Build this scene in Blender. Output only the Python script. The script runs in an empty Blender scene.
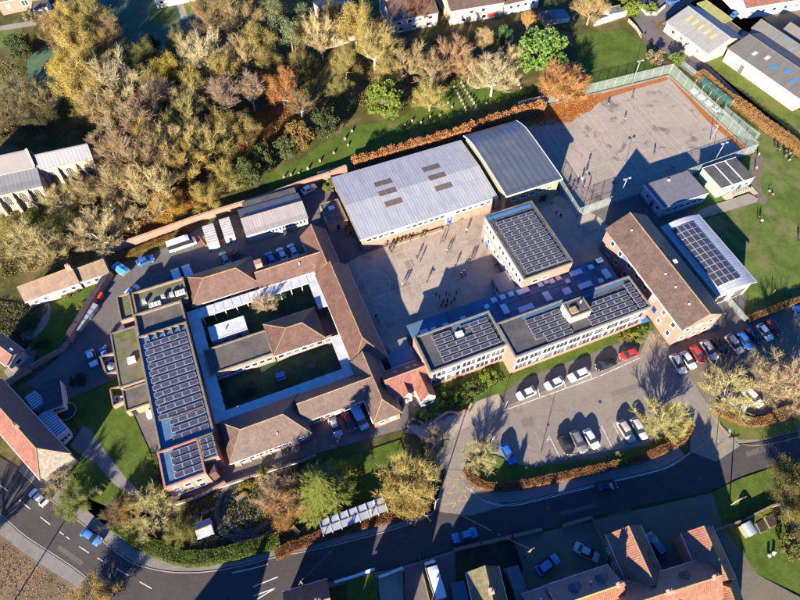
# Aerial view of a school among trees and houses, low autumn sun.  Metres, z up, camera above the origin.
import bpy, bmesh, math, random
from mathutils import Vector, Matrix
R = math.radians
random.seed(7)
SC = bpy.context.scene
C = SC.collection

# ------------------------------------------------------------------ camera
FPX, PITCH, HC = 625.0, R(57.15), 115.0          # focal length in photo pixels (800 wide), tilt below horizon, height
cam = bpy.data.cameras.new('camera')
cam.sensor_width = 36.0
cam.lens = FPX / 800.0 * 36.0
cam.clip_end = 6000.0
cam.clip_start = 1.0
cam_o = bpy.data.objects.new('camera', cam)
cam_o.location = (0, 0, HC)
cam_o.rotation_euler = (math.pi / 2 - PITCH, 0, 0)
C.objects.link(cam_o)
SC.camera = cam_o

# ------------------------------------------------------------------ sky, sun, exposure
SUN_EL, SHADOW_AZ = R(17.5), R(19.5)             # shadows fall 19.5 degrees right of straight ahead
sunpos = Vector((-math.sin(SHADOW_AZ) * math.cos(SUN_EL), -math.cos(SHADOW_AZ) * math.cos(SUN_EL), math.sin(SUN_EL)))
world = bpy.data.worlds.new('World')
SC.world = world
world.use_nodes = True
nt = world.node_tree
for n in list(nt.nodes):
    nt.nodes.remove(n)
sky = nt.nodes.new('ShaderNodeTexSky')
sky.sky_type = 'NISHITA'
sky.sun_disc = False
sky.sun_elevation = SUN_EL
sky.sun_rotation = math.atan2(sunpos.x, sunpos.y)
sky.altitude = 50
sky.air_density = 1.0
sky.dust_density = 0.0
sky.ozone_density = 10.0
bg = nt.nodes.new('ShaderNodeBackground')
bg.inputs['Strength'].default_value = 0.066
wo = nt.nodes.new('ShaderNodeOutputWorld')
tint = nt.nodes.new('ShaderNodeMix'); tint.data_type = 'RGBA'; tint.blend_type = 'MULTIPLY'; tint.inputs[0].default_value = 1.0
tint.inputs[7].default_value = (0.55, 0.88, 1.12, 1)   # white balance set for the sun
nt.links.new(sky.outputs[0], tint.inputs[6])
nt.links.new(tint.outputs[2], bg.inputs[0])
nt.links.new(bg.outputs[0], wo.inputs[0])
sl = bpy.data.lights.new('sun', 'SUN')
sl.energy = 5.0
sl.angle = R(0.5)
sl.color = (1.0, 0.89, 0.74)
so = bpy.data.objects.new('sun', sl)
so.rotation_euler = sunpos.to_track_quat('Z', 'Y').to_euler()
so.location = sunpos * 300
C.objects.link(so)
vs = SC.view_settings
vs.view_transform = 'Standard'
vs.look = 'None'
vs.exposure = 1.95
vs.gamma = 1.0
vs.use_curve_mapping = False
SC.cycles.max_bounces = 6
SC.cycles.diffuse_bounces = 2
SC.cycles.glossy_bounces = 2
SC.cycles.transparent_max_bounces = 12
SC.cycles.transmission_bounces = 2

# ------------------------------------------------------------------ photo pixel -> point at height z
_c, _s = math.cos(PITCH), math.sin(PITCH)
def P(x, y, z=0.0):
    u = (x - 400.0) / FPX
    v = (300.0 - y) / FPX
    d = Vector((u, _c + v * _s, -_s + v * _c))
    return Vector((0, 0, HC)) + d * ((z - HC) / d.z)

# ------------------------------------------------------------------ mesh builder
class MB:
    def __init__(s):
        s.v, s.f, s.m, s.sm = [], [], [], []
    def quad(s, a, b, c, d, m=0, sm=False):
        i = len(s.v)
        s.v += [tuple(a), tuple(b), tuple(c), tuple(d)]
        s.f.append((i, i + 1, i + 2, i + 3)); s.m.append(m); s.sm.append(sm)
    def poly(s, pts, m=0):
        i = len(s.v)
        s.v += [tuple(p) for p in pts]
        s.f.append(tuple(range(i, i + len(pts)))); s.m.append(m); s.sm.append(False)
    def box(s, x0, x1, y0, y1, z0, z1, m=0, bottom=True):
        i = len(s.v)
        s.v += [(x0, y0, z0), (x1, y0, z0), (x1, y1, z0), (x0, y1, z0), (x0, y0, z1), (x1, y0, z1), (x1, y1, z1), (x0, y1, z1)]
        fs = [(4, 5, 6, 7), (0, 1, 5, 4), (1, 2, 6, 5), (2, 3, 7, 6), (3, 0, 4, 7)]
        if bottom: fs.append((3, 2, 1, 0))
        for f in fs:
            s.f.append(tuple(i + k for k in f)); s.m.append(m); s.sm.append(False)
    def prism(s, pts, z0, z1, m=0, mtop=None):
        n = len(pts); i = len(s.v)
        area = sum(pts[k][0] * pts[(k + 1) % n][1] - pts[(k + 1) % n][0] * pts[k][1] for k in range(n))
        if area < 0: pts = list(reversed(pts))
        s.v += [(p[0], p[1], z0) for p in pts] + [(p[0], p[1], z1) for p in pts]
        for k in range(n):
            j = (k + 1) % n
            s.f.append((i + k, i + j, i + n + j, i + n + k)); s.m.append(m); s.sm.append(False)
        s.f.append(tuple(i + n + k for k in range(n))); s.m.append(m if mtop is None else mtop); s.sm.append(False)
    def tube(s, p0, p1, r0, r1, n=6, m=0, caps=False, sm=True):
        p0, p1 = Vector(p0), Vector(p1)
        d = p1 - p0
        if d.length < 1e-6: return
        d.normalize()
        a = d.orthogonal().normalized(); b = d.cross(a)
        i = len(s.v)
        for (p, r) in ((p0, r0), (p1, r1)):
            for k in range(n):
                t = 2 * math.pi * k / n
                s.v.append(tuple(p + (a * math.cos(t) + b * math.sin(t)) * r))
        for k in range(n):
            j = (k + 1) % n
            s.f.append((i + k, i + j, i + n + j, i + n + k)); s.m.append(m); s.sm.append(sm)
        if caps:
            s.f.append(tuple(i + n + k for k in range(n))); s.m.append(m); s.sm.append(False)
            s.f.append(tuple(i + n - 1 - k for k in range(n))); s.m.append(m); s.sm.append(False)
    def ribbon(s, pts, w, m=0):                  # flat strip along points (ground marking), constant z from points
        for a, b in zip(pts[:-1], pts[1:]):
            a, b = Vector(a), Vector(b)
            d = (b - a); d.z = 0
            if d.length < 1e-5: continue
            n = Vector((-d.y, d.x, 0)).normalized() * (w / 2)
            s.quad(a - n, b - n, b + n, a + n, m)
    def mesh(s, name, mats):
        me = bpy.data.meshes.new(name)
        me.from_pydata(s.v, [], s.f)
        for mt in mats: me.materials.append(mt)
        if len(mats) > 1: me.polygons.foreach_set('material_index', s.m)
        me.polygons.foreach_set('use_smooth', s.sm)
        me.update()
        return me

def mkobj(name, me, parent=None, loc=(0, 0, 0), rz=0.0):
    o = bpy.data.objects.new(name, me)
    C.objects.link(o)
    o.location = loc
    if rz: o.rotation_euler = (0, 0, rz)
    if parent is not None: o.parent = parent
    return o
def build(name, mb, mats, parent=None, loc=(0, 0, 0), rz=0.0):
    if not isinstance(mats, (list, tuple)): mats = [mats]
    return mkobj(name, mb.mesh(name, mats), parent, loc, rz)
def tag(o, label, cat, group=None):
    o['label'] = label; o['category'] = cat
    if group: o['group'] = group
    return o
def thing(name, label, cat, loc=(0, 0, 0), rz=0.0, group=None):
    o = bpy.data.objects.new(name, None)
    C.objects.link(o)
    o.empty_display_size = 0.5
    o.location = loc; o.rotation_euler = (0, 0, rz)
    return tag(o, label, cat, group)
def struct(o, kind='structure'):
    o['kind'] = kind
    return o

# ------------------------------------------------------------------ materials
MATS = {}
def _nodes(name):
    m = bpy.data.materials.new(name); m.use_nodes = True
    t = m.node_tree
    b = t.nodes['Principled BSDF']
    return m, t, b
def N(t, kind, **kw):
    n = t.nodes.new('ShaderNode' + kind)
    for k, v in kw.items(): setattr(n, k, v)
    return n
def pos(t, obj=False):
    if obj: return N(t, 'TexCoord').outputs['Object']
    return N(t, 'NewGeometry').outputs['Position']
def noise(t, vec, scale, detail=4, rough=0.6, dist=0.0):
    n = N(t, 'TexNoise'); t.links.new(vec, n.inputs['Vector'])
    n.inputs['Scale'].default_value = scale; n.inputs['Detail'].default_value = detail
    n.inputs['Roughness'].default_value = rough; n.inputs['Distortion'].default_value = dist
    return n.outputs['Fac']
def ramp(t, fac, stops):
    r = N(t, 'ValToRGB'); t.links.new(fac, r.inputs['Fac'])
    e = r.color_ramp.elements
    while len(e) > len(stops): e.remove(e[-1])
    while len(e) < len(stops): e.new(1.0)
    for k, (p, c) in enumerate(stops):
        e[k].position = p
        e[k].color = (c, c, c, 1) if isinstance(c, (int, float)) else (*c, 1)
    return r.outputs['Color']
def mixc(t, fac, a, b, mode='MIX'):
    n = N(t, 'Mix', data_type='RGBA', blend_type=mode)
    for sock, v in ((n.inputs[0], fac), (n.inputs[6], a), (n.inputs[7], b)):
        if hasattr(v, 'links'): t.links.new(v, sock)
        elif isinstance(v, (int, float)): sock.default_value = v
        else: sock.default_value = (*v, 1)
    return n.outputs[2]
def math_(t, op, a, b=0.0):
    n = N(t, 'Math', operation=op)
    for sock, v in ((n.inputs[0], a), (n.inputs[1], b)):
        if hasattr(v, 'links'): t.links.new(v, sock)
        else: sock.default_value = v
    return n.outputs[0]
def sep(t, vec):
    n = N(t, 'SeparateXYZ'); t.links.new(vec, n.inputs[0]); return n.outputs
def bump(t, b, h, strength=0.3, dist=0.05):
    n = N(t, 'Bump'); t.links.new(h, n.inputs['Height'])
    n.inputs['Strength'].default_value = strength; n.inputs['Distance'].default_value = dist
    t.links.new(n.outputs[0], b.inputs['Normal'])
def mat(name, c1, c2=None, scale=1.0, rough=0.85, metal=0.0, spec=0.3, lo=0.35, hi=0.65, big=None, bigscale=0.08, bumps=0.0, bscale=None, obj=False):
    if name in MATS: return MATS[name]
    m, t, b = _nodes(name)
    b.inputs['Roughness'].default_value = rough; b.inputs['Metallic'].default_value = metal
    b.inputs['Specular IOR Level'].default_value = spec
    if c2 is None:
        c2 = tuple(x * 0.82 for x in c1)
    v = pos(t, obj)
    col = ramp(t, noise(t, v, scale, 5, 0.65), [(lo, c2), (hi, c1)])
    if big is not None:
        col = mixc(t, ramp(t, noise(t, v, bigscale, 4, 0.6, 0.3), [(0.42, 0.0), (0.62, 1.0)]), col, big)
    t.links.new(col, b.inputs['Base Color'])
    if bumps: bump(t, b, noise(t, v, bscale or scale * 3, 4), bumps, 0.08)
    MATS[name] = m
    return m
def plain(name, c, rough=0.5, metal=0.0, spec=0.5, coat=0.0):
    if name in MATS: return MATS[name]
    m, t, b = _nodes(name)
    v = pos(t)
    col = ramp(t, noise(t, v, 3.0, 3), [(0.3, tuple(x * 0.88 for x in c)), (0.7, c)])
    t.links.new(col, b.inputs['Base Color'])
    b.inputs['Roughness'].default_value = rough; b.inputs['Metallic'].default_value = metal
    b.inputs['Specular IOR Level'].default_value = spec
    b.inputs['Coat Weight'].default_value = coat
    MATS[name] = m
    return m
def tiles(name, c1, c2, moss=None, course=0.32, ribs=0.0, axis=0, mossamt=0.55, lichen=None):
    """clay or concrete roof tiles: courses from the height, optional pantile ribs along the ridge axis"""
    if name in MATS: return MATS[name]
    m, t, b = _nodes(name)
    v = pos(t, True)
    s = sep(t, v)
    col = ramp(t, noise(t, v, 3.2, 7, 0.9), [(0.36, tuple(x * 0.72 for x in c2)), (0.5, c2), (0.64, c1)])
    col = mixc(t, 0.9, col, ramp(t, noise(t, v, 0.4, 6, 0.7, 0.4), [(0.3, 0.62), (0.68, 1.12)]), 'MULTIPLY')
    st = N(t, 'Mapping'); t.links.new(v, st.inputs[0]); st.inputs['Scale'].default_value = (1.6, 1.6, 0.18)
    col = mixc(t, 0.7, col, ramp(t, noise(t, st.outputs[0], 0.9, 5, 0.7), [(0.34, 0.6), (0.6, 1.08)]), 'MULTIPLY')
    if moss is not None:
        col = mixc(t, ramp(t, noise(t, v, 0.9, 6, 0.75), [(mossamt, 0.0), (mossamt + 0.14, 0.85)]), col, moss)
    if lichen is not None:
        col = mixc(t, ramp(t, noise(t, v, 4.5, 3, 0.6), [(0.64, 0.0), (0.72, 0.8)]), col, lichen)
    fr = math_(t, 'FRACT', math_(t, 'DIVIDE', s[2], course * 0.55))
    col = mixc(t, math_(t, 'MULTIPLY', math_(t, 'LESS_THAN', fr, 0.22), 0.35), col, tuple(x * 0.35 for x in c2))
    h = fr
    if ribs:
        w = math_(t, 'SINE', math_(t, 'MULTIPLY', s[axis], 2 * math.pi / ribs))
        w = math_(t, 'ADD', math_(t, 'MULTIPLY', w, 0.5), 0.5)
        col = mixc(t, math_(t, 'MULTIPLY', math_(t, 'LESS_THAN', w, 0.3), 0.28), col, tuple(x * 0.4 for x in c2))
        h = w
    t.links.new(col, b.inputs['Base Color'])
    b.inputs['Roughness'].default_value = 0.5
    b.inputs['Specular IOR Level'].default_value = 0.55
    bump(t, b, h, 0.4, 0.05)
    MATS[name] = m
    return m
def bricks(name, c1, c2, mortar=(0.42, 0.36, 0.3)):
    if name in MATS: return MATS[name]
    m, t, b = _nodes(name)
    v = pos(t, True)
    s = sep(t, v)
    cb = N(t, 'CombineXYZ')
    t.links.new(math_(t, 'ADD', s[0], s[1]), cb.inputs[0]); t.links.new(s[2], cb.inputs[1])
    br = N(t, 'TexBrick'); t.links.new(cb.outputs[0], br.inputs['Vector'])
    br.inputs['Scale'].default_value = 1.0
    br.inputs['Brick Width'].default_value = 0.23; br.inputs['Row Height'].default_value = 0.075
    br.inputs['Mortar Size'].default_value = 0.008
    br.inputs['Color1'].default_value = (*c1, 1); br.inputs['Color2'].default_value = (*c2, 1)
    br.inputs['Mortar'].default_value = (*mortar, 1)
    col = mixc(t, 0.8, br.outputs['Color'], ramp(t, noise(t, v, 0.7, 5, 0.7), [(0.25, 0.72), (0.7, 1.12)]), 'MULTIPLY')
    t.links.new(col, b.inputs['Base Color'])
    b.inputs['Roughness'].default_value = 0.9
    MATS[name] = m
    return m
def sheetroof(name, c, axis=0, pitch=0.9, dirt=(0.2, 0.19, 0.17), rough=0.55, joints=6.0, spec=0.4):
    """profiled metal or fibre-cement sheet: ribs across one local axis, sheet joints across the other"""
    if name in MATS: return MATS[name]
    m, t, b = _nodes(name)
    v = pos(t, True); s = sep(t, v)
    fr = math_(t, 'FRACT', math_(t, 'DIVIDE', s[axis], pitch))
    line = math_(t, 'LESS_THAN', fr, 0.28)
    fr2 = math_(t, 'FRACT', math_(t, 'DIVIDE', s[1 - axis], joints))
    line2 = math_(t, 'LESS_THAN', fr2, 0.02)
    st = N(t, 'Mapping'); t.links.new(v, st.inputs[0])
    st.inputs['Scale'].default_value = (0.9, 0.12, 0.3) if axis == 0 else (0.12, 0.9, 0.3)
    col = ramp(t, noise(t, st.outputs[0], 1.3, 6, 0.7), [(0.3, tuple(x * 0.72 for x in c)), (0.68, c)])
    col = mixc(t, ramp(t, noise(t, v, 0.22, 5, 0.65), [(0.5, 0.0), (0.78, 0.5)]), col, dirt)
    col = mixc(t, math_(t, 'MULTIPLY', line, 0.42), col, tuple(x * 0.45 for x in c))
    col = mixc(t, math_(t, 'MULTIPLY', line2, 0.4), col, tuple(x * 0.45 for x in c))
    t.links.new(col, b.inputs['Base Color'])
    b.inputs['Roughness'].default_value = rough; b.inputs['Specular IOR Level'].default_value = spec
    bump(t, b, fr, 0.35, 0.05)
    MATS[name] = m
    return m
def tarmac(name, c, patch, crack=0.35, cscale=0.22, spec=0.25, plo=0.5, pw=0.18, pscale=0.11):
    if name in MATS: return MATS[name]
    m, t, b = _nodes(name)
    v = pos(t)
    col = ramp(t, noise(t, v, 3.0, 6, 0.8), [(0.25, tuple(x * 0.78 for x in c)), (0.75, tuple(x * 1.12 for x in c))])
    col = mixc(t, ramp(t, noise(t, v, pscale, 6, 0.65, 0.6), [(plo, 0.0), (plo + pw, 0.75)]), col, patch)
    col = mixc(t, 1.0, col, ramp(t, noise(t, v, 0.035, 4, 0.6, 0.8), [(0.3, 0.8), (0.7, 1.1)]), 'MULTIPLY')
    col = mixc(t, 1.0, col, ramp(t, noise(t, v, 0.7, 7, 0.85), [(0.3, 0.86), (0.62, 1.06)]), 'MULTIPLY')
    vo = N(t, 'TexVoronoi', feature='DISTANCE_TO_EDGE'); vo.inputs['Scale'].default_value = cscale
    wv = N(t, 'VectorMath', operation='ADD'); t.links.new(v, wv.inputs[0])
    nz = N(t, 'TexNoise'); t.links.new(v, nz.inputs['Vector']); nz.inputs['Scale'].default_value = 0.5
    sc = N(t, 'VectorMath', operation='SCALE'); t.links.new(nz.outputs['Color'], sc.inputs[0]); sc.inputs['Scale'].default_value = 3.0
    t.links.new(sc.outputs[0], wv.inputs[1]); t.links.new(wv.outputs[0], vo.inputs['Vector'])
    ck = math_(t, 'LESS_THAN', vo.outputs['Distance'], 0.011)
    ck = math_(t, 'MULTIPLY', ck, crack)
    col = mixc(t, ck, col, tuple(x * 0.35 for x in c))
    t.links.new(col, b.inputs['Base Color'])
    b.inputs['Roughness'].default_value = 0.9; b.inputs['Specular IOR Level'].default_value = spec
    bump(t, b, noise(t, v, 12.0, 3), 0.25, 0.02)
    MATS[name] = m
    return m
def grassy(name, c1, c2, bare=None, bareamt=0.6, litter=None, litamt=0.6):
    if name in MATS: return MATS[name]
    m, t, b = _nodes(name)
    v = pos(t)
    col = ramp(t, noise(t, v, 2.4, 9, 0.9), [(0.32, tuple(x * 0.7 for x in c2)), (0.5, c2), (0.68, c1)])
    col = mixc(t, 0.9, col, ramp(t, noise(t, v, 0.2, 7, 0.7, 0.5), [(0.3, 0.55), (0.7, 1.25)]), 'MULTIPLY')
    col = mixc(t, ramp(t, noise(t, v, 0.5, 8, 0.8), [(0.56, 0.0), (0.66, 0.55)]), col, tuple((c1[0] * 1.35, c1[1] * 1.0, c1[2] * 1.3)))
    if bare is not None:
        col = mixc(t, ramp(t, noise(t, v, 0.12, 7, 0.7, 0.4), [(bareamt - 0.1, 0.0), (bareamt + 0.06, 0.9)]), col, bare)
    if litter is not None:
        col = mixc(t, ramp(t, noise(t, v, 0.3, 9, 0.85, 0.2), [(litamt - 0.06, 0.0), (litamt + 0.05, 0.95)]), col, litter)
    t.links.new(col, b.inputs['Base Color'])
    b.inputs['Roughness'].default_value = 0.95; b.inputs['Specular IOR Level'].default_value = 0.1
    bump(t, b, noise(t, v, 3.0, 7, 0.85), 0.45, 0.12)
    MATS[name] = m
    return m
def foliage(name, trans=0.25, vary=0.5, rough=0.7):
    """leaf and twig colour comes from the object's own colour; every spot of the crown varies a little"""
    if name in MATS: return MATS[name]
    m, t, b = _nodes(name)
    oi = N(t, 'ObjectInfo')
    v = pos(t)
    k = ramp(t, noise(t, v, 0.8, 6, 0.85), [(0.28, 1.0 - vary), (0.72, 1.0 + vary * 0.6)])
    col = mixc(t, 1.0, oi.outputs['Color'], k, 'MULTIPLY')
    hs = N(t, 'HueSaturation'); t.links.new(col, hs.inputs['Color'])
    hh = math_(t, 'ADD', math_(t, 'MULTIPLY', noise(t, v, 0.9, 5, 0.75), 0.12), 0.44)
    t.links.new(hh, hs.inputs['Hue'])
    t.links.new(hs.outputs[0], b.inputs['Base Color'])
    b.inputs['Roughness'].default_value = rough; b.inputs['Specular IOR Level'].default_value = 0.2
    if trans:
        tr = N(t, 'BsdfTranslucent'); t.links.new(hs.outputs[0], tr.inputs['Color'])
        mx = N(t, 'MixShader'); mx.inputs[0].default_value = trans
        t.links.new(b.outputs[0], mx.inputs[1]); t.links.new(tr.outputs[0], mx.inputs[2])
        t.links.new(mx.outputs[0], t.nodes['Material Output'].inputs['Surface'])
    MATS[name] = m
    return m
def meshwire(name, c, cover=0.35):
    if name in MATS: return MATS[name]
    m, t, b = _nodes(name)
    b.inputs['Base Color'].default_value = (*c, 1); b.inputs['Roughness'].default_value = 0.5
    v = pos(t); s = sep(t, v)
    tr = N(t, 'BsdfTransparent'); mx = N(t, 'MixShader')
    t.links.new(ramp(t, noise(t, v, 1.2, 4), [(0.2, cover * 0.8), (0.8, cover * 1.2)]), mx.inputs[0])
    t.links.new(tr.outputs[0], mx.inputs[1]); t.links.new(b.outputs[0], mx.inputs[2])
    t.links.new(mx.outputs[0], t.nodes['Material Output'].inputs['Surface'])
    MATS[name] = m
    return m

# materials of the place
M_GROUND = grassy('rough_grass_ground', (0.12, 0.125, 0.03), (0.065, 0.07, 0.02), bare=(0.18, 0.12, 0.06), bareamt=0.58, litter=(0.27, 0.14, 0.04), litamt=0.62)
M_LAWN = grassy('mown_lawn', (0.125, 0.175, 0.025), (0.075, 0.115, 0.018), bare=(0.17, 0.15, 0.055), bareamt=0.68)
M_FIELD = grassy('playing_field_grass', (0.135, 0.185, 0.038), (0.09, 0.13, 0.026), bare=(0.175, 0.155, 0.065), bareamt=0.6)
M_BANK = grassy('bank_grass', (0.19, 0.22, 0.045), (0.11, 0.145, 0.03), bare=(0.17, 0.12, 0.05), bareamt=0.62)
M_LAWNSHADE = grassy('shaded_lawn', (0.055, 0.10, 0.05), (0.035, 0.07, 0.035))  # lawn darkened to teal, courtyard shade put into the colour
M_LEAVES = grassy('fallen_leaf_ground', (0.30, 0.125, 0.03), (0.17, 0.07, 0.02), bare=(0.10, 0.09, 0.03), bareamt=0.66)
M_FROSTSHADE = grassy('frost_and_shade_lawn', (0.12, 0.19, 0.12), (0.08, 0.135, 0.08))  # frosty lawn, with teal tree shade mixed into the colour
M_SOIL = grassy('garden_soil', (0.09, 0.065, 0.04), (0.05, 0.04, 0.028), bare=(0.07, 0.08, 0.02), bareamt=0.6)
M_GRAVEL = tarmac('gravel_yard', (0.17, 0.145, 0.10), (0.12, 0.10, 0.065), 0.0)
M_ROAD = tarmac('road_asphalt', (0.07, 0.061, 0.055), (0.052, 0.046, 0.042), 0.18, 0.12)
M_YARD = tarmac('yard_asphalt', (0.14, 0.125, 0.112), (0.105, 0.094, 0.085), 0.3, 0.2)
M_CARPARK = tarmac('car_park_asphalt', (0.245, 0.21, 0.168), (0.2, 0.17, 0.136), 0.3, 0.16)
M_PLAY = tarmac('playground_tarmac', (0.36, 0.298, 0.23), (0.2, 0.163, 0.122), 0.25, 0.12, plo=0.5, pw=0.16, pscale=0.2)
M_COURT = tarmac('court_tarmac', (0.34, 0.285, 0.225), (0.13, 0.107, 0.083), 0.25, 0.1, plo=0.56, pw=0.07, pscale=0.2)
M_PAVE = tarmac('pavement', (0.21, 0.19, 0.165), (0.17, 0.15, 0.13), 0.3, 0.4)
M_PATHW = tarmac('pale_paving', (0.30, 0.265, 0.22), (0.24, 0.21, 0.17), 0.3, 0.5)
M_KERB = mat('kerb_stone', (0.34, 0.32, 0.29), rough=0.9)
M_WLINE = mat('white_road_paint', (0.62, 0.6, 0.55), (0.3, 0.29, 0.27), scale=1.5, lo=0.3, hi=0.5)
M_FLINE = mat('worn_white_court_paint', (0.50, 0.45, 0.39), (0.33, 0.28, 0.23), scale=1.0, lo=0.3, hi=0.6)
M_YLINE = mat('worn_yellow_paint', (0.42, 0.33, 0.12), (0.24, 0.19, 0.09), scale=1.2, lo=0.3, hi=0.6)
M_TILE_A = tiles('brown_concrete_tiles', (0.19, 0.10, 0.064), (0.125, 0.064, 0.042), moss=(0.13, 0.088, 0.05), mossamt=0.60)
M_TILE_B = tiles('mottled_clay_tiles', (0.20, 0.13, 0.094), (0.115, 0.074, 0.053), moss=(0.12, 0.09, 0.05), mossamt=0.56)
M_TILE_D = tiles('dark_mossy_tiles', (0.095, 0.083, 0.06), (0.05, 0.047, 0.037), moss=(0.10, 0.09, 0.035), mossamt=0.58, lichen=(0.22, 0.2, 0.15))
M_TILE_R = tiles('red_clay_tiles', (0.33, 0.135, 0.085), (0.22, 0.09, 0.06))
M_TILE_O = tiles('orange_clay_pantiles', (0.36, 0.17, 0.105), (0.25, 0.12, 0.08), ribs=0.36, axis=1)
M_TILE_OX = tiles('orange_clay_pantiles_long', (0.38, 0.165, 0.095), (0.27, 0.115, 0.068), ribs=0.36, axis=0)
M_TILE_G = tiles('golden_grey_tiles', (0.27, 0.235, 0.12), (0.17, 0.145, 0.075), moss=(0.13, 0.11, 0.05), mossamt=0.62)
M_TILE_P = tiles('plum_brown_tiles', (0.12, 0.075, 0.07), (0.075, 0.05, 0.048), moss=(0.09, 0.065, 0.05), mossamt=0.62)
M_SLATE = tiles('grey_slates', (0.105, 0.125, 0.165), (0.065, 0.078, 0.1), moss=(0.10, 0.10, 0.11), mossamt=0.64)
M_RIDGE = mat('ridge_tile', (0.30, 0.20, 0.09), (0.19, 0.125, 0.065), scale=2)
M_BRICK = bricks('pink_red_brick', (0.40, 0.175, 0.12), (0.34, 0.14, 0.095), mortar=(0.36, 0.22, 0.165))
M_BRICKD = bricks('dark_red_brick', (0.26, 0.125, 0.085), (0.2, 0.095, 0.065))
M_STONE = mat('limestone_wall', (0.40, 0.34, 0.26), (0.25, 0.2, 0.14), scale=1.4, rough=0.95, bumps=0.4)
M_CREAM = mat('cream_render', (0.48, 0.40, 0.31), (0.38, 0.31, 0.24), scale=0.8)
M_WHITE = mat('white_panel', (0.58, 0.56, 0.52), (0.48, 0.46, 0.43), scale=0.9)
M_YELLOWW = mat('yellow_green_cladding', (0.26, 0.245, 0.12), (0.2, 0.19, 0.09), scale=0.7)
M_GREENW = mat('mint_green_cladding', (0.32, 0.46, 0.28), (0.26, 0.38, 0.23), scale=0.7)
M_TIMBER = mat('weathered_timber', (0.36, 0.25, 0.15), (0.22, 0.15, 0.09), scale=2.5)
M_COPE = mat('parapet_coping', (0.24, 0.185, 0.125), (0.15, 0.12, 0.085), scale=1.2)
M_COPEG = mat('grey_coping', (0.19, 0.178, 0.16), (0.12, 0.114, 0.104), scale=1.2)
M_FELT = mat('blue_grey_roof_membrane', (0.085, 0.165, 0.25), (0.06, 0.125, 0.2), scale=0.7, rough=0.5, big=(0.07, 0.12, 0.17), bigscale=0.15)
M_FELTD = mat('dark_roof_felt', (0.075, 0.075, 0.075), (0.05, 0.05, 0.05), scale=0.8, big=(0.10, 0.092, 0.08), bigscale=0.25)
M_FELTM = mat('mossy_flat_roof', (0.15, 0.145, 0.045), (0.08, 0.082, 0.035), scale=0.9, big=(0.13, 0.115, 0.085), bigscale=0.3)
M_FELTB = mat('brown_grey_flat_roof', (0.14, 0.122, 0.098), (0.095, 0.084, 0.068), scale=0.8, big=(0.085, 0.076, 0.062), bigscale=0.25)
M_WALK = mat('pale_walkway_roof', (0.54, 0.54, 0.52), (0.40, 0.41, 0.41), scale=0.8, rough=0.6)
M_HALL = sheetroof('grey_profiled_sheet', (0.37, 0.375, 0.385), axis=0, pitch=0.75, joints=6.5)
M_GYM = sheetroof('dark_standing_seam', (0.10, 0.115, 0.13), axis=0, pitch=1.6, rough=0.28, joints=50, spec=0.8)
M_CANOPY = sheetroof('pale_standing_seam', (0.47, 0.48, 0.49), axis=1, pitch=0.7, rough=0.5, joints=60)
M_SHEDR = sheetroof('mauve_grey_sheet', (0.29, 0.265, 0.26), axis=0, pitch=0.6, joints=60)
M_CORR = sheetroof('corrugated_cement_sheet', (0.27, 0.262, 0.245), axis=0, pitch=0.5, joints=2.4, dirt=(0.2, 0.19, 0.13))
M_CORRD = sheetroof('mossy_cement_sheet', (0.145, 0.135, 0.115), axis=0, pitch=0.7, joints=2.4, dirt=(0.12, 0.115, 0.075))
M_LEAD = sheetroof('lead_sheet_roof', (0.145, 0.15, 0.16), axis=0, pitch=0.85, joints=60, dirt=(0.12, 0.12, 0.14))
M_LEADX = mat('smooth_lead_roof', (0.135, 0.12, 0.118), (0.115, 0.104, 0.10), scale=0.8, rough=0.6)
M_GREENR = mat('yellow_green_sheet_roof', (0.36, 0.34, 0.11), (0.28, 0.27, 0.09), scale=0.7)
M_GLASS = plain('window_glass', (0.03, 0.035, 0.045), 0.08, 0.0, 0.6)
def _blinds():
    t = M_GLASS.node_tree; b = t.nodes['Principled BSDF']; oi = N(t, 'ObjectInfo')
    t.links.new(ramp(t, oi.outputs['Random'], [(0.0, (0.018, 0.02, 0.026)), (0.55, (0.03, 0.035, 0.045)), (0.62, (0.09, 0.1, 0.11)), (0.86, (0.13, 0.14, 0.15)), (0.9, (0.4, 0.38, 0.34))]), b.inputs['Base Color'])
_blinds()
M_GLASSB = plain('blue_roof_glazing', (0.14, 0.24, 0.34), 0.12, 0.0, 0.7)
M_ROOFL = mat('translucent_roof_panel', (0.36, 0.38, 0.40), (0.27, 0.29, 0.31), scale=0.8, rough=0.35)
M_SKYL = plain('skylight_dome', (0.62, 0.68, 0.72), 0.3, 0, 0.6)
M_TILE_C = tiles('tan_clay_tiles', (0.26, 0.165, 0.085), (0.17, 0.105, 0.055), moss=(0.2, 0.14, 0.06), mossamt=0.6)
M_FRAME = plain('white_frame', (0.72, 0.71, 0.69), 0.5)
M_BLUE = plain('bright_blue_panel', (0.03, 0.16, 0.52), 0.45)
M_REDP = plain('red_paint', (0.5, 0.06, 0.05), 0.5)
M_CELL = plain('solar_cell', (0.042, 0.044, 0.066), 0.36, 0.0, 0.35)
M_ALU = plain('aluminium', (0.58, 0.57, 0.55), 0.4, 0.3)
M_STEEL = plain('galvanised_steel', (0.42, 0.43, 0.43), 0.45, 0.4)
M_DARK = plain('dark_metal', (0.05, 0.05, 0.055), 0.5)
M_RUBBER = plain('black_rubber', (0.02, 0.02, 0.02), 0.9)
M_OLIVEB = mat('brown_rooflight', (0.15, 0.11, 0.085), (0.10, 0.075, 0.06), scale=1.5, rough=0.5)
M_CHIM = bricks('chimney_brick', (0.42, 0.2, 0.13), (0.32, 0.15, 0.1))
M_POT = plain('clay_pot', (0.45, 0.2, 0.11), 0.8)
M_WIRE = meshwire('weldmesh_wire', (0.34, 0.42, 0.39), 0.30)
M_NETG = meshwire('green_netting', (0.035, 0.15, 0.11), 0.5)
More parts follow.
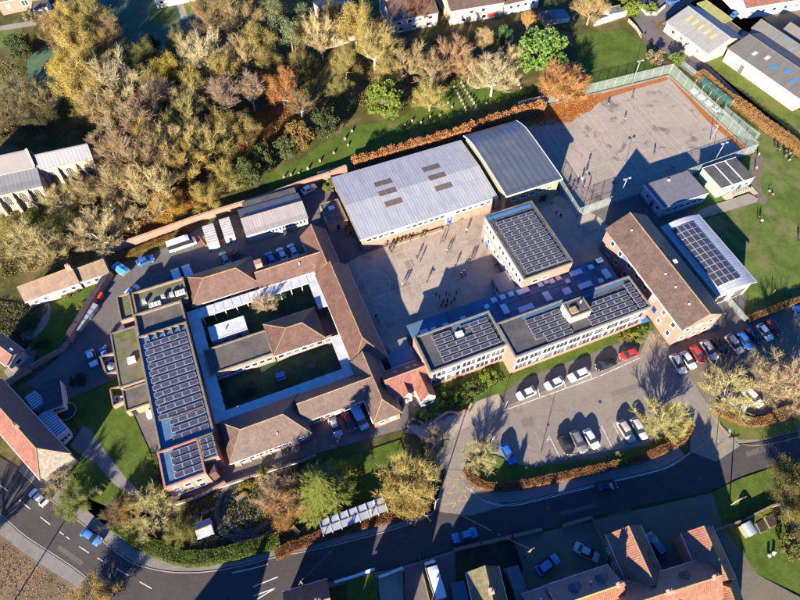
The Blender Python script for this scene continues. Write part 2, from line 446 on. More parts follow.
M_LEAF = foliage('leaf')
M_TWIG = foliage('twig', trans=0.0, vary=0.35)
M_BARK = foliage('bark', trans=0.0, vary=0.4, rough=0.9)

# ================================================================== ground, roads, paths (the setting)
def smooth(pts, k=6, closed=False):
    n = len(pts); out = []
    for i in range(n if closed else n - 1):
        g = lambda j: pts[j % n] if closed else pts[max(0, min(n - 1, j))]
        p0, p1, p2, p3 = g(i - 1), g(i), g(i + 1), g(i + 2)
        for s in range(k):
            t = s / k
            out.append(tuple(0.5 * ((2 * p1[d]) + (-p0[d] + p2[d]) * t + (2 * p0[d] - 5 * p1[d] + 4 * p2[d] - p3[d]) * t * t + (-p0[d] + 3 * p1[d] - 3 * p2[d] + p3[d]) * t ** 3) for d in range(2)))
    if not closed: out.append(tuple(pts[-1]))
    return out
LEVEL = [0.0]
SHEETS = []
def gz_at(x, y):
    """height of the topmost ground sheet under a point"""
    best = 0.0
    for (x0, x1, y0, y1, pts, z) in SHEETS:
        if z <= best or not (x0 <= x <= x1 and y0 <= y <= y1): continue
        ins = False; j = len(pts) - 1
        for i in range(len(pts)):
            if (pts[i][1] > y) != (pts[j][1] > y) and x < (pts[j][0] - pts[i][0]) * (y - pts[i][1]) / (pts[j][1] - pts[i][1]) + pts[i][0]: ins = not ins
            j = i
        if ins: best = z
    return best
def gz_px(px):
    return max(gz_at(*P(x, y).xy) for x, y in px)
def sheet(name, px, m, lift=None, curved=False, world=False):
    LEVEL[0] += 0.004
    z = LEVEL[0] if lift is None else lift
    if curved: px = smooth(px, 5, True)
    pts = [Vector((*p, z)) if world else P(p[0], p[1], 0) for p in px]
    pts = [(p.x, p.y, z) for p in pts]
    a = sum(pts[k][0] * pts[(k + 1) % len(pts)][1] - pts[(k + 1) % len(pts)][0] * pts[k][1] for k in range(len(pts)))
    if a < 0: pts.reverse()
    SHEETS.append((min(p[0] for p in pts), max(p[0] for p in pts), min(p[1] for p in pts), max(p[1] for p in pts), pts, z))
    bm = bmesh.new()
    bm.faces.new([bm.verts.new(p) for p in pts])
    bmesh.ops.triangulate(bm, faces=bm.faces[:])
    me = bpy.data.meshes.new(name); bm.to_mesh(me); bm.free()
    me.materials.append(m)
    return struct(mkobj(name, me))
g = MB(); g.quad((-1500, -900, 0), (1500, -900, 0), (1500, 2200, 0), (-1500, 2200, 0))
struct(build('ground', g, M_GROUND))

sheet('shaded_lawn', [(95, -4), (205, -10), (205, 30), (180, 48), (120, 50), (104, 28)], M_FROSTSHADE, curved=True)
sheet('lawn', [(150, 8), (172, 3), (178, 22), (160, 27), (150, 20)], M_BANK)  # sunlit piece of the lawn, sunshine painted as brighter grass
sheet('lawn', [(182, 2), (204, -3), (204, 12), (186, 14)], M_BANK)  # another sunlit piece, its light put into the grass colour
sheet('garden_path', [(175, 0), (181, -2), (188, 18), (182, 20)], M_PATHW)
sheet('garden_path', [(-6, 27), (24, 22), (50, 19), (52, 23), (26, 27), (-6, 32)], M_PATHW)
sheet('lawn', [(-10, 32), (22, 28), (20, 44), (-10, 50)], M_BANK)
sheet('shaded_lawn', [(30, 55), (56, 50), (62, 70), (60, 108), (34, 104), (28, 75)], M_FROSTSHADE, curved=True)
sheet('leaf_strewn_ground', [(102, 200), (150, 175), (200, 168), (225, 192), (150, 232), (112, 238)], M_LEAVES, curved=True)
sheet('leaf_strewn_ground', [(250, 118), (285, 98), (305, 92), (300, 120), (270, 150), (240, 152)], M_LEAVES, curved=True)
sheet('churchyard_lawn', [(262, 175), (300, 160), (345, 128), (400, 118), (455, 80), (480, 76), (510, 90), (535, 92), (400, 141), (345, 164), (270, 190)], M_LAWN)
sheet('churchyard_lawn', [(20, 215), (60, 205), (72, 222), (45, 245), (20, 240)], M_LAWN, curved=True)
sheet('paddock', [(575, 36), (618, 28), (640, 40), (655, 58), (664, 74), (600, 92), (580, 70)], M_LAWN)
sheet('grass_bank', [(703, 62), (712, 55), (732, 52), (785, 102), (815, 120), (815, 168), (760, 118)], M_BANK)
sheet('playing_field', [(668, 74), (694, 80), (730, 106), (830, 186), (830, 300), (745, 324), (716, 290), (700, 232), (632, 216), (756, 154)], M_FIELD)
sheet('worn_ground', [(752, 155), (764, 160), (760, 185), (768, 200), (760, 204), (752, 190)], mat('trodden_earth', (0.16, 0.125, 0.085), (0.11, 0.085, 0.06), scale=0.8), curved=True)
# the school's own tarmac
sheet('school_yard', [(26, 384), (58, 358), (84, 320), (114, 276), (205, 225), (335, 184), (470, 139), (516, 113), (578, 216), (640, 188), (700, 214), (745, 292), (745, 322), (815, 300), (815, 410), (716, 418), (690, 440), (640, 462), (466, 470), (440, 470), (418, 425), (300, 458), (205, 492), (172, 500), (146, 440), (118, 378), (62, 402)], M_YARD)
sheet('playground', [(346, 262), (362, 255), (505, 205), (560, 196), (600, 218), (640, 262), (560, 285), (420, 330), (385, 356), (372, 330), (350, 288)], M_PLAY)
sheet('alley', [(306, 196), (334, 186), (362, 254), (346, 264), (330, 232)], M_YARD)
sheet('car_park', [(478, 432), (500, 408), (640, 354), (650, 330), (668, 348), (690, 415), (640, 446), (560, 458), (512, 468), (490, 450)], M_CARPARK)
sheet('car_park', [(668, 346), (745, 323), (800, 300), (815, 304), (815, 405), (740, 404), (712, 412), (692, 392)], M_GRAVEL)
sheet('entrance_drive', [(402, 432), (440, 412), (478, 398), (500, 405), (480, 432), (472, 452), (440, 470), (428, 500), (470, 500), (466, 470), (478, 452), (455, 440)][:7] + [(440, 440)], M_PAVE)
sheet('entrance_drive', [(430, 420), (502, 404), (482, 436), (468, 458), (467, 480), (484, 498), (508, 506), (500, 520), (430, 534), (418, 528), (440, 502), (446, 470), (440, 446), (410, 432)], M_CARPARK)
sheet('sports_court', [(517, 112), (669, 75), (752, 152), (577, 216)], M_COURT)
sheet('lane', [(634, 18), (646, 14), (660, 32), (680, 42), (692, 58), (704, 62), (760, 114), (830, 176), (830, 160), (812, 150), (702, 70), (694, 74), (676, 62), (656, 46), (642, 36)], M_YARD)
sheet('lane', [(640, 20), (662, 22), (690, 2), (720, -8), (650, -12), (630, 6)], M_YARD)
sheet('industrial_yard', [(686, 6), (706, -6), (760, 16), (830, 70), (830, -30), (690, -20)], M_GRAVEL)
sheet('industrial_yard', [(662, 24), (706, 60), (724, 54), (786, 103), (830, 100), (830, 60), (740, 30), (690, 4)], M_PATHW)
# roads
road_w = smooth([(-420, 190), (-200, 320), (-40, 430), (-8, 452), (20, 470), (52, 500), (76, 518), (107, 544), (132, 562), (165, 571), (200, 572), (240, 566), (275, 557), (330, 546), (400, 527), (432, 514), (446, 496), (466, 486), (482, 499), (505, 504), (535, 499), (600, 483), (660, 469), (684, 455), (694, 444), (722, 437), (736, 444), (760, 442), (800, 432), (880, 415), (1200, 330)], 4)
road_s = smooth([(1230, 348), (900, 430), (800, 458), (742, 476), (710, 491), (650, 504), (600, 515), (538, 531), (455, 549), (400, 566), (368, 573), (312, 585), (288, 597), (262, 625), (250, 680), (120, 680), (112, 610), (100, 591), (72, 567), (26, 537), (0, 515), (-40, 490), (-210, 372), (-450, 225)], 4)
sheet('road', road_w + road_s, M_ROAD)
sheet('drive_apron', [(436, 504), (446, 470), (464, 470), (466, 484), (484, 500), (505, 506), (470, 516), (440, 512)], M_CARPARK)
sheet('drive_apron', [(690, 434), (708, 404), (718, 414), (720, 424), (740, 446), (716, 462), (690, 452)], M_CARPARK)
sheet('drive_surface', [(660, 350), (672, 348), (716, 418), (712, 430), (692, 432)], M_PAVE)
def strip(name, px, w, h, m, side=1, closed=False):
    """raised strip (pavement, kerb) of width w to one side of a photo line, height h"""
    pts = [P(x, y) for x, y in px]
    mb = MB(); n = len(pts); off = []
    for i in range(n):
        d = (pts[min(i + 1, n - 1)] - pts[max(i - 1, 0)]).normalized()
        off.append(pts[i] + Vector((-d.y, d.x, 0)) * w * side)
    for i in range(n - 1):
        a, b, c, d = pts[i], pts[i + 1], off[i + 1], off[i]
        q = [Vector((p.x, p.y, h)) for p in (a, b, c, d)]
        l = [Vector((p.x, p.y, 0)) for p in (a, b, c, d)]
        if side < 0: q.reverse(); l.reverse()
        mb.quad(*q)
        mb.quad(l[0], l[1], q[1], q[0]); mb.quad(l[2], l[3], q[3], q[2])
    return struct(build(name, mb, m))
strip('pavement', smooth([(20, 469), (52, 499), (76, 517), (107, 543), (132, 561), (165, 570), (200, 571), (240, 565), (275, 556)], 4), 1.9, 0.12, M_PAVE, 1)
strip('kerb', smooth([(20, 470), (52, 500), (76, 518), (107, 544), (132, 562), (165, 571), (200, 572), (240, 566), (275, 557), (330, 546), (400, 527), (432, 514)], 4), 0.16, 0.13, M_KERB, -1)
strip('pavement', smooth([(275, 556), (330, 545), (400, 526), (430, 514)], 4), 1.0, 0.12, M_PAVE, 1)
strip('pavement', smooth([(466, 485), (482, 498), (505, 503), (535, 498), (600, 482), (660, 468), (684, 454)], 5), 2.2, 0.12, M_PAVE, 1)
strip('kerb', smooth([(466, 486), (482, 499), (505, 504), (535, 499), (600, 483), (660, 469), (684, 455)], 5), 0.16, 0.13, M_KERB, -1)
strip('pavement', smooth([(736, 443), (760, 441), (800, 431), (880, 414)], 4), 2.0, 0.12, M_PAVE, 1)
strip('pavement', smooth([(-40, 492), (0, 516), (26, 538), (72, 568), (100, 592), (114, 615)], 4), 3.4, 0.12, M_PAVE, -1)
strip('kerb', smooth([(-40, 491), (0, 515), (26, 537), (72, 567), (100, 591), (113, 614)], 4), 0.16, 0.13, M_KERB, 1)
strip('pavement', smooth([(288, 598), (312, 586), (368, 574), (400, 567), (455, 550)], 4), 0.9, 0.10, M_PAVE, -1)
# ground patches south of the road and in the gardens
sheet('dry_grass_verge', smooth([(-60, 520), (-4, 534), (22, 552), (52, 572), (82, 594), (100, 640), (40, 700), (-60, 640)], 4, True), grassy('dry_verge_grass', (0.27, 0.19, 0.11), (0.18, 0.125, 0.07), bare=(0.14, 0.13, 0.05), bareamt=0.62))
sheet('gravel_yard', [(456, 552), (540, 533), (600, 519), (712, 493), (726, 520), (752, 600), (752, 680), (456, 680)], M_GRAVEL)
sheet('front_garden', [(456, 552), (512, 539), (522, 566), (520, 600), (456, 600)], M_SOIL)
sheet('drive_surface', [(405, 568), (455, 553), (458, 640), (405, 650)], M_YARD)
sheet('front_lawn', [(346, 582), (374, 573), (378, 600), (380, 640), (350, 640)], M_LAWN)
sheet('pale_drive', [(378, 576), (402, 568), (406, 640), (384, 640)], M_PATHW)
sheet('roadside_lawn', [(712, 492), (742, 478), (790, 462), (830, 470), (800, 520), (770, 506), (722, 526)], M_LAWN)
sheet('garden_lawn', [(722, 528), (770, 508), (812, 560), (812, 600), (752, 572), (744, 556)], M_LAWN)
sheet('gravel_drive', [(716, 530), (724, 528), (744, 556), (756, 574), (812, 604), (812, 680), (752, 680), (750, 600)], M_GRAVEL)
sheet('lawn', [(62, 402), (118, 380), (150, 452), (166, 500), (124, 514), (60, 486), (70, 452), (80, 430)], M_LAWN)
sheet('garden_path', [(70, 446), (84, 426), (93, 432), (106, 452), (126, 478), (148, 499), (140, 503), (114, 484), (96, 463), (82, 456)], M_PAVE)
sheet('sensory_garden_soil', [(172, 508), (262, 472), (300, 466), (300, 530), (282, 540), (190, 552), (160, 545), (142, 528)], M_SOIL)
sheet('garden_lawn', [(352, 456), (400, 440), (412, 470), (404, 500), (345, 500), (330, 475)], M_LAWN)
sheet('cottage_lawn', [(30, 344), (52, 304), (94, 284), (100, 290), (72, 328), (62, 350), (42, 362)], M_LAWN)
sheet('cottage_garden_soil', [(-4, 300), (24, 304), (52, 304), (30, 344), (20, 350), (-4, 330)], M_SOIL)
sheet('curved_garden_path', smooth([(22, 334), (40, 322), (44, 306), (50, 304), (50, 318), (42, 332), (26, 342)], 3, True), M_PAVE)
sheet('side_path', [(4, 372), (30, 346), (38, 350), (34, 362), (18, 376), (10, 380)], M_PAVE)
sheet('front_grass', [(432, 388), (514, 358), (652, 318), (654, 330), (520, 380), (500, 396), (470, 410), (440, 414), (426, 398)], M_LAWN)
sheet('car_park_grass', [(470, 462), (484, 452), (512, 462), (530, 468), (600, 458), (646, 446), (676, 426), (690, 420), (686, 438), (648, 458), (600, 470), (520, 486), (490, 488), (474, 480)], M_LAWN)
sheet('grass_verge', [(716, 412), (726, 404), (742, 410), (765, 420), (800, 410), (815, 420), (800, 430), (760, 440), (738, 440), (722, 425)], M_BANK)
sheet('entrance_paving', [(406, 426), (426, 424), (448, 416), (470, 412), (476, 402), (498, 394), (504, 404), (484, 420), (462, 430), (444, 446), (424, 442)], M_PLAY)
# two courtyards
sheet('courtyard_lawn', [(206, 318), (318, 281), (327, 318), (262, 330), (214, 352)], M_LAWNSHADE)
sheet('courtyard_lawn', [(214, 378), (336, 336), (350, 372), (222, 420)], M_LAWNSHADE)

# painted markings
Z_MARK = LEVEL[0] + 0.006
def ground_line(mb, pts, w, lift):
    for a, b in zip(pts[:-1], pts[1:]):
        n = max(1, int((b - a).length / 2.0))
        for k in range(n):
            p, q = a.lerp(b, k / n), a.lerp(b, (k + 1) / n)
            z = max(gz_at(p.x, p.y), gz_at(q.x, q.y)) + lift
            mb.ribbon([Vector((p.x, p.y, z)), Vector((q.x, q.y, z))], w)
def mark(name, px_lines, w, m, dz=0.0):
    mb = MB()
    for ln in px_lines:
        ground_line(mb, [P(x, y) for x, y in ln], w, .005 + dz)
    return struct(build(name, mb, m))
dash = []
cl = smooth([(-30, 468), (4, 488), (34, 512), (60, 532), (86, 551), (110, 565), (140, 582), (168, 598)], 8)
for k in range(0, len(cl) - 4, 6): dash.append(cl[k:k + 4])
for q in dash: mark('centre_line_dash', [q], 0.14, M_WLINE)
mark('lane_line', [[(253, 587), (278, 577)], [(254, 596), (276, 588)], [(276, 588), (256, 600)]], 0.16, M_WLINE)
mark('edge_line', [smooth([(232, 573), (255, 568), (268, 564)], 4)], 0.14, M_WLINE)
mark('edge_line', [smooth([(470, 489), (484, 501), (508, 506), (540, 500), (604, 484), (664, 469), (690, 453)], 6)], 0.12, M_WLINE)
mark('edge_line', [smooth([(710, 412), (722, 428), (742, 444), (764, 445), (800, 437)], 6)], 0.12, M_YLINE)
mark('hatching', [[(446, 474), (470, 502)], [(441, 484), (468, 476)], [(440, 496), (474, 488)], [(438, 506), (478, 498)], [(464, 474), (440, 502)], [(468, 488), (452, 508)], [(448, 470), (440, 490)]], 0.14, M_YLINE)
mark('hatching', [[(692, 420), (718, 460)], [(710, 414), (736, 448)], [(690, 440), (712, 424)], [(692, 452), (720, 432)], [(706, 458), (730, 440)], [(700, 414), (726, 454)]], 0.14, M_YLINE)
mark('bay_lines', [[(503, 411), (598, 377), (640, 358)], [(503, 411), (508, 401)], [(540, 397), (537, 386)], [(566, 388), (562, 378)], [(592, 379), (589, 370)]], 0.13, M_WLINE)
mark('bay_lines', [[(x, 450 - (x - 520) * 0.07), (x - 7, 434 - (x - 520) * 0.07)] for x in (530, 542)], 0.12, M_YLINE)
mark('bay_lines', [[(x, 458 - (x - 560) * 0.2), (x - 11, 436 - (x - 560) * 0.2)] for x in (560, 572, 585, 598, 612, 624, 636)], 0.12, M_WLINE)
mark('hatching', [[(642 + 4 * i, 352 - 2 * i), (650 + 4 * i, 336 - 2 * i)] for i in range(4)] + [[(640, 344), (662, 334)], [(644, 352), (666, 342)]], 0.12, M_YLINE)
# playground and court games lines
ctr = [P(360, 300), P(368, 280)]
def ring(c, r, a0=0, a1=360, n=28, w=0.1, m=None, name='game_line'):
    mb = MB()
    pts = [Vector((c.x + r * math.cos(R(a0 + (a1 - a0) * k / n)), c.y + r * math.sin(R(a0 + (a1 - a0) * k / n)), 0.0)) for k in range(n + 1)]
    ground_line(mb, pts, w, 0.009); return struct(build(name, mb, m or M_FLINE))
mark('game_lines', [[(357, 267), (392, 255), (432, 243)], [(357, 267), (372, 300), (386, 330)], [(372, 300), (410, 286), (460, 268)], [(404, 250), (420, 282), (440, 318)], [(432, 243), (470, 320)], [(386, 330), (440, 312)], [(373, 262), (380, 280), (365, 285)]], 0.09, M_FLINE)
ring(P(374, 284), 3.6)
ring(P(412, 270), 3.2)
CT = [P(517, 112), P(669, 75), P(752, 152), P(577, 216)]
def court(u, v): # u along long side, v from far to near
    a = CT[0].lerp(CT[1], u); b = CT[3].lerp(CT[2], u)
    return a.lerp(b, v)
def courtlines(name, segs, w, m, dz):
    mb = MB()
    for (u0, v0, u1, v1) in segs:
        a, b = court(u0, v0), court(u1, v1)
        ground_line(mb, [Vector((a.x, a.y, 0)), Vector((b.x, b.y, 0))], w, dz)
    struct(build(name, mb, m))
for k, (u0, u1) in enumerate(((0.08, 0.335), (0.375, 0.63), (0.67, 0.93))):
    um = (u0 + u1) / 2
    courtlines('tennis_lines', [(u0, 0.12, u0, 0.88), (u1, 0.12, u1, 0.88), (u0, 0.12, u1, 0.12), (u0, 0.88, u1, 0.88), (u0 + 0.035, 0.12, u0 + 0.035, 0.88), (u1 - 0.035, 0.12, u1 - 0.035, 0.88), (u0 + 0.035, 0.32, u1 - 0.035, 0.32), (u0 + 0.035, 0.68, u1 - 0.035, 0.68), (um, 0.32, um, 0.68)], 0.1, M_FLINE, 0.008)
courtlines('netball_lines', [(0.06, 0.06, 0.95, 0.06), (0.06, 0.94, 0.95, 0.94), (0.06, 0.06, 0.06, 0.94), (0.95, 0.06, 0.95, 0.94), (0.355, 0.06, 0.355, 0.94), (0.65, 0.06, 0.65, 0.94), (0.06, 0.5, 0.95, 0.5)], 0.09, M_YLINE, 0.012)
ring(court(0.72, 0.86), 3.6, 20, 200, name='court_arc')
# damp patches on the court and drifted leaves
sheet('leaf_drift', [(519, 114), (560, 104), (598, 95), (640, 84), (666, 77), (668, 80), (640, 88), (612, 97), (596, 105), (590, 112), (578, 114), (572, 122), (560, 123), (553, 119), (540, 122), (528, 128)], mat('orange_leaf_drift', (0.36, 0.13, 0.03), (0.24, 0.085, 0.022), scale=1.5, bumps=0.8), lift=gz_px([(519, 114), (560, 104), (598, 95), (640, 84), (666, 77), (668, 80), (640, 88), (612, 97), (596, 105), (590, 112), (578, 114), (572, 122), (560, 123), (553, 119), (540, 122), (528, 128)]) + 0.02)
sheet('leaf_drift', [(668, 77), (671, 79), (712, 118), (752, 154), (748, 155), (708, 122)], MATS['orange_leaf_drift'], lift=gz_px([(668, 77), (671, 79), (712, 118), (752, 154), (748, 155), (708, 122)]) + 0.02)

# repairs and covers in the tarmac
M_PATCH = tarmac('tarmac_repair', (0.05, 0.046, 0.043), (0.065, 0.06, 0.056), 0.0)
M_PATCHL = tarmac('tarmac_repair_pale', (0.115, 0.1, 0.088), (0.09, 0.08, 0.072), 0.0)
M_PATCHC = tarmac('car_park_repair', (0.19, 0.163, 0.134), (0.16, 0.138, 0.114), 0.0)
M_PATCHP = tarmac('playground_repair', (0.25, 0.2, 0.152), (0.22, 0.178, 0.135), 0.0)
for q, m_ in (([(20, 496), (30, 504), (27, 508), (17, 500)], M_PATCH), ([(60, 545), (84, 562), (81, 566), (57, 549)], M_PATCHL), ([(560, 512), (596, 503), (597, 507), (561, 516)], M_PATCHL), ([(300, 562), (318, 557), (319, 562), (301, 567)], M_PATCH), ([(745, 452), (772, 444), (773, 449), (747, 457)], M_PATCHL), ([(520, 420), (532, 416), (535, 424), (523, 428)], M_PATCHC), ([(610, 392), (640, 382), (642, 387), (612, 397)], M_PATCHC), ([(404, 262), (412, 259), (415, 266), (407, 269)], M_PATCHP), ([(150, 270), (176, 262), (178, 266), (152, 274)], M_PATCHL)  ):
    sheet('tarmac_patch', q, m_, lift=gz_px(q) + .0025)

# ================================================================== building kit (local frame: x along the wall, y away from the viewer)
ANG = R(22.0)
def rect(z, px, ang=ANG):
    """photo corners at height z -> exact rectangle: origin (south-west corner), width, depth"""
    ex = Vector((math.cos(ang), math.sin(ang))); ey = Vector((-math.sin(ang), math.cos(ang)))
    pts = [P(x, y, z).xy for x, y in px]
    us = sorted(p.dot(ex) for p in pts); vs_ = sorted(p.dot(ey) for p in pts)
    if len(pts) >= 4:
        u0, u1 = (us[0] + us[1]) / 2, (us[-1] + us[-2]) / 2
        v0, v1 = (vs_[0] + vs_[1]) / 2, (vs_[-1] + vs_[-2]) / 2
    else:
        u0, u1, v0, v1 = us[0], us[-1], vs_[0], vs_[-1]
    o = ex * u0 + ey * v0
    return Vector((o.x, o.y, 0)), u1 - u0, v1 - v0
class B:
    """one building: an Empty at its south-west ground corner, parts in local coordinates"""
    def __init__(s, name, label, cat, z, px, ang=ANG, group=None):
        s.ang = ang
        o, s.w, s.d = rect(z, px, ang)
        s.root = thing(name, label, cat, o, ang, group)
        s.o = o
    def loc(s, x, y, z=0.0):                       # photo pixel at height z -> local x, y
        p = P(x, y, z) - s.o
        return (p.x * math.cos(s.ang) + p.y * math.sin(s.ang), -p.x * math.sin(s.ang) + p.y * math.cos(s.ang))
    def part(s, name, mb, mats, parent=None):
        return build(name, mb, mats, parent or s.root)
    def box(s, name, x0, x1, y0, y1, z0, z1, m, parent=None):
        mb = MB(); mb.box(x0, x1, y0, y1, z0, z1); return s.part(name, mb, m, parent)
    def walls(s, x0, x1, y0, y1, z1, m, z0=0.0, name='wall'):
        return s.box(name, x0, x1, y0, y1, z0, z1, m)
    def flat(s, x0, x1, y0, y1, z, m, par=0.35, pw=0.3, cope=None, name='flat_roof'):
        """flat roof deck with raised parapets and copings"""
        s.box(name, x0 + 0.05, x1 - 0.05, y0 + 0.05, y1 - 0.05, z - 0.15, z + 0.02, m)
        if par > 0:
            c = cope or M_COPE
            for (a, b, cc, d) in ((x0 - 0.04, x1 + 0.04, y0 - 0.04, y0 + pw), (x0 - 0.04, x1 + 0.04, y1 - pw, y1 + 0.04), (x0 - 0.04, x0 + pw, y0 + pw, y1 - pw), (x1 - pw, x1 + 0.04, y0 + pw, y1 - pw)):
                s.box('parapet', a, b, cc, d, z - 0.1, z + par, c)
    def pitched(s, x0, x1, y0, y1, ze, zr, m, axis='x', over=0.35, hips=(0, 0), wallm=None, ridge=None, split=0.5, ridgem=None, th=0.14, gut=True):
        """gable or hipped roof: one object per slope, a ridge line, gable walls below"""
        X0, X1, Y0, Y1 = x0 - over, x1 + over, y0 - over, y1 + over
        if axis == 'x':
            ym = Y0 + (Y1 - Y0) * split
            a, b = (X0 + hips[0], ym, zr), (X1 - hips[1], ym, zr)
            sl = [[(X0, Y0, ze), (X1, Y0, ze), b, a], [(X1, Y1, ze), (X0, Y1, ze), a, b]]
            if hips[0]: sl.append([(X0, Y1, ze), (X0, Y0, ze), a])
            if hips[1]: sl.append([(X1, Y0, ze), (X1, Y1, ze), b])
        else:
            xm = X0 + (X1 - X0) * split
            a, b = (xm, Y0 + hips[0], zr), (xm, Y1 - hips[1], zr)
            sl = [[(X0, Y1, ze), (X0, Y0, ze), a, b], [(X1, Y0, ze), (X1, Y1, ze), b, a]]
            if hips[0]: sl.append([(X0, Y0, ze), (X1, Y0, ze), a])
            if hips[1]: sl.append([(X1, Y1, ze), (X0, Y1, ze), b])
        for q in sl:
            mb = MB(); mb.poly(q)
            mb.poly([(p[0], p[1], p[2] - th) for p in reversed(q)])
            n = len(q)
            for k in range(n):
                p, r = q[k], q[(k + 1) % n]
                mb.quad((p[0], p[1], p[2] - th), (r[0], r[1], r[2] - th), r, p)
            s.part('roof_slope', mb, m)
        rm = ridgem or M_RIDGE
        if ridge is not False:
            mb = MB(); mb.tube(Vector(a) + Vector((0, 0, 0.02)), Vector(b) + Vector((0, 0, 0.02)), 0.13, 0.13, 6, 0, True, False); s.part('ridge_tiles', mb, rm)
            for e, cs in ((a, sl[0][0]), ):
                pass
            hp = []
            if axis == 'x':
                if hips[0]: hp += [(a, (X0, Y0, ze)), (a, (X0, Y1, ze))]
                if hips[1]: hp += [(b, (X1, Y0, ze)), (b, (X1, Y1, ze))]
            else:
                if hips[0]: hp += [(a, (X0, Y0, ze)), (a, (X1, Y0, ze))]
                if hips[1]: hp += [(b, (X0, Y1, ze)), (b, (X1, Y1, ze))]
            for p, q in hp:
                mb = MB(); mb.tube(p, q, 0.09, 0.09, 5, 0, True, False); s.part('hip_tiles', mb, rm)
        if gut:
            for (p, q) in ((((X0, Y0 - 0.06, ze - 0.1), (X1, Y0 - 0.06, ze - 0.1)), ((X0, Y1 + 0.06, ze - 0.1), (X1, Y1 + 0.06, ze - 0.1))) if axis == 'x' else (((X0 - 0.06, Y0, ze - 0.1), (X0 - 0.06, Y1, ze - 0.1)), ((X1 + 0.06, Y0, ze - 0.1), (X1 + 0.06, Y1, ze - 0.1)))):
                mb = MB(); mb.tube(p, q, 0.07, 0.07, 5, 0, True); s.part('gutter', mb, M_FRAME)
        if wallm is not None:
            # gable triangles under the slopes
            k = (zr - ze)
            if axis == 'x':
                ym = Y0 + (Y1 - Y0) * split
                for xx, hp_ in ((x0, hips[0]), (x1, hips[1])):
                    if not hp_:
                        mb = MB(); t_ = 0.25 if xx == x0 else -0.25
                        z0_ = ze + k * over / max(0.1, ym - Y0) - 0.14
                        A = [(xx, y0, ze - 0.3), (xx, y1, ze - 0.3), (xx, y1, z0_), (xx, ym, zr - 0.16), (xx, y0, z0_)]
                        mb.poly(A if xx == x1 else A[::-1]); Bq = [(p[0] + t_, p[1], p[2]) for p in A]; mb.poly(Bq if xx == x0 else Bq[::-1])
                        s.part('gable_wall', mb, wallm)
            else:
                xm = X0 + (X1 - X0) * split
                for yy, hp_ in ((y0, hips[0]), (y1, hips[1])):
                    if not hp_:
                        mb = MB(); t_ = 0.25 if yy == y0 else -0.25
                        z0_ = ze + k * over / max(0.1, xm - X0) - 0.14
                        A = [(x0, yy, ze - 0.3), (x1, yy, ze - 0.3), (x1, yy, z0_), (xm, yy, zr - 0.16), (x0, yy, z0_)]
                        mb.poly(A if yy == y0 else A[::-1]); Bq = [(p[0], p[1] + t_, p[2]) for p in A]; mb.poly(Bq if yy == y1 else Bq[::-1])
                        s.part('gable_wall', mb, wallm)
        return a, b
    def window(s, side, t, zc, w, h, face, style='white', name='window', panes=1):
        """side S/N/E/W; t along that side; face = coordinate of the wall plane"""
        fr, pn = WIN(w, h, style, panes)
        rz = {'S': 0, 'E': math.pi / 2, 'N': math.pi, 'W': -math.pi / 2}[side]
        loc = {'S': (t, face, zc), 'N': (t, face, zc), 'E': (face, t, zc), 'W': (face, t, zc)}[side]
        o = mkobj(name, fr, s.root, loc, rz)
        mkobj('pane', pn, o)
        return o
    def windows(s, side, ts, zc, w, h, face, style='white', panes=1):
        for t in ts: s.window(side, t, zc, w, h, face, style, 'window', panes)
    def chimney(s, x, y, z0, z1, w=0.9, d=0.7, pots=2):
        mb = MB(); mb.box(x - w / 2, x + w / 2, y - d / 2, y + d / 2, z0, z1); mb.box(x - w / 2 - 0.06, x + w / 2 + 0.06, y - d / 2 - 0.06, y + d / 2 + 0.06, z1 - 0.25, z1 - 0.08)
        c = s.part('chimney', mb, M_CHIM)
        for k in range(pots):
            mb = MB(); xx = x + (k - (pots - 1) / 2) * 0.42
            mb.tube((xx, y, z1), (xx, y, z1 + 0.45), 0.14, 0.11, 8, 0, True); s.part('chimney_pot', mb, M_POT, c)
    def panels(s, cols, rows, place, tilt=R(11), pw=1.65, ph=1.0, skip=(), base=None):
        """solar panels, one object each; place(i, j) -> local x, y, z of the low edge centre"""
        me = PANEL(pw, ph)
        for j in range(rows):
            for i in range(cols):
                if (i, j) in skip: continue
                x, y, z = place(i, j)
                o = mkobj('solar_panel', me, s.root, (x, y, z))
                o.rotation_euler = (tilt, 0, 0)
_win = {}
def WIN(w, h, style='white', panes=1):
    k = (round(w, 2), round(h, 2), style, panes)
    if k in _win: return _win[k]
    fm = {'white': M_FRAME, 'dark': M_DARK, 'blue': M_BLUE, 'stone': M_STONE}[style]
    mb = MB(); f = 0.09 if w > 0.9 else 0.06
    x0, x1, z0, z1 = -w / 2, w / 2, -h / 2, h / 2
    for (a, b, c, d) in ((x0, x1, z0, z0 + f), (x0, x1, z1 - f, z1), (x0, x0 + f, z0 + f, z1 - f), (x1 - f, x1, z0 + f, z1 - f)):
        mb.box(a, b, -0.09, 0.02, c, d)
    for q in range(1, panes):
        xx = x0 + w * q / panes
        mb.box(xx - f / 2, xx + f / 2, -0.085, 0.02, z0 + f, z1 - f)
    mb.box(x0 - 0.06, x1 + 0.06, -0.15, 0.02, z0 - 0.07, z0)
    fr = mb.mesh('window', [fm])
    mb = MB(); mb.quad((x0 + f, -0.03, z0 + f), (x1 - f, -0.03, z0 + f), (x1 - f, -0.03, z1 - f), (x0 + f, -0.03, z1 - f))
    pn = mb.mesh('pane', [M_GLASS])
    _win[k] = (fr, pn)
    return _win[k]
_pan = {}
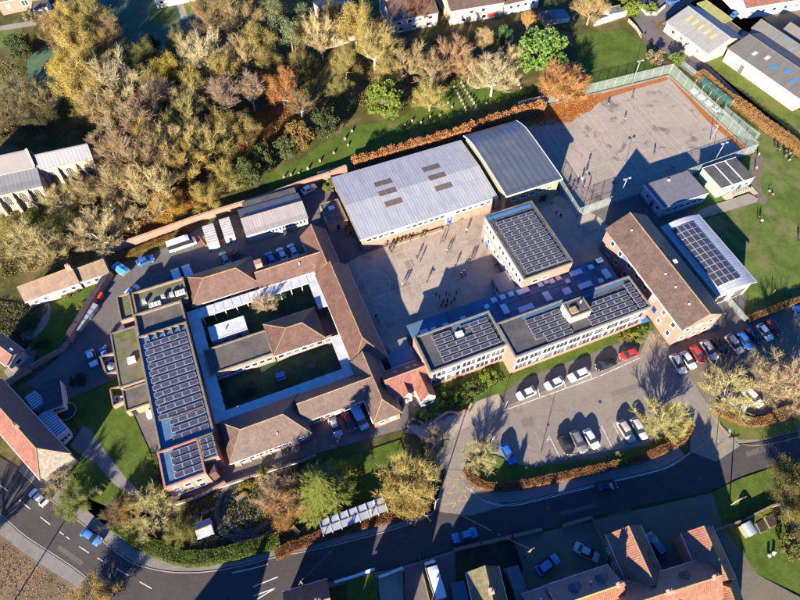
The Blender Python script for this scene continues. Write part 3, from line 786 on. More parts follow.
def PANEL(w, h):
    k = (w, h)
    if k in _pan: return _pan[k]
    mb = MB(); mb.box(-w / 2, w / 2, 0, h, -0.04, 0.0, 0)
    e = 0.042
    mb.quad((-w / 2 + e, e, 0.004), (w / 2 - e, e, 0.004), (w / 2 - e, h - e, 0.004), (-w / 2 + e, h - e, 0.004), 1)
    mb.box(-w / 2 + 0.1, -w / 2 + 0.16, h - 0.1, h - 0.04, -0.3, -0.04, 0, False)
    mb.box(w / 2 - 0.16, w / 2 - 0.1, h - 0.1, h - 0.04, -0.3, -0.04, 0, False)
    _pan[k] = mb.mesh('solar_panel', [M_ALU, M_CELL])
    return _pan[k]

# ================================================================== the school (one frame, turned 22 degrees)
EX = Vector((math.cos(ANG), math.sin(ANG), 0)); EY = Vector((-math.sin(ANG), math.cos(ANG), 0))
def UV(u, v, z=0.0): return EX * u + EY * v + Vector((0, 0, z))
class SB(B):
    def __init__(s, name, label, cat, u0, u1, v0, v1, group=None):
        s.ang = ANG; s.o = UV(u0, v0); s.w, s.d = u1 - u0, v1 - v0
        s.root = thing(name, label, cat, s.o, ANG, group)
def frange(a, b, n): return [a + (b - a) * (k + 0.5) / n for k in range(n)]
def skylight(b, x, y, z, w=1.2, d=1.2, h=0.35, name='skylight', m=None):
    mb = MB(); mb.box(x - w / 2, x + w / 2, y - d / 2, y + d / 2, z, z + h)
    o = b.part(name, mb, M_FRAME)
    mb = MB(); mb.quad((x - w / 2 + .1, y - d / 2 + .1, z + h + .012), (x + w / 2 - .1, y - d / 2 + .1, z + h + .012), (x + w / 2 - .1, y + d / 2 - .1, z + h + .012), (x - w / 2 + .1, y + d / 2 - .1, z + h + .012))
    b.part('glazing', mb, m or M_SKYL, o)
def vent(b, x, y, z, r=0.25, h=0.6):
    mb = MB(); mb.tube((x, y, z), (x, y, z + h), r * .7, r * .7, 8, 0, True); mb.tube((x, y, z + h), (x, y, z + h + .18), r, r * .6, 8, 0, True)
    b.part('roof_vent', mb, M_FRAME)

# --- sports hall: wide profiled roof, six brown rooflights
b = SB('sports_hall', 'large school hall with pale grey profiled roof and six brown rooflights', 'hall', 24.4, 58.7, 84.0, 104.4)
w, d, ze = b.w, b.d, 5.0
b.walls(0.5, w - 0.5, 0.5, d - 0.5, ze, M_BRICK)
b.pitched(0.3, w - 0.3, 0.3, d - 0.3, ze + 0.05, ze + 0.75, M_HALL, 'x', over=0.3, ridge=False, wallm=M_BRICK)
def hallz(y): return ze + 0.05 + 0.7 * (1 - abs(y - d / 2) / (d / 2))
for (px, py) in ((383, 183), (387.5, 192.5), (393.5, 202.5), (431, 168), (437, 177), (443.5, 187)):
    x, y = b.loc(px, py, 5.5)
    mb = MB()
    z0, z1 = hallz(y - .75), hallz(y + .75)
    mb.quad((x - 2.1, y - .75, z0 + .06), (x + 2.1, y - .75, z0 + .06), (x + 2.1, y + .75, z1 + .06), (x - 2.1, y + .75, z1 + .06))
    mb.quad((x - 2.1, y - .75, z0), (x + 2.1, y - .75, z0), (x + 2.1, y - .75, z0 + .06), (x - 2.1, y - .75, z0 + .06))
    b.part('rooflight', mb, M_OLIVEB)
mb = MB(); mb.box(-0.05, w + 0.05, -0.14, 0.0, ze - 0.35, ze + 0.1); b.part('fascia', mb, M_WHITE)
mb = MB(); mb.box(-0.14, 0.0, 0, d, ze - 0.3, ze + 0.12); b.part('fascia', mb, M_COPEG)
for t in frange(1.5, 21, 14): b.window('S', t, 3.4, 1.25, 1.0, 0.5, panes=1)
for t in frange(23.5, 33, 6): b.window('S', t, 3.4, 1.25, 1.0, 0.5)
b.box('wall_panel', 21.2, 23.4, 0.38, 0.5, 0.2, 4.4, M_WHITE)
for t in (21.8, 22.7): b.window('S', t, 1.4, 0.7, 2.2, 0.38, 'blue', 'door')
b.box('plant_trough', 8, 20, -0.9, -0.2, 0, 0.45, M_TIMBER)
b.box('plinth', 0.46, w - 0.46, 0.44, 0.5, 0, 0.5, M_BRICKD)
# --- low store and rails at the hall's left end
b = SB('lean_to_store', 'low brown flat roofed store against the left end of the large hall', 'shed', 19.6, 24.2, 92.5, 99.5)
b.walls(0, b.w, 0, b.d, 2.6, M_TIMBER); b.flat(0, b.w, 0, b.d, 2.6, M_FELTB, 0.15, 0.2); b.window('W', 3, 1.4, 1.2, 1.0, 0); b.window('S', 2.2, 1.1, 0.9, 2.0, 0, 'blue', 'door')
skylight(b, 2.2, 4.8, 2.62, 1.4, .9)

# --- gym with arched roof
b = SB('gymnasium', 'gymnasium with dark arched metal roof and yellow green side wall', 'gymnasium', 60.0, 73.8, 82.3, 104.3)
w, d = b.w, b.d
def gz(t): # height along depth, t 0 south .. 1 north
    return 7.0 + 0.45 * math.sin(min(1, t / 0.9) * math.pi * 0.62) - (1.5 * max(0, (t - 0.76) / 0.24) ** 1.7)
nn = 18
mb = MB()
for k in range(nn):
    t0, t1 = k / nn, (k + 1) / nn
    y0, y1 = -0.5 + (d + 1) * t0, -0.5 + (d + 1) * t1
    mb.quad((-0.5, y0, gz(t0)), (w + 0.5, y0, gz(t0)), (w + 0.5, y1, gz(t1)), (-0.5, y1, gz(t1)), 0, True)
    mb.quad((-0.5, y1, gz(t1) - .2), (w + 0.5, y1, gz(t1) - .2), (w + 0.5, y0, gz(t0) - .2), (-0.5, y0, gz(t0) - .2), 0, True)
b.part('arched_roof', mb, M_GYM)
for sx in (-0.5, w + 0.5):
    mb = MB()
    for k in range(nn):
        t0, t1 = k / nn, (k + 1) / nn
        y0, y1 = -0.5 + (d + 1) * t0, -0.5 + (d + 1) * t1
        a, c = sx - 0.06, sx + 0.06
        for (p, q) in ((a, a), (c, c)):
            mb.quad((p, y0, gz(t0) - .3), (p, y1, gz(t1) - .3), (p, y1, gz(t1) + .06), (p, y0, gz(t0) + .06))
        mb.quad((a, y0, gz(t0) + .06), (c, y0, gz(t0) + .06), (c, y1, gz(t1) + .06), (a, y1, gz(t1) + .06))
    b.part('verge_trim', mb, M_FRAME)
mb = MB(); mb.box(-0.5, w + 0.5, -0.62, -0.5, gz(0) - .3, gz(0) + .08); b.part('fascia', mb, M_FRAME)
mb = MB()
for xx in (0, w):
    pts = [(xx, 0, 0), (xx, d, 0)] + [(xx, d * (1 - k / 10), gz(1 - k / 10) - .21) for k in range(11)]
    mb.poly(pts)
mb.quad((0, 0, 0), (w, 0, 0), (w, 0, gz(0) - .2), (0, 0, gz(0) - .2)); mb.quad((w, d, 0), (0, d, 0), (0, d, gz(1) - .2), (w, d, gz(1) - .2))
b.part('wall', mb, M_YELLOWW)
for t in (3.0, 5.0, 11.5, 13.0): b.window('W', t, 3.2, 0.9, 1.1, 0, 'dark')
b.windows('S', frange(1, w - 1, 5), 4.6, 1.6, 1.1, 0)
b.window('S', 10.5, 1.2, 1.8, 2.3, 0, 'dark', 'door', 2)
mb = MB(); mb.box(-1.4, 0, 2.2, 6.6, 0, 2.7); b.part('porch', mb, M_CREAM)

# --- two storey block with a full roof of solar panels
b = SB('science_block', 'two storey block by the playground, roof fully covered with solar panels', 'school block', 52.0, 63.7, 59.4, 78.0)
w, d, z = b.w, b.d, 7.5
b.walls(0, w, 0, d, z, M_BRICK); b.flat(0, w, 0, d, z, M_FELTD, 0.25, 0.18, M_FELTD)
px, py = (w - 2.4) / 5, (d - 3.4) / 12
b.panels(5, 12, lambda i, j: (1.2 + px * (i + .5), 1.0 + py * j, z + 0.2), pw=px - 0.1, ph=.80)
b.box('parapet_cap', 0.5, w - 0.5, d - 1.4, d - 0.6, z + 0.03, z + 0.09, plain('blue_membrane', (0.05, 0.17, 0.36), 0.5))
for zz in (5.6, 2.4):
    for k in range(11): b.window('W', 1.2 + 1.55 * k, zz, 1.1, 1.5, 0)
for zz, m_ in ((6.75, M_WHITE), (4.45, M_WHITE)): b.box('cladding_band', -0.05, 0, 0.3, d - .3, zz - .3, zz + .3, m_)
b.window('W', 15.4, 1.1, 1.1, 2.2, -0.05, 'blue', 'door'); b.window('W', 17.2, 1.1, 1.0, 2.2, -0.05, 'blue', 'door')
b.windows('S', (3.0, 5.4), 5.4, 1.5, 1.2, 0)
# hanging rail on the parapet edge
for y0, y1, x0 in ((0, d, 0.12), (0, d, w - .12)):
    mb = MB(); mb.tube((x0, y0 + .2, z + .62), (x0, y1 - .2, z + .62), .03, .03, 4)
    for k in range(8): mb.tube((x0, y0 + .4 + k * (d - .8) / 7, z + .3), (x0, y0 + .4 + k * (d - .8) / 7, z + .62), .025, .025, 4)
    b.part('guard_rail', mb, M_STEEL)
# grey lean-to beside it
b = SB('playground_shelter', 'grey flat roofed shelter against the playground side of the solar panelled block', 'shelter', 48.0, 51.85, 59.6, 65.6)
b.walls(0.2, b.w, 0.2, b.d - .2, 2.7, M_COPEG); b.flat(0, b.w, 0, b.d, 2.75, M_CORR, 0.0); b.box('fascia', -0.05, 0, 0, b.d, 2.5, 2.85, M_STEEL); b.window('W', 3, 1.2, 1.6, 1.4, 0.2)

# --- main teaching block (two storeys to the front, low blue roof behind)
b = SB('main_teaching_block', 'long two storey front block with white window bands and solar roof', 'school block', 25.2, 73.0, 43.8, 60.2)
w, d, z = b.w, b.d, 7.0
yl, yr = 3.2, 0.0                     # the left half is set back
xs = 16.6
mb = MB(); mb.box(0, xs, yl, 11.6, 0, z - .05); mb.box(xs, w, yr, 8.3, 0, z - .04); b.part('wall', mb, M_BRICK)
b.box('rear_wall', 1.2, w - 0.2, 8.2, d, 0, 3.5, M_BRICK)
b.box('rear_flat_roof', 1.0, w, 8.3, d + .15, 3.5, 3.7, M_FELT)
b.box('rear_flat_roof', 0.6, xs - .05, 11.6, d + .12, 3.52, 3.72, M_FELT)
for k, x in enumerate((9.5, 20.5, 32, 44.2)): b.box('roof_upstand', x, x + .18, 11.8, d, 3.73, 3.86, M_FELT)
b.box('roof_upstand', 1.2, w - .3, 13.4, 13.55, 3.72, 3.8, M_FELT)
for (px_, py_, sw, sd) in ((424, 331.5, 1.7, .9), (434, 329.5, 1.1, 1.1), (446, 325.5, 1.2, 1.2), (463.5, 319, 1.2, 1.2), (487, 306.5, 1.0, 1.0), (494, 300, 1.1, 1.1), (502.5, 297, 1.1, 1.1), (511, 294, 1.1, 1.1), (523, 291, 2.8, 1.2), (505, 309, 1.3, 2.4), (526, 308, 3.4, 1.3), (540.5, 284.5, 1.1, 1.1), (546, 281.5, 1.1, 1.1), (552, 281, 1.1, 1.1), (558.5, 278, 1.1, 1.1), (568, 281, .9, .9), (547.5, 296, 1.4, 2.3), (576, 272.5, 2.8, 1.2), (585.5, 285, 3.0, 1.3), (591, 267, 1.1, 1.1), (606.5, 273.5, 1.4, 2.4), (601, 280.5, 1.0, 1.0), (567, 291, 1.6, 1.6)):
    x, y = b.loc(px_, py_, 4.0)
    if y > d - 0.6: y = d - 0.8
    skylight(b, x, y, 3.71, sw, sd, 0.4)
b.box('plant_box', *(lambda q: (q[0] - 2.4, q[0] + 2.4, q[1] - .7, q[1] + .7))(b.loc(481, 314, 4.2)), 3.71, 4.5, M_FELT)
b.box('plant_box', *(lambda q: (q[0] - 1.6, q[0] + 1.6, q[1] - .6, q[1] + .6))(b.loc(566, 299, 4.2)), 3.71, 4.6, M_FELT)
# front roofs
b.flat(0, xs, yl, 11.6, z, M_FELTD, 0.3, 0.3, M_COPEG)
b.flat(xs + .02, w, yr, 8.3, z, M_FELTD, 0.32, 0.3, M_COPEG)
b.box('end_parapet', -0.1, 0.35, yl - .05, 11.6, z + 0.3, z + 0.5, M_COPE)
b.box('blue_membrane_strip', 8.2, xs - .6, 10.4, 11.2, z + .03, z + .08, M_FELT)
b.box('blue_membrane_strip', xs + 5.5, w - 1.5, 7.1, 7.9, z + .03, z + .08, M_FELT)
# solar arrays
pw_, pv = 2.03, 1.32
b.panels(6, 5, lambda i, j: (3.3 + pw_ * (i + .5), yl + 1.0 + pv * j, z + .2), pw=1.93, ph=.86, skip=((2, 3), (2, 4), (3, 3)))
skylight(b, 3.3 + pw_ * 2.7, yl + 1.0 + pv * 3.5, z, 1.5, 1.1, .55)
b.panels(4, 5, lambda i, j: (xs + 5.6 + 1.95 * (i + .5), .8 + 1.25 * j, z + .2), pw=1.85, ph=.82, skip=((0, 0),))
b.panels(6, 4, lambda i, j: (xs + 17.6 + 1.78 * (i + .5) + (0.0 if j < 4 else 0), .7 + 1.3 * j, z + .2), pw=1.68, ph=.84, skip=((0, 3), (0, 2)))
b.panels(1, 5, lambda i, j: (xs + 29.6, .7 + 1.3 * j, z + .2), pw=1.55, ph=.84)
skylight(b, xs + 14.2, 4.9, z, 1.5, 1.2, .5)
# stair tower on the roof
x0, y0 = b.loc(571.6, 317.9, 9.3)
mb = MB(); mb.box(x0, x0 + 4.6, y0, y0 + 3.6, z - .1, z + 2.3); tw = b.part('roof_tower', mb, M_CREAM)
mb = MB(); mb.box(x0 + .25, x0 + 4.35, y0 + .25, y0 + 3.35, z + 2.3, z + 2.36); b.part('tower_roof', mb, M_FELTD, tw)
mb = MB()
for (a, c, e, f) in ((x0 - .05, x0 + 4.65, y0 - .05, y0 + .22), (x0 - .05, x0 + 4.65, y0 + 3.4, y0 + 3.65), (x0 - .05, x0 + .22, y0 + .22, y0 + 3.4), (x0 + 4.4, x0 + 4.65, y0 + .22, y0 + 3.4)): mb.box(a, c, e, f, z + 2.25, z + 2.5)
b.part('tower_coping', mb, M_COPE, tw)
mb = MB(); mb.box(x0 + .5, x0 + 1.9, y0 + .6, y0 + 2.0, z + 2.37, z + 2.75); b.part('hatch', mb, M_TIMBER, tw)
mb = MB(); mb.tube((x0 + 3.4, y0 + 2.4, z + 2.36), (x0 + 3.4, y0 + 2.4, z + 3.3), .22, .22, 8, 0, True); b.part('flue', mb, M_STEEL, tw)
# facade: white panel bands with groups of windows, brick below
def bays(xa, xb, n, yf):
    for zc, h in ((5.35, 2.6), (2.75, 1.9)):
        b.box('white_band', xa + .1, xb - .1, yf - .06, yf, zc - h / 2, zc + h / 2, M_WHITE)
    bw = (xb - xa) / n
    for k in range(n):
        for zc in (5.45, 2.75):
            for q in range(3):
                b.window('S', xa + bw * (k + .2 + .3 * q), zc, bw * .24, 1.35, yf - .06, 'dark')
        b.box('pilaster', xa + bw * k + .02, xa + bw * k + .16, yf - .12, yf - .06, 1.8, 6.6, M_WHITE)
bays(0.3, xs - .3, 5, yl)
bays(xs + .4, w - 1.4, 10, yr)
b.window('E', 2.2, 5.2, 1.2, 1.4, w); b.window('E', 5.0, 5.2, 1.2, 1.4, w)
b.window('W', 6.5, 5.2, 1.0, 1.3, 0)
for k in range(6): b.window('N', 4 + 7.5 * k, 2.0, 2.2, 1.3, d)
b.box('door_canopy', w - .9, w + .6, -.9, .2, 2.5, 2.7, M_BLUE)
vent(b, 20.5, 9.6, 3.7, .3); vent(b, 46.5, 9.4, 3.7, .3)
b.box('cowl', 45.2, 46.6, 15.0, 16.0, 3.7, 4.9, M_FELT)

# --- tall brick range with tiled roof
b = SB('brick_range', 'tall pink brick building with steep roof, brown and dark slopes, beside row of cars', 'school block', 75.8, 85.7, 37.2, 64.8)
w, d = b.w, b.d
b.walls(0, w, 0, d, 7.0, M_BRICK)
b.pitched(0, w, 0, d, 7.0, 10.2, M_TILE_B, 'y', over=.3, wallm=M_BRICK, split=0.5)
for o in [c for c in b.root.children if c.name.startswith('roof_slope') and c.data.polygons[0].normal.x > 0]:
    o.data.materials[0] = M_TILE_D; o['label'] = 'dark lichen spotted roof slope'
for zz in (5.4, 2.2):
    for t in (2.0, 5.2): b.window('W', t, zz, 1.1, 1.5, 0)
    for t in (9, 12, 15, 18, 21.5, 24.5): b.window('W', t, zz, 1.2, 1.5, 0)
    b.windows('S', (2.0, 4.9, 7.8), zz, 1.3, 1.4, 0)
b.window('W', 7.4, 3.3, 1.2, 1.6, 0, 'blue'); b.window('W', 19.8, 5.5, 1.0, 1.5, -.001, 'blue')
b.windows('E', frange(1, 27, 8), 5.2, 1.2, 1.4, w)
for (t, s) in ((3.5, -1), (8, -1), (11.5, -1), (13.8, 1), (15.2, 1), (17.5, 1), (24, -1), (26, 1)):
    zz = 10.2 - 3.2 * .35
    vent(b, w / 2 + s * 1.75, t, zz - .25, .22, .45)
b.box('hatch', w / 2 + 1.2, w / 2 + 2.0, 12.8, 13.6, 8.6, 9.9, M_WHITE)

# --- sports canopy with curved roof
b = SB('dining_hall', 'hall with pale curved metal roof carrying a block of solar panels', 'hall', 89.0, 98.4, 42.0, 61.3)
w, d = b.w, b.d
def cz(t): return 5.3 + 1.25 * math.sin(math.pi * (0.12 + 0.80 * t)) - 0.45
nn = 12; mb = MB()
for k in range(nn):
    t0, t1 = k / nn, (k + 1) / nn
    x0, x1 = -.4 + (w + .8) * t0, -.4 + (w + .8) * t1
    mb.quad((x0, -.5, cz(t0)), (x1, -.5, cz(t1)), (x1, d + .5, cz(t1)), (x0, d + .5, cz(t0)), 0, True)
    mb.quad((x0, d + .5, cz(t0) - .2), (x1, d + .5, cz(t1) - .2), (x1, -.5, cz(t1) - .2), (x0, -.5, cz(t0) - .2), 0, True)
    for yy in (-.5, d + .5): mb.quad((x0, yy, cz(t0) - .2), (x1, yy, cz(t1) - .2), (x1, yy, cz(t1)), (x0, yy, cz(t0)))
b.part('curved_roof', mb, M_CANOPY)
mb = MB(); mb.box(-.52, -.4, -.5, d + .5, cz(0) - .3, cz(0) + .05); b.part('gutter', mb, M_STEEL)
mb = MB(); mb.box(w + .4, w + .52, -.5, d + .5, cz(1) - .3, cz(1) + .05); b.part('gutter', mb, M_STEEL)
mb = MB(); pts = [(0, 0, 0), (w, 0, 0)] + [(w * (1 - k / 8), 0, cz(1 - k / 8) - .22) for k in range(9)]
mb.poly(pts); mb.poly([(p[0], d, p[2]) for p in reversed(pts)])
mb.quad((0, d, 0), (0, 0, 0), (0, 0, cz(0) - .2), (0, d, cz(0) - .2)); mb.quad((w, 0, 0), (w, d, 0), (w, d, cz(1) - .2), (w, 0, cz(1) - .2))
b.part('wall', mb, M_CREAM)
b.windows('S', (2.4, 7.0), 2.0, 2.4, 2.2, 0, 'dark', 2)
b.windows('E', frange(1, d - 1, 6), 2.4, 2.0, 1.6, w)
me = PANEL(1.42, 1.60)
for i in range(4):
    for j in range(10):
        x = .75 + 1.47 * (i + .5); t = (x + .4) / (w + .8)
        o = mkobj('solar_panel', me, b.root, (x, 1.4 + 1.66 * j, cz(t) + .12))
        o.rotation_euler = (0, -math.atan2(cz(t + .05) - cz(t - .05), .1 * (w + .8)), 0)
mb = MB(); mb.box(85.9 - 89.0, -.55, .6, d - .5, 3.0, 3.15); b.part('link_roof', mb, M_FELTM)

# --- temporary classrooms by the court
b = SB('portable_classroom', 'grey flat roofed temporary classroom with a blue door beside the sports court', 'classroom', 94.0, 106.7, 67.4, 75.5)
b.walls(0, b.w, 0, b.d, 3.4, mat('blue_grey_cladding', (0.30, 0.33, 0.38), (0.24, 0.26, 0.3))); b.flat(0, b.w, 0, b.d, 3.42, mat('slate_grey_roof', (0.155, 0.15, 0.16), (0.12, 0.118, 0.125), scale=0.8), .0)
b.box('fascia', -.06, b.w + .06, -.06, 0, 3.1, 3.5, M_FRAME); b.box('fascia', -.06, 0, 0, b.d, 3.1, 3.5, M_FRAME)
b.windows('W', (1.6, 5.6, 7.0), 1.9, 1.0, 1.3, 0); b.window('W', 3.6, 1.2, 1.0, 2.1, 0, 'blue', 'door'); b.windows('S', frange(1, 12, 6), 1.9, 1.4, 1.2, 0)
skylight(b, 6.3, 7.0, 3.44, .5, .5, .3)
b = SB('portable_classroom', 'mint green temporary classroom with dark striped roof at the field edge', 'classroom', 110.5, 120.4, 67.5, 74.7)
b.walls(0, b.w, 0, b.d, 3.4, M_GREENW); b.flat(0, b.w, 0, b.d, 3.42, M_FELTD, 0)
for x in (3.3, 6.6): b.box('roof_joint', x - .12, x + .12, 0, b.d, 3.45, 3.52, M_FRAME)
b.box('fascia', -.06, b.w + .06, -.06, 0, 3.15, 3.5, M_GREENW); b.box('fascia', -.06, b.w + .06, b.d, b.d + .06, 3.15, 3.5, M_FRAME)
b.windows('S', (2.0, 4.2, 8.2), 1.9, 1.3, 1.2, 0); b.window('S', 6.3, 1.3, 1.0, 2.1, 0, 'blue', 'door')
mb = MB()
mb.box(3.6, 9.2, -1.7, -.1, .75, .85)
for k in range(8): mb.box(3.6 + .75 * k, 3.68 + .75 * k, -1.7, -1.62, .85, 1.8)
mb.box(3.6, 9.2, -1.7, -1.62, 1.75, 1.83)
for k in range(5): mb.box(1.8 + .36 * k, 2.2 + .36 * k, -1.7, -.2, 0, .15 * (k + 1))
mb.box(9.2, 10.6, -2.8, -.2, .2, .3); b.part('timber_ramp', mb, mat('pale_timber', (0.42, 0.36, 0.28), (0.3, 0.25, 0.19), scale=2))
sheet('footpath', [(685, 218), (708, 207), (748, 194), (758, 199), (756, 203), (712, 216), (690, 223)], M_PATHW)

# ---------------------------------------------------------------- courtyard ranges
ZE, ZR = 3.5, 6.5
b = SB('north_range', 'hip roofed brown tiled range at the back left of the courtyards', 'school range', -14.0, 0.4, 82.0, 89.4)
b.walls(0.1, b.w - .1, .1, b.d - .1, ZE, M_BRICK); b.pitched(0, b.w, 0, b.d, ZE, ZR, M_TILE_A, 'x', hips=(4.0, 4.0))
b.windows('N', frange(1, 13.5, 6), 1.9, 1.4, 1.3, b.d - .1); b.windows('S', frange(1, 13.5, 7), 1.9, 1.3, 1.3, .1)
b = SB('north_range', 'lower gabled brown tiled range with brick chimney, joining back left hip roof', 'school range', 0.6, 15.0, 81.0, 85.9)
b.walls(0.05, b.w, .1, b.d - .1, ZE, M_BRICK); b.pitched(-.3, b.w + .4, 0, b.d, ZE, 5.9, M_TILE_A, 'x', over=.25)
b.chimney(.9, 4.1, 4.3, 7.0, 1.5, 1.3, 0); b.windows('S', frange(1, 12, 6), 1.9, 1.3, 1.3, .1); vent(b, 9.2, 1.6, 4.9, .18)
b = SB('north_east_range', 'short gabled tiled range facing the alley beside the large hall', 'school range', 12.6, 18.0, 80.2, 91.0)
b.walls(.1, b.w - .1, .1, b.d - .1, ZE, M_BRICK); b.pitched(0, b.w, 0, b.d, ZE, 6.4, M_TILE_A, 'y', over=.25, wallm=M_BRICK)
b.windows('E', frange(1, 10, 4), 1.9, 1.4, 1.3, b.w - .1); b.windows('N', (2.7,), 1.9, 1.6, 1.3, b.d - .1)
b = SB('east_range', 'long tiled range between courtyards and playground, lit slope and shaded slope', 'school range', 12.6, 19.3, 55.2, 79.6)
b.walls(.1, b.w - .1, .1, b.d - .1, ZE, M_BRICK); b.pitched(0, b.w, 0, b.d, ZE, ZR, M_TILE_A, 'y', hips=(4.6, 0), over=.25, wallm=M_BRICK)
b.windows('E', frange(1, 23, 11), 1.9, 1.3, 1.4, b.w - .1); b.windows('W', frange(1, 22, 9), 1.9, 1.2, 1.3, .1)
for t in (8, 14): b.box('blue_roof_panel', b.w + .02, b.w + .5, t, t + .6, 2.9, 3.0, M_BLUE)
b = SB('south_east_range', 'tiled cross range with hipped end by the school entrance', 'school range', 12.2, 17.6, 43.2, 56.5)
b.walls(.1, b.w - .1, .1, b.d - .1, ZE, M_BRICK); b.pitched(0, b.w, 0, b.d, ZE, 6.3, M_TILE_B, 'y', hips=(2.8, 0), over=.25, wallm=M_BRICK)
b.windows('S', (1.6, 3.8), 1.9, 1.2, 1.2, .1); b.windows('W', (2, 5), 1.9, 1.2, 1.2, .1)
b = SB('entrance_range', 'red tiled entrance range with two small front gables', 'school range', 17.7, 25.1, 46.4, 52.2)
b.walls(0, b.w, .1, b.d - .1, ZE, M_BRICK); b.pitched(-1.0, b.w - .02, 0, b.d, ZE, 6.1, M_TILE_R, 'x', over=.1, wallm=None)
for x0, x1, y0, zr in ((4.4, 7.4, -2.6, 5.7), (1.6, 3.4, -.6, 5.1)):
    mb = MB(); xm = (x0 + x1) / 2
    for (p, q) in ((((x0 - .2), ZE - .1), (xm, zr)), ((xm, zr), (x1 + .2, ZE - .1))):
        mb.quad((p[0], y0 - .2, p[1]), (q[0], y0 - .2, q[1]), (q[0], 2.6, q[1]), (p[0], 2.6, p[1]))
    b.part('porch_roof', mb, M_TILE_R)
    mb = MB(); mb.box(x0, x1, y0, .1, 0, ZE - .2); mb.poly([(x0, y0, ZE - .2), (x1, y0, ZE - .2), (xm, y0, zr - .15)]); b.part('porch_wall', mb, M_WHITE if y0 < -1 else M_CREAM)
    b.window('S', xm, 1.6, (x1 - x0) * .5, 1.5, y0)
for x in (1.8, 4.4, 5.9):
    mb = MB(); y = 4.3; z0 = ZE + (6.1 - ZE) * (b.d + .1 - y - .4) / 3.0; z1 = ZE + (6.1 - ZE) * (b.d + .1 - y + .4) / 3.0
    mb.quad((x - .4, y + .4, z0 + .08), (x - .4, y - .4, z1 + .08), (x + .4, y - .4, z1 + .08), (x + .4, y + .4, z0 + .08)); b.part('roof_window', mb, M_ROOFL)
b.box('rear_flat_roof', 1.8, b.w, b.d + .2, b.d + 3.6, 2.9, 3.1, M_FELT)
b.box('rear_wall', 1.9, b.w, b.d + .15, b.d + 3.5, 0, 2.9, M_BRICK)
b.box('canopy', 3.0, b.w - .2, b.d + 3.7, b.d + 6.2, 2.5, 2.62, M_CORR)
mb = MB()
for x in (3.3, 5.2, 7.0): mb.tube((x, b.d + 6.0, 0), (x, b.d + 6.0, 2.5), .06, .06, 6)
b.part('canopy_post', mb, M_STEEL)
b = SB('south_range', 'hip roofed mottled tile range at the front of the courtyards', 'school range', -14.6, 0.3, 45.8, 53.8)
b.walls(.1, b.w - .1, .1, b.d - .1, ZE, M_BRICK); b.pitched(0, b.w, 0, b.d, ZE, ZR, M_TILE_B, 'x', hips=(3.7, 3.9))
b.windows('S', frange(.8, 14.2, 8), 1.9, 1.5, 1.5, .1)
for k in range(8): b.box('brick_pier', .9 + 1.9 * k, 1.3 + 1.9 * k, -.1, .1, 0, 3.2, M_BRICKD)
vent(b, 9.3, 1.5, 4.3, .18)
b = SB('south_range', 'gabled tiled range above the three parked cars, patched with tree shadow', 'school range', 0.5, 14.6, 48.3, 53.7)
b.walls(.1, b.w, .1, b.d - .1, ZE, M_BRICK); b.pitched(-.6, b.w + .2, 0, b.d, ZE, 6.0, M_TILE_B, 'x', over=.25)
b.windows('S', frange(1, 11, 5), 1.9, 1.3, 1.3, .1)
b = SB('middle_range', 'hip roofed tiled pavilion between the two courtyards', 'school range', -1.3, 9.2, 64.1, 71.5)
b.walls(.1, b.w - .1, .1, b.d - .1, ZE, M_BRICK); b.pitched(0, b.w, 0, b.d, ZE, 5.8, M_TILE_A, 'x', hips=(4.1, 3.7))
b.windows('S', frange(.3, 10.2, 6), 1.9, 1.3, 1.3, .1); b.windows('N', frange(.3, 10.2, 5), 1.9, 1.3, 1.3, b.d - .1)
b.box('wall_extension', b.w - .1, 12.4, 0.1, .5, 0, 2.8, M_BRICK); b.window('S', 11.2, 1.8, 1.6, 1.2, .1)
b = SB('middle_flat_range', 'flat roofed brown and shaded grey range dividing the courtyards', 'school range', -14.4, -1.5, 64.4, 70.3)
b.walls(0, b.w, 0, b.d, 3.4, M_BRICK); b.flat(0, b.w, 0, b.d, 3.42, M_FELTB, .25, .25)
b.windows('S', frange(.4, 12.6, 8), 1.9, 1.2, 1.2, 0)
b = SB('courtyard_store', 'small white flat roofed store in the back courtyard', 'store', -12.4, -4.9, 72.3, 75.8)
b.walls(0, b.w, 0, b.d, 2.8, M_WHITE); b.flat(0, b.w, 0, b.d, 2.82, M_WALK, .08, .2, M_WHITE); b.window('S', 5.5, 1.3, .9, 2.0, 0, 'blue', 'door'); b.window('S', 2.5, 1.6, 1.4, 1.1, 0); vent(b, 3.2, 1.6, 2.8, .2, .3)
# cloister: flat pale roof on posts, one object all round
b = SB('covered_walkway', 'pale flat roofed covered walkway running round both courtyards', 'walkway', -15.8, 12.5, 54.2, 80.9)
w, d = b.w, b.d
for nm, (x0, x1, y0, y1) in (('walkway_roof', (0.1, w - .05, d - 2.5, d)), ('walkway_roof', (.1, 2.5, 2.0, d - 2.55)), ('walkway_roof', (0.1, w - .05, 0, 1.95)), ('walkway_roof', (w - 2.2, w - .05, d - 9.5, d - 2.55)), ('walkway_roof', (w - 2.2, w - .05, 2.0, 9.7))):
    b.box(nm, x0, x1, y0, y1, 2.95, 3.15, M_WALK)
for k in range(14):
    b.box('roof_rib', 2.0 + k * 1.85, 2.12 + k * 1.85, d - 2.45, d - .05, 3.15, 3.19, M_WALK); b.box('roof_rib', 2.0 + k * 1.85, 2.12 + k * 1.85, .05, 1.9, 3.15, 3.19, M_WALK)
for k in range(12): b.box('roof_rib', .2, 2.4, 3.0 + k * 1.75, 3.1 + k * 1.75, 3.15, 3.19, M_WALK)
for k in range(10):
    for yy in (d - 2.38, 1.82):
        mb = MB(); xx = 2.9 + k * 2.4; mb.box(xx - .07, xx + .07, yy - .07, yy + .07, 0, 2.95); b.part('post', mb, M_FRAME)
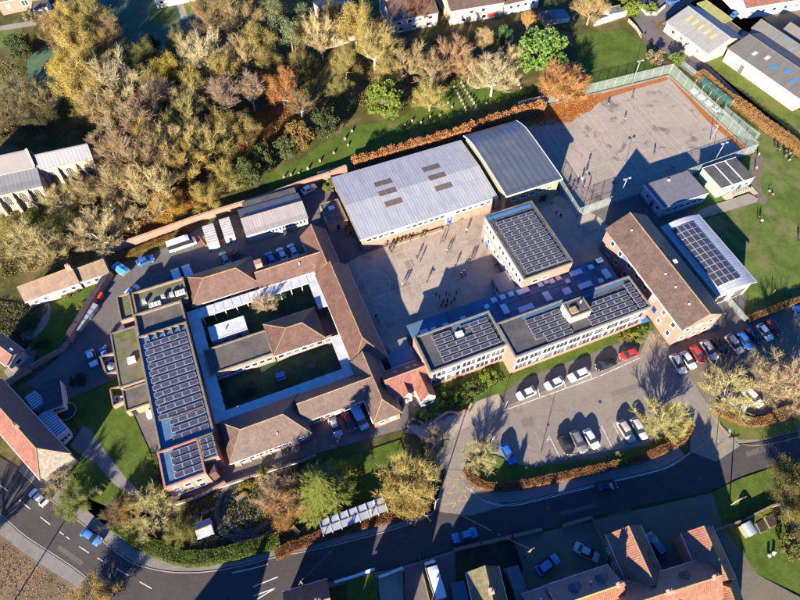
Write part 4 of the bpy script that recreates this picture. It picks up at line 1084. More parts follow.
for k in range(6):
    mb = MB(); yy = 4.0 + k * 3.6; mb.box(2.3, 2.44, yy - .07, yy + .07, 0, 2.95); b.part('post', mb, M_FRAME)
# --- solar wing on the left
b = SB('solar_wing', 'long flat roofed left wing covered in rows of solar panels', 'school wing', -26.0, -16.0, 51.8, 77.3)
w, d, z = b.w, b.d, 4.8
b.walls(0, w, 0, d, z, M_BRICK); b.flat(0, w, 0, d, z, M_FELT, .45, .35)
pu, pv = (w - 1.6) / 5, 1.63
b.panels(5, 14, lambda i, j: (1.0 + pu * (i + .5), 1.1 + pv * j, z + .2), pw=pu - .1, ph=.98, skip=((0, 0), (0, 1), (0, 2)))
b.windows('W', frange(1, d - 1, 11), 2.6, 1.5, 1.5, 0)
for yy in (5.6,): b.box('roof_pipe', 2.2, w - .6, yy, yy + .12, z + .35, z + .45, M_COPE)
for x in frange(1.5, w - .8, 5): b.box('roof_bracket', x - .08, x + .08, d - 1.6, d - .4, z + .03, z + .5, M_COPE)
b = SB('wing_end_block', 'brick block ending the left wing, roof with small solar arrays', 'school wing', -26.3, -16.3, 44.6, 51.6)
w, d, z = b.w, b.d, 5.3
mb = MB(); mb.box(0, 7.3, 0, d, 0, z - .02); mb.box(7.3, w, 2.3, d - .05, 0, z - .05); b.part('wall', mb, M_BRICK)
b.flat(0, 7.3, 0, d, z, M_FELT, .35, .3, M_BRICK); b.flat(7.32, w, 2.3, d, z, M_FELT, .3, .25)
b.panels(3, 4, lambda i, j: (2.05 + 1.68 * (i + .5), 1.0 + 1.36 * j, z + .2), pw=1.62, ph=1.02)
b.panels(2, 3, lambda i, j: (7.55 + 1.2 * (i + .5), 3.0 + 1.25 * j, z + .2), pw=1.14, ph=1.0)
b.windows('S', (1.6, 3.6, 5.6), 3.6, 1.2, 1.4, 0); b.windows('S', (1.6, 3.6, 5.6), 1.3, 1.2, 1.3, 0)
b.box('blue_panel', 8.0, 9.6, 2.2, 2.28, 1.0, 2.6, M_BLUE)
b.box('stair_enclosure', 7.4, 8.8, .2, 2.2, 0, 4.0, mat('dark_brown_cladding', (0.10, 0.06, 0.05)))
b = SB('wing_roof_bay', 'flat roofed bay behind the solar wing, mostly in blue shade', 'school wing', -25.8, -16.0, 77.5, 83.3)
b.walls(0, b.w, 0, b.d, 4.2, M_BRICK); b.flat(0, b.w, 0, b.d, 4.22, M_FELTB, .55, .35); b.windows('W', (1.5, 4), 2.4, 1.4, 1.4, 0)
b = SB('wing_roof_bay', 'mossy flat roofed bay with white plant units at the back left', 'school wing', -25.4, -14.5, 83.5, 89.2)
b.walls(0, b.w, 0, b.d, 3.9, M_BRICK); b.flat(0, b.w, 0, b.d, 3.92, M_FELTM, .5, .3); b.windows('N', frange(1, 10, 4), 2.2, 1.4, 1.3, b.d)
for (px_, py_, a, c) in ((155, 304.5, 2.4, 1.1), (181, 292, 2.0, 1.1), (163, 296.5, .8, .8), (171.5, 294, .8, .8), (144, 301, .7, .7)):
    x, y = b.loc(px_, py_, 4.5); x = min(max(x, 1.2), b.w - 1.3); y = min(max(y, .9), b.d - .9)
    mb = MB(); mb.box(x - a / 2, x + a / 2, y - c / 2, y + c / 2, 3.95, 4.65)
    for q in range(3): mb.box(x - a / 2 + .1 + q * a / 3.2, x - a / 2 + .2 + q * a / 3.2, y - c / 2 - .03, y + c / 2 + .03, 4.65, 4.7)
    b.part('plant_unit', mb, M_WHITE)
b = SB('wing_annex', 'narrow mossy roofed annex projecting left of the wing', 'annex', -28.8, -26.0, 83.6, 90.2)
b.walls(0, b.w - .05, 0, b.d, 3.2, M_BRICK); b.flat(0, b.w - .05, 0, b.d, 3.22, M_FELTM, .4, .25); b.window('W', 3, 1.6, 1.3, 1.2, 0)
b = SB('wing_annex', 'low moss covered flat roof with white rooflight, left of solar wing', 'annex', -31.4, -26.25, 68.6, 81.8)
b.walls(0, b.w, 0, b.d, 2.9, M_BRICK); b.flat(0, b.w, 0, b.d, 2.92, M_FELTM, .15, .25, M_COPEG); skylight(b, 3.2, 5.2, 2.95, 1.5, 1.3, .6); b.window('W', 5, 1.5, 1.3, 1.2, 0); b.window('S', 1.6, 1.2, 1.0, 2.0, 0, 'blue', 'door')
b = SB('bin_store', 'brown roofed low store below the mossy annex', 'store', -31.2, -26.3, 63.4, 68.2)
b.walls(0, b.w, 0, b.d, 2.4, M_TIMBER); b.flat(0, b.w, 0, b.d, 2.42, M_FELTB, .2, .2); mb = MB(); mb.box(3.2, 4.7, -1.9, -.6, 0, 1.2); b.part('air_unit', mb, M_WHITE); b.window('S', 1.2, 1.1, .9, 1.9, 0, 'dark', 'door')

# ================================================================== other buildings
def angof(a, b, z=0.0):
    d = P(*b, z) - P(*a, z); return math.atan2(d.y, d.x)
class GB(B):
    """pitched building from its ridge line (photo pixels at ridge height) and one eave pixel (at eave height)"""
    def __init__(s, name, label, cat, ra, rb, eave, ze, zr, hips=(0, 0), group=None):
        A, Bq, E_ = P(*ra, zr), P(*rb, zr), P(*eave, ze)
        d = (Bq - A); d.z = 0
        if d.x * (E_.y - A.y) - d.y * (E_.x - A.x) > 0: A, Bq, hips = Bq, A, (hips[1], hips[0]); d = Bq - A
        d.z = 0; L = d.length; d.normalize(); n = Vector((-d.y, d.x, 0))
        hd = abs((E_ - A).dot(n))
        s.hips, s.hd = hips, hd
        s.ang = math.atan2(d.y, d.x)
        o = A - d * hips[0] - n * hd; o.z = 0
        s.o, s.w, s.d, s.ze, s.zr = o, L + hips[0] + hips[1], 2 * hd, ze, zr
        s.root = thing(name, label, cat, o, s.ang, group)
    def shell(s, wm, rm, over=.3, gut=True, ridgem=None):
        s.walls(over, s.w - over, over, s.d - over, s.ze - .05, wm)
        return s.pitched(over, s.w - over, over, s.d - over, s.ze, s.zr, rm, 'x', over=over, hips=s.hips, wallm=wm, gut=gut, ridgem=ridgem)
def dormer(b, x, m, front='S', wdt=1.8):
    """small gabled dormer on the south (y=0) or north slope"""
    k = (b.zr - b.ze) / b.hd; sgn = 1 if front == 'S' else -1
    y0 = b.hd * .35 if front == 'S' else b.d - b.hd * .35
    z0 = b.ze + k * b.hd * .35; zt = z0 + 1.25; yb = y0 + sgn * min(b.hd * .6, 1.25 / k)
    mb = MB(); mb.box(x - wdt / 2, x + wdt / 2, min(y0, yb), max(y0, yb), z0 - .2, zt - .55); mb.poly([(x - wdt / 2, y0, zt - .55), (x + wdt / 2, y0, zt - .55), (x, y0, zt)][::sgn]); o = b.part('dormer', mb, M_WHITE)
    mb = MB(); yf = y0 - sgn * .15
    mb.quad((x - wdt / 2 - .15, yf, zt - .6), (x, yf, zt + .08), (x, yb, zt + .08), (x - wdt / 2 - .15, yb, zt - .6)); mb.quad((x, yf, zt + .08), (x + wdt / 2 + .15, yf, zt - .6), (x + wdt / 2 + .15, yb, zt - .6), (x, yb, zt + .08))
    b.part('dormer_roof', mb, m, o)
    fr, pn = WIN(wdt * .6, .7); q = mkobj('window', fr, o, (x, y0, z0 + .35), 0 if front == 'S' else math.pi)
    mkobj('pane', pn, q)

# --- long grey shed and two pale cabins in the service yard
b = GB('workshop', 'long mauve grey roofed workshop under the churchyard wall', 'workshop', (240.3, 219), (302.2, 201), (277, 227), 2.9, 4.3)
b.shell(M_CREAM, M_SHEDR, .2); b.windows('S', frange(5, 14.2, 11), 1.9, .62, 1.1, .2); b.window('S', 9.0, 1.2, 1.3, 2.2, .19, 'dark', 'door')
b.box('dark_lean_to', 1.5, b.w - .3, b.d - .15, b.d + 2.2, 0, 2.7, M_FELTD)
for nm, pts in (('white ridged roof cabin fenced with orange barriers, nearer the minibus', [(201, 226.6), (212, 223.4), (219, 240.6), (208.4, 244.4)]), ('white ridged roof cabin fenced with orange barriers, beside the workshop', [(217.8, 220), (227.75, 216.8), (235.25, 234), (225.3, 236.9)])):
    b = B('site_cabin', nm, 'cabin', 2.7, pts)
    b.walls(0, b.w, 0, b.d, 2.5, M_WHITE); mb = MB()
    mb.box(-.05, b.w + .05, -.05, b.d + .05, 2.5, 2.6)
    for k in range(7): mb.box(-.05, b.w + .05, .3 + k * b.d / 7.3, .38 + k * b.d / 7.3, 2.6, 2.66)
    b.part('roof', mb, mat('pale_cabin_roof', (0.5, 0.47, 0.44), (0.36, 0.34, 0.31), scale=1)); b.box('end_panel', .1, b.w - .1, -.1, -.05, .2, 2.4, M_FRAME); b.window('S', b.w / 2, 1.2, .9, 2.0, -.1, 'white', 'door')

# --- cottage with annex on the left
b = GB('cottage', 'long tan tiled cottage at the churchyard edge, left', 'cottage', (16.6, 287.25), (71.75, 267), (53, 292), 3.0, 5.6)
b.shell(M_CREAM, M_TILE_C, .3); b.windows('S', frange(.8, b.w - .8, 5), 1.6, 1.0, 1.1, .3); b.chimney(b.w - .6, b.hd, 5.2, 6.6)
b = GB('cottage_annex', 'smaller tan tiled annex at the right end of the cottage', 'cottage', (74, 269.5), (103.25, 259), (95, 277.5), 2.4, 4.5)
b.shell(M_CREAM, M_TILE_C, .25); b.windows('S', frange(.5, b.w - .5, 3), 1.3, .9, 1.1, .25)

# --- house on the left road
b = GB('corner_house', 'large house by the left road, plum dark and orange roof with pale hipped end', 'house', (-22, 383), (35.8, 448), (35, 415), 4.6, 7.6, (0, 3.6))
if b.hips[0]: pass
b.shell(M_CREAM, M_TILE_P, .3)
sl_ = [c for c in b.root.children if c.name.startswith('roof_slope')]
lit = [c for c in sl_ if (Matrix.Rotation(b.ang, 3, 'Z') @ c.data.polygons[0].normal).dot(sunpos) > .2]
for k, c in enumerate(lit):  # slopes towards the sun recoloured, sunlight put into the tile colour
    c.data.materials[0] = M_TILE_R if len(c.data.polygons[0].vertices) == 4 else mat('pale_sunlit_tiles', (0.40, 0.33, 0.24), (0.22, 0.18, 0.13), scale=2.2)
    c['label'] = 'roof slope coloured as sunlit'
b.chimney(b.w * .42, b.hd, 7.2, 8.8); b.chimney(b.w - 4.2, b.hd - .2, 7.0, 8.5)
for sd, fc in (('S', .3), ('N', b.d - .3)): b.windows(sd, frange(2, b.w - 2, 6), 3.2, 1.1, 1.2, fc); b.windows(sd, frange(2, b.w - 2, 6), 1.2, 1.1, 1.2, fc)
HANG = angof((36, 387), (71, 402), 3)
b = B('garage_wing', 'plum roofed side wing with white wall and three small dark windows, by corner house', 'outbuilding', 3.4, [(35.8, 387.5), (50.8, 380), (70.8, 401.7), (50, 409)], angof((50, 409), (70.8, 401.7), 3.4))
b.walls(.1, b.w - .1, .1, b.d - .1, 3.1, M_WHITE); mb = MB(); mb.box(0, b.w, 0, b.d, 3.1, 3.25); mb.quad((0, 0, 3.26), (b.w, 0, 3.26), (b.w, b.d, 3.9), (0, b.d, 3.9)); b.part('roof', mb, M_TILE_P)
b.windows('S', (b.w * .4, b.w * .58, b.w * .76), 2.2, .55, .7, .1, 'dark')
def glazed(name, label, px, z, n, m, cat='conservatory'):
    a = angof(px[0], px[3], z)
    b = B(name, label, cat, z, px, a)
    b.box('wall', .05, b.w - .05, .05, b.d - .05, 0, z - .35, M_WHITE)
    for k in range(n):
        mb = MB(); x0, x1 = b.w * k / n + .07, b.w * (k + 1) / n - .07
        mb.box(x0, x1, 0, b.d, z - .3, z - .22); b.part('roof_panel', mb, m)
        mb = MB(); mb.box(x1, x1 + .14, -.05, b.d + .05, z - .32, z - .12); b.part('glazing_bar', mb, M_FRAME)
    return b
glazed('conservatory', 'blue glazed conservatory roof along the corner house', [(36.7, 414), (48.3, 408), (68.3, 428), (55, 436.7)], 2.9, 11, M_GLASSB)
glazed('conservatory', 'blue glazed lean-to nearer the side wing of the corner house', [(23.3, 395.8), (34, 390), (42.5, 400.8), (32.5, 409)], 3.0, 6, M_GLASSB)
b = B('cold_frame', 'white framed cold frame at the lower end of the conservatory', 'cold frame', 1.4, [(55, 437), (66, 430.5), (71, 435), (61, 441.5)], angof((55, 437), (61, 441.5), 1.4))
b.box('frame', 0, b.w, 0, b.d, 0, .9, M_FRAME)
for k in range(3): b.box('pane', .15, b.w - .15, .12 + k * b.d / 3, (k + 1) * b.d / 3 - .06, .9, .95, M_GLASS)
b = B('villa', 'orange tiled house with pale solar roof at the left edge', 'house', 3.6, [(-14, 345), (4, 331), (21, 352), (2, 369)], angof((2, 369), (21, 352), 3.6))
b.walls(.2, b.w - .2, .2, b.d - .2, 3.4, M_CREAM); b.pitched(.2, b.w - .2, .2, b.d - .2, 3.4, 4.6, M_TILE_O, 'y', over=.2, wallm=M_CREAM)
b.window('S', b.w * .5, 1.8, 1.4, 1.2, .2)
for k in range(3):
    for j in range(2):
        o = mkobj('solar_panel', PANEL(1.6, 1.0), b.root, (b.w * .24, b.d * .5 + 1.9 * k, 4.2)); o.rotation_euler = (0, R(-22), 0)
        break
skylight(b, b.w * .62, 1.4, 4.35, .9, .8, .15)

# --- houses along the bottom
b = GB('bungalow', 'house with golden grey mossy roof and small brick chimney at the bottom', 'house', (484.75, 565.5), (508, 664), (469, 586), 4.8, 8.2)
b.shell(M_BRICKD, M_TILE_G, .3); b.chimney(b.w * .28, b.hd, 7.7, 9.3, .9, .7)
b.chimney(b.w * .8, b.hd, 7.7, 9.2, .9, .7); b.windows('S', frange(1, b.w - 1, 4), 1.8, 1.2, 1.2, .3); b.windows('N', frange(1, b.w - 1, 4), 1.8, 1.2, 1.2, b.d - .3)
b = B('flat_garage', 'teal grey flat roofed garage right of the golden roofed house', 'garage', 2.6, [(507.5, 568.5), (518, 564.75), (534, 612), (521, 616)], angof((521, 616), (534, 612), 2.6))
b.walls(0, b.w, 0, b.d, 2.5, M_BRICKD); b.flat(0, b.w, 0, b.d, 2.52, mat('teal_grey_felt', (0.13, 0.17, 0.165), (0.10, 0.13, 0.13)), .12, .15, M_COPEG); b.window('N', b.w / 2, 1.1, 2.2, 2.0, b.d, 'white', 'door')
b = B('garden_shed', 'low blue grey shed at the left wall of the golden roofed house', 'shed', 2.2, [(452, 584), (463, 580), (472, 606), (456, 610)], angof((456, 610), (472, 606), 2.2))
b.walls(0, b.w, 0, b.d, 2.1, M_TIMBER); b.flat(0, b.w, 0, b.d, 2.12, M_FELT, 0); b.window('W', 1.2, 1.2, .8, .8, 0)
b = GB('slate_house', 'grey slate roofed house with two dormers by the gravel yard', 'house', (558, 606), (624, 583.5), (574, 576), 5.2, 8.4)
b.shell(M_CREAM, M_SLATE, .3, ridgem=mat('lichen_ridge', (0.4, 0.32, 0.08)))
for q in (.36, .78): dormer(b, b.w * (1 - q), M_SLATE, 'S')
b.chimney(b.w * .02 + .6, b.hd, 8.0, 9.8); vent(b, b.w * .4, b.hd * .5, 6.7, .2)
b.windows('S', frange(1, b.w - 1, 4), 1.8, 1.1, 1.2, .3)
for c in b.root.children:  # sun-facing slope turned orange, its sunlight put into the tile colour
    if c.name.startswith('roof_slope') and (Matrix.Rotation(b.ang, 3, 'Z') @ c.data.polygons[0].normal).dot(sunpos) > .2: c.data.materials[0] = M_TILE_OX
b = GB('slate_annex', 'lower slate roofed end of the dormer house', 'house', (532, 614), (560, 604), (543, 587), 4.4, 6.8)
b.shell(M_BRICK, M_SLATE, .25); vent(b, b.w * .5, b.hd * .5, 5.4, .2)
b = GB('gabled_house', 'pink pantiled gabled house beside the teal car at the bottom', 'house', (628.5, 525.75), (655, 585), (613, 551), 4.8, 7.6)
b.shell(M_BRICK, M_TILE_OX, .25); b.windows('S', frange(1, b.w - 1, 3), 2.0, 1.1, 1.2, .25); b.windows('N', frange(1, b.w - 1, 3), 2.0, 1.1, 1.2, b.d - .25)
for q in (.3, .5): b.box('roof_window', b.w * (1 - q) - .3, b.w * (1 - q) + .3, b.d - b.hd * .62, b.d - b.hd * .4, 6.0, 6.2, M_DARK)
b = GB('long_house', 'long orange pantiled house across the bottom right, lit front slope', 'house', (625, 606), (722, 575.5), (682, 565), 5.4, 8.6)
b.shell(M_BRICK, M_TILE_OX, .3); b.chimney(1.2, b.hd, 8.2, 9.8); b.chimney(b.w - 7.5, b.hd, 8.2, 9.6)
dormer(b, b.w * .3, M_TILE_OX, 'S', 1.4); b.box('roof_window', b.w * .45, b.w * .45 + .8, b.d - b.hd * .6, b.d - b.hd * .4, 7.0, 7.3, M_GLASS)
b = GB('gabled_wing', 'pink pantiled gabled wing, rightmost roof at the bottom', 'house', (703.5, 525.75), (728, 580), (688, 549), 5.0, 7.8)
b.shell(M_BRICK, M_TILE_OX, .25); b.window('N', b.w * .4, 2, 1.1, 1.2, b.d - .25); b.box('roof_window', b.w * .65, b.w * .65 + .6, b.d - b.hd * .6, b.d - b.hd * .4, 6.0, 6.3, M_DARK)
b = GB('end_wing', 'orange walled end of the long house with small tiled hip', 'house', (730, 588), (744, 627), (738, 586), 4.2, 6.8, (2.0, 0))
b.shell(M_BRICK, M_TILE_OX, .2)
b = GB('red_roof_house', 'dark red tiled house at the bottom beside the road', 'house', (284, 612), (330, 598), (313, 583), 3.2, 5.6)
b.shell(M_BRICKD, M_TILE_R, .25); b.chimney(1.8, b.hd, 5.2, 7.0); b.windows('S', (2.5, 5), 1.6, 1.1, 1.1, .25)
# neighbours south of the picture (they throw the shadows on the road)
for (ra, rb, ev, ze, zr, m, lb) in (((228, 738), (300, 720), (262, 702), 6.2, 10.0, M_TILE_A, 'tall brown roofed house below the frame by the junction'),
        ((425, 656), (534, 640), (480, 622), 5.6, 8.8, M_TILE_A, 'wide brown roofed house below the frame behind the golden roof'),
        ((556, 670), (642, 652), (596, 636), 6.0, 9.4, M_TILE_R, 'wide red roofed house below the frame behind the dormer house'),
        ((340, 655), (395, 640), (375, 632), 5.0, 8.4, M_TILE_A, 'brown roofed house below the frame behind the pale drive'),
                ((110, 760), (170, 730), (128, 726), 6.0, 9.6, M_TILE_A, 'brown roofed house below the frame by the left road')):
    b = GB('neighbour_house', lb, 'house', ra, rb, ev, ze, zr); b.shell(M_BRICKD, m, .3); b.chimney(1.2, b.hd, zr - .4, zr + 1.3); b.windows('S', frange(1, b.w - 1, 4), 1.8, 1.1, 1.2, .3)

# --- church
CA = R(18.5)
b = B('church', 'stone church with pale lead roofs, buttresses and tall traceried windows', 'church', 6.2, [(-40, 202), (41, 184)], CA)
def cl(px_, py_, z): return b.loc(px_, py_, z)
ax1, ay0 = cl(41, 184, 6.2)
_, ay1 = cl(38, 167, 8.2)
nx1, nyR = cl(33, 147.5, 12.5)
nyN = 2 * nyR - ay1
x0 = ax1 - 26
hN = 8.6
b.box('aisle_wall', x0, ax1, ay0, ay1 - .1, 0, 6.0, M_STONE)
mb = MB(); mb.poly([(ax1, ay0, 6.0), (ax1, ay1, 6.0), (ax1, ay1, 7.9)]); mb.quad((x0, ay0 - .3, 6.15), (ax1 + .1, ay0 - .3, 6.15), (ax1 + .1, ay1, 8.1), (x0, ay1, 8.1)); mb.box(x0, ax1 + .1, ay0 - .35, ay0, 5.75, 6.1)
b.part('aisle_roof', mb, M_LEAD)
b.box('nave_wall', x0, ax1 - .4, ay1, nyN, 0, hN, M_STONE)
b.pitched(x0, ax1 - .4, ay1, nyN, hN, 12.2, M_LEADX, 'x', over=.15, wallm=M_STONE, ridgem=M_LEADX, gut=False)
mb = MB(); xx = ax1 - .3; ym = (ay1 + nyN) / 2
for (p, q) in (((ay1 - .2, hN), (ym, 12.3)), ((ym, 12.3), (nyN + .2, hN))):
    mb.quad((xx - .25, p[0], p[1] + .25), (xx + .25, p[0], p[1] + .25), (xx + .25, q[0], q[1] + .3), (xx - .25, q[0], q[1] + .3)); mb.quad((xx + .25, p[0], p[1] - .4), (xx + .25, q[0], q[1] - .4), (xx + .25, q[0], q[1] + .3), (xx + .25, p[0], p[1] + .25))
b.part('gable_coping', mb, M_STONE)
cx1 = cl(92, 157.5, 7.6)[0]; cy0 = cl(60, 164.5, 7.6)[1]; cyR = cl(58, 150, 10.4)[1]; cy1 = 2 * cyR - cy0
b.box('chancel_wall', ax1, cx1, cy0, cy1, 0, 7.4, M_STONE)
b.pitched(ax1, cx1, cy0, cy1, 7.5, 10.4, M_LEAD, 'x', over=.12, wallm=M_STONE, ridgem=M_LEADX, gut=False)
def gothic(x, y, z0, wd, h):
    fm = MB(); n = 8
    arch = [(x - wd / 2, z0)] + [(x - wd / 2, z0 + h * .62)] + [(x - wd / 2 * math.cos(t * math.pi / 2 / n) ** 1.0 if False else x - wd / 2 + wd / 2 * (1 - math.cos(t * math.pi / 2 / n)) , z0 + h * .62 + h * .38 * math.sin(t * math.pi / 2 / n)) for t in range(1, n + 1)]
    arch2 = [(2 * x - p[0], p[1]) for p in reversed(arch[:-1])]
    out = arch + arch2
    fm.poly([(p[0], y - .02, p[1]) for p in reversed(out)])
    g_ = MB(); g_.poly([(x + (p[0] - x) * .86, y - .05, z0 + .12 + (p[1] - z0) * .9) for p in reversed(out)])
    w_ = b.part('window', fm, mat('pale_dressed_stone', (0.5, 0.43, 0.34)))
    b.part('pane', g_, plain('leaded_glass', (0.05, 0.055, 0.065), .25), w_)
    mu = MB()
    for q in (-.25, 0, .25): mu.box(x + q * wd - .05, x + q * wd + .05, y - .14, y - .05, z0 + .1, z0 + h * (.9 if q == 0 else .75))
    for q in (-.17, .17): mu.tube((x + q * wd - .25, y - .1, z0 + h * .68), (x + q * wd, y - .1, z0 + h * .84), .045, .045, 4)
    b.part('tracery', mu, M_STONE, w_)
def buttress(x, y, h):
    mb = MB(); mb.box(x - .35, x + .35, y - 1.3, y, 0, h * .55); mb.box(x - .33, x + .33, y - .8, y, h * .55, h * .86)
    mb.quad((x - .33, y - .8, h * .86), (x + .33, y - .8, h * .86), (x + .33, y, h * .99), (x - .33, y, h * .99)); mb.quad((x - .35, y - 1.3, h * .55), (x + .35, y - 1.3, h * .55), (x + .35, y - .8, h * .66), (x - .35, y - .8, h * .66))
    b.part('buttress', mb, M_STONE)
for k in range(8):
    if ax1 - 2.2 - 3.6 * k > x0: gothic(ax1 - 1.9 - 3.4 * k, ay0, 1.8, 1.7, 3.4)
    buttress(ax1 - .3 - 3.4 * k, ay0, 5.8)
cw = cx1 - ax1
for k in range(3):
    gothic(ax1 + cw * (k + .5) / 3, cy0, 1.6, 1.9, 5.0)
    buttress(ax1 + cw * (k + 1) / 3 - .3, cy0, 7.2)
b.box('plinth', x0, ax1 + .05, ay0 - .12, ay0, 0, .7, M_STONE)

# --- houses along the top
b = GB('village_house', 'cream house with dark mossy brown roof, top centre left', 'house', (384, 1), (432, -8), (410, 18), 4.4, 7.0)
b.shell(M_CREAM, M_TILE_B, .25); b.windows('S', frange(1, b.w - 1, 4), 3.2, 1.4, 1.1, .25); b.windows('S', frange(1, b.w - 1, 3), 1.2, 1.4, 1.2, .25); b.chimney(.8, b.hd, 6.6, 8.2)
b = GB('village_house', 'cream house with brown roof and red framed ground floor window, top centre', 'house', (444, -9), (498, -18), (474, 7.5), 4.8, 7.2)
b.shell(M_CREAM, M_TILE_B, .25); b.windows('S', frange(1, b.w - 1, 4), 3.4, 1.4, 1.1, .25); b.windows('S', frange(1, b.w - 3, 2), 1.2, 1.4, 1.2, .25); b.box('red_window', b.w * .7, b.w * .84, .15, .24, .7, 1.9, M_REDP); b.chimney(.8, b.hd, 6.8, 8.4)
b = GB('village_house', 'small white house with dark roof right of the cream houses, top', 'house', (500, -9), (535, -17), (516, 2.5), 3.6, 5.6)
b.shell(M_WHITE, M_TILE_B, .25); b.windows('S', frange(1, b.w - 1, 4), 2.2, 1.2, 1.1, .25); b.window('S', b.w * .5, 1.1, .9, 2.0, .25, 'blue', 'door')
b = GB('village_house', 'brown roofed house with pale end wall half hidden by the olive trees', 'house', (322, 10), (352, 2), (338, 33), 4.2, 6.6)
b.shell(M_CREAM, M_TILE_B, .25); b.windows('S', frange(1, b.w - 1, 3), 2.6, 1.2, 1.1, .25); b.chimney(.7, b.hd, 6.2, 7.8)
b = GB('farmhouse', 'terracotta walled house with white window at the top left corner', 'house', (-10, -12), (38, -22), (20, -2), 4.2, 6.6)
b.shell(M_BRICK, M_TILE_O, .25); b.window('S', b.w * .55, 2.4, 1.8, 1.8, .25, 'white', 'window', 2); b.windows('S', (b.w * .2, b.w * .85), 2.4, 1.2, 1.2, .25)
b = B('outbuilding', 'white sided outbuilding at the top left behind grey shrub', 'outbuilding', 2.6, [(30, 2), (46, -2), (49, 6), (33, 10)], R(14))
b.walls(0, b.w, 0, b.d, 2.5, M_WHITE); b.flat(0, b.w, 0, b.d, 2.52, M_FELTB, .1, .15); b.window('S', b.w / 2, 1.3, 1.2, 1.0, 0)
b = GB('cottage_row', 'low pale house at the very top by the bright lawns', 'house', (150, -12), (190, -20), (168, -4), 3.4, 5.6)
b.shell(M_WHITE, M_SLATE, .25); b.windows('S', frange(.6, b.w - .6, 4), 1.8, 1.2, 1.1, .25)
b = GB('garden_store', 'small white store with dark roof beside the paddock wall', 'shed', (608, 8), (620, 5), (616, 13), 2.2, 3.4)
b.shell(M_WHITE, M_SLATE, .15); b.window('S', 1.4, 1.2, .8, 1.0, .15)
b = B('garden_shed', 'small tan roofed shed in the dark gardens above the green cedar', 'shed', 2.2, [(540, 12), (550, 9), (556, 18), (545, 21)], R(20))
b.walls(0, b.w, 0, b.d, 2.1, M_TIMBER); b.flat(0, b.w, 0, b.d, 2.12, M_FELTB, 0); b.window('S', 1, 1.2, .7, .8, 0)
b = B('garden_shed', 'pale blue tarpaulin roofed shed in the dark gardens above the green cedar', 'shed', 1.6, [(552, 10), (566, 8), (568, 17), (556, 20)], R(14))
b.walls(0, b.w, 0, b.d, 1.5, M_WHITE); b.flat(0, b.w, 0, b.d, 1.52, M_FELT, 0); b.window('S', 1.2, .9, .7, .6, 0)
b = B('garden_shed', 'white shed in the garden below the small white house', 'shed', 2.0, [(503, 31), (510, 29), (513, 36), (506, 38)], R(18))
b.walls(0, b.w, 0, b.d, 1.9, M_WHITE); b.flat(0, b.w, 0, b.d, 1.92, M_ROOFL, 0); b.window('S', .8, 1.0, .6, .9, 0)

# --- industrial sheds, top right
b = GB('industrial_shed', 'cement sheet roofed workshop with five yellow rooflights by the lane', 'warehouse', (688, 6), (731, 38), (686, 37), 3.2, 6.0)
b.shell(M_CREAM, M_CORR, .2, ridgem=M_CORR)
side = 'S'
for k in range(5):
    x = b.w * (1 - (.22 + .14 * k)) if True else 0
    mb = MB(); y0, y1 = b.hd * .5, b.hd * .78; kz = (b.zr - b.ze) / b.hd
    for (xx,) in ((x,),): mb.quad((xx - .5, y0, b.ze + kz * y0 + .08), (xx + .5, y0, b.ze + kz * y0 + .08), (xx + .5, y1, b.ze + kz * y1 + .08), (xx - .5, y1, b.ze + kz * y1 + .08))
    b.part('rooflight', mb, mat('yellowed_rooflight', (0.38, 0.31, 0.10)))
b.windows('S', frange(2, b.w - 2, 4), 1.8, 1.4, 1.2, .2)
mb = MB(); mb.box(-.1 if True else 0, .16, .2, b.hd, 2.4, 3.2); b.part('red_trim', mb, M_REDP)
b.box('porch', b.w * .6, b.w * .75, -1.4, .2, 0, 2.2, M_WHITE)
b = GB('industrial_shed', 'long mossy sheet roofed unit with blue and white rooflights, cream side wall', 'warehouse', (749, 34), (823, 84), (758, 69.5), 4.2, 6.2)
b.shell(M_CREAM, M_CORRD, .15, ridgem=M_CORRD, gut=True)
kz = (b.zr - b.ze) / b.hd
for k, m_ in enumerate((M_ROOFL, M_BLUE, M_BLUE, M_BLUE, M_ROOFL, M_ROOFL)):
    x = b.w - 2.2 - 3.4 * k; yy = b.hd * (.45 if k % 2 else .6)
    mb = MB(); mb.quad((x - .55, yy - .8, b.ze + kz * (yy - .8) + .1), (x + .55, yy - .8, b.ze + kz * (yy - .8) + .1), (x + .55, yy + .8, b.ze + kz * (yy + .8) + .1), (x - .55, yy + .8, b.ze + kz * (yy + .8) + .1)); b.part('rooflight', mb, m_)
for k in range(6): b.box('wall_pilaster', 1 + k * (b.w - 2) / 5 - .12, 1 + k * (b.w - 2) / 5 + .12, .06, .15, 0, 4.0, M_CREAM)
b.window('S', b.w * .25, 1.4, 1.4, 2.2, .15, 'dark', 'door')
b = GB('industrial_shed', 'second mossy sheet roofed unit behind the long one, blue rooflights', 'warehouse', (761, 19), (835, 68), (752, 28), 4.2, 6.0)
b.shell(M_CREAM, M_CORRD, .15, ridgem=M_CORRD)
kz = (b.zr - b.ze) / b.hd
for k in range(6):
    x = b.w - 3 - 3.2 * k; yy = b.hd * (.4 if k % 2 else .7)
    mb = MB(); mb.quad((x - .5, yy - .7, b.ze + kz * (yy - .7) + .1), (x + .5, yy - .7, b.ze + kz * (yy - .7) + .1), (x + .5, yy + .7, b.ze + kz * (yy + .7) + .1), (x - .5, yy + .7, b.ze + kz * (yy + .7) + .1)); b.part('rooflight', mb, M_FELT)
b.window('S', b.w * .3, 1.4, 1.4, 2.2, .15, 'dark', 'door')
b = GB('industrial_shed', 'third mossy sheet roofed unit at the right edge of the yard', 'warehouse', (790, 22), (850, 60), (785, 30), 4.2, 5.8)
b.shell(M_CREAM, M_CORRD, .15, ridgem=M_CORRD); b.window('S', b.w * .3, 1.4, 1.4, 2.2, .15, 'dark', 'door')
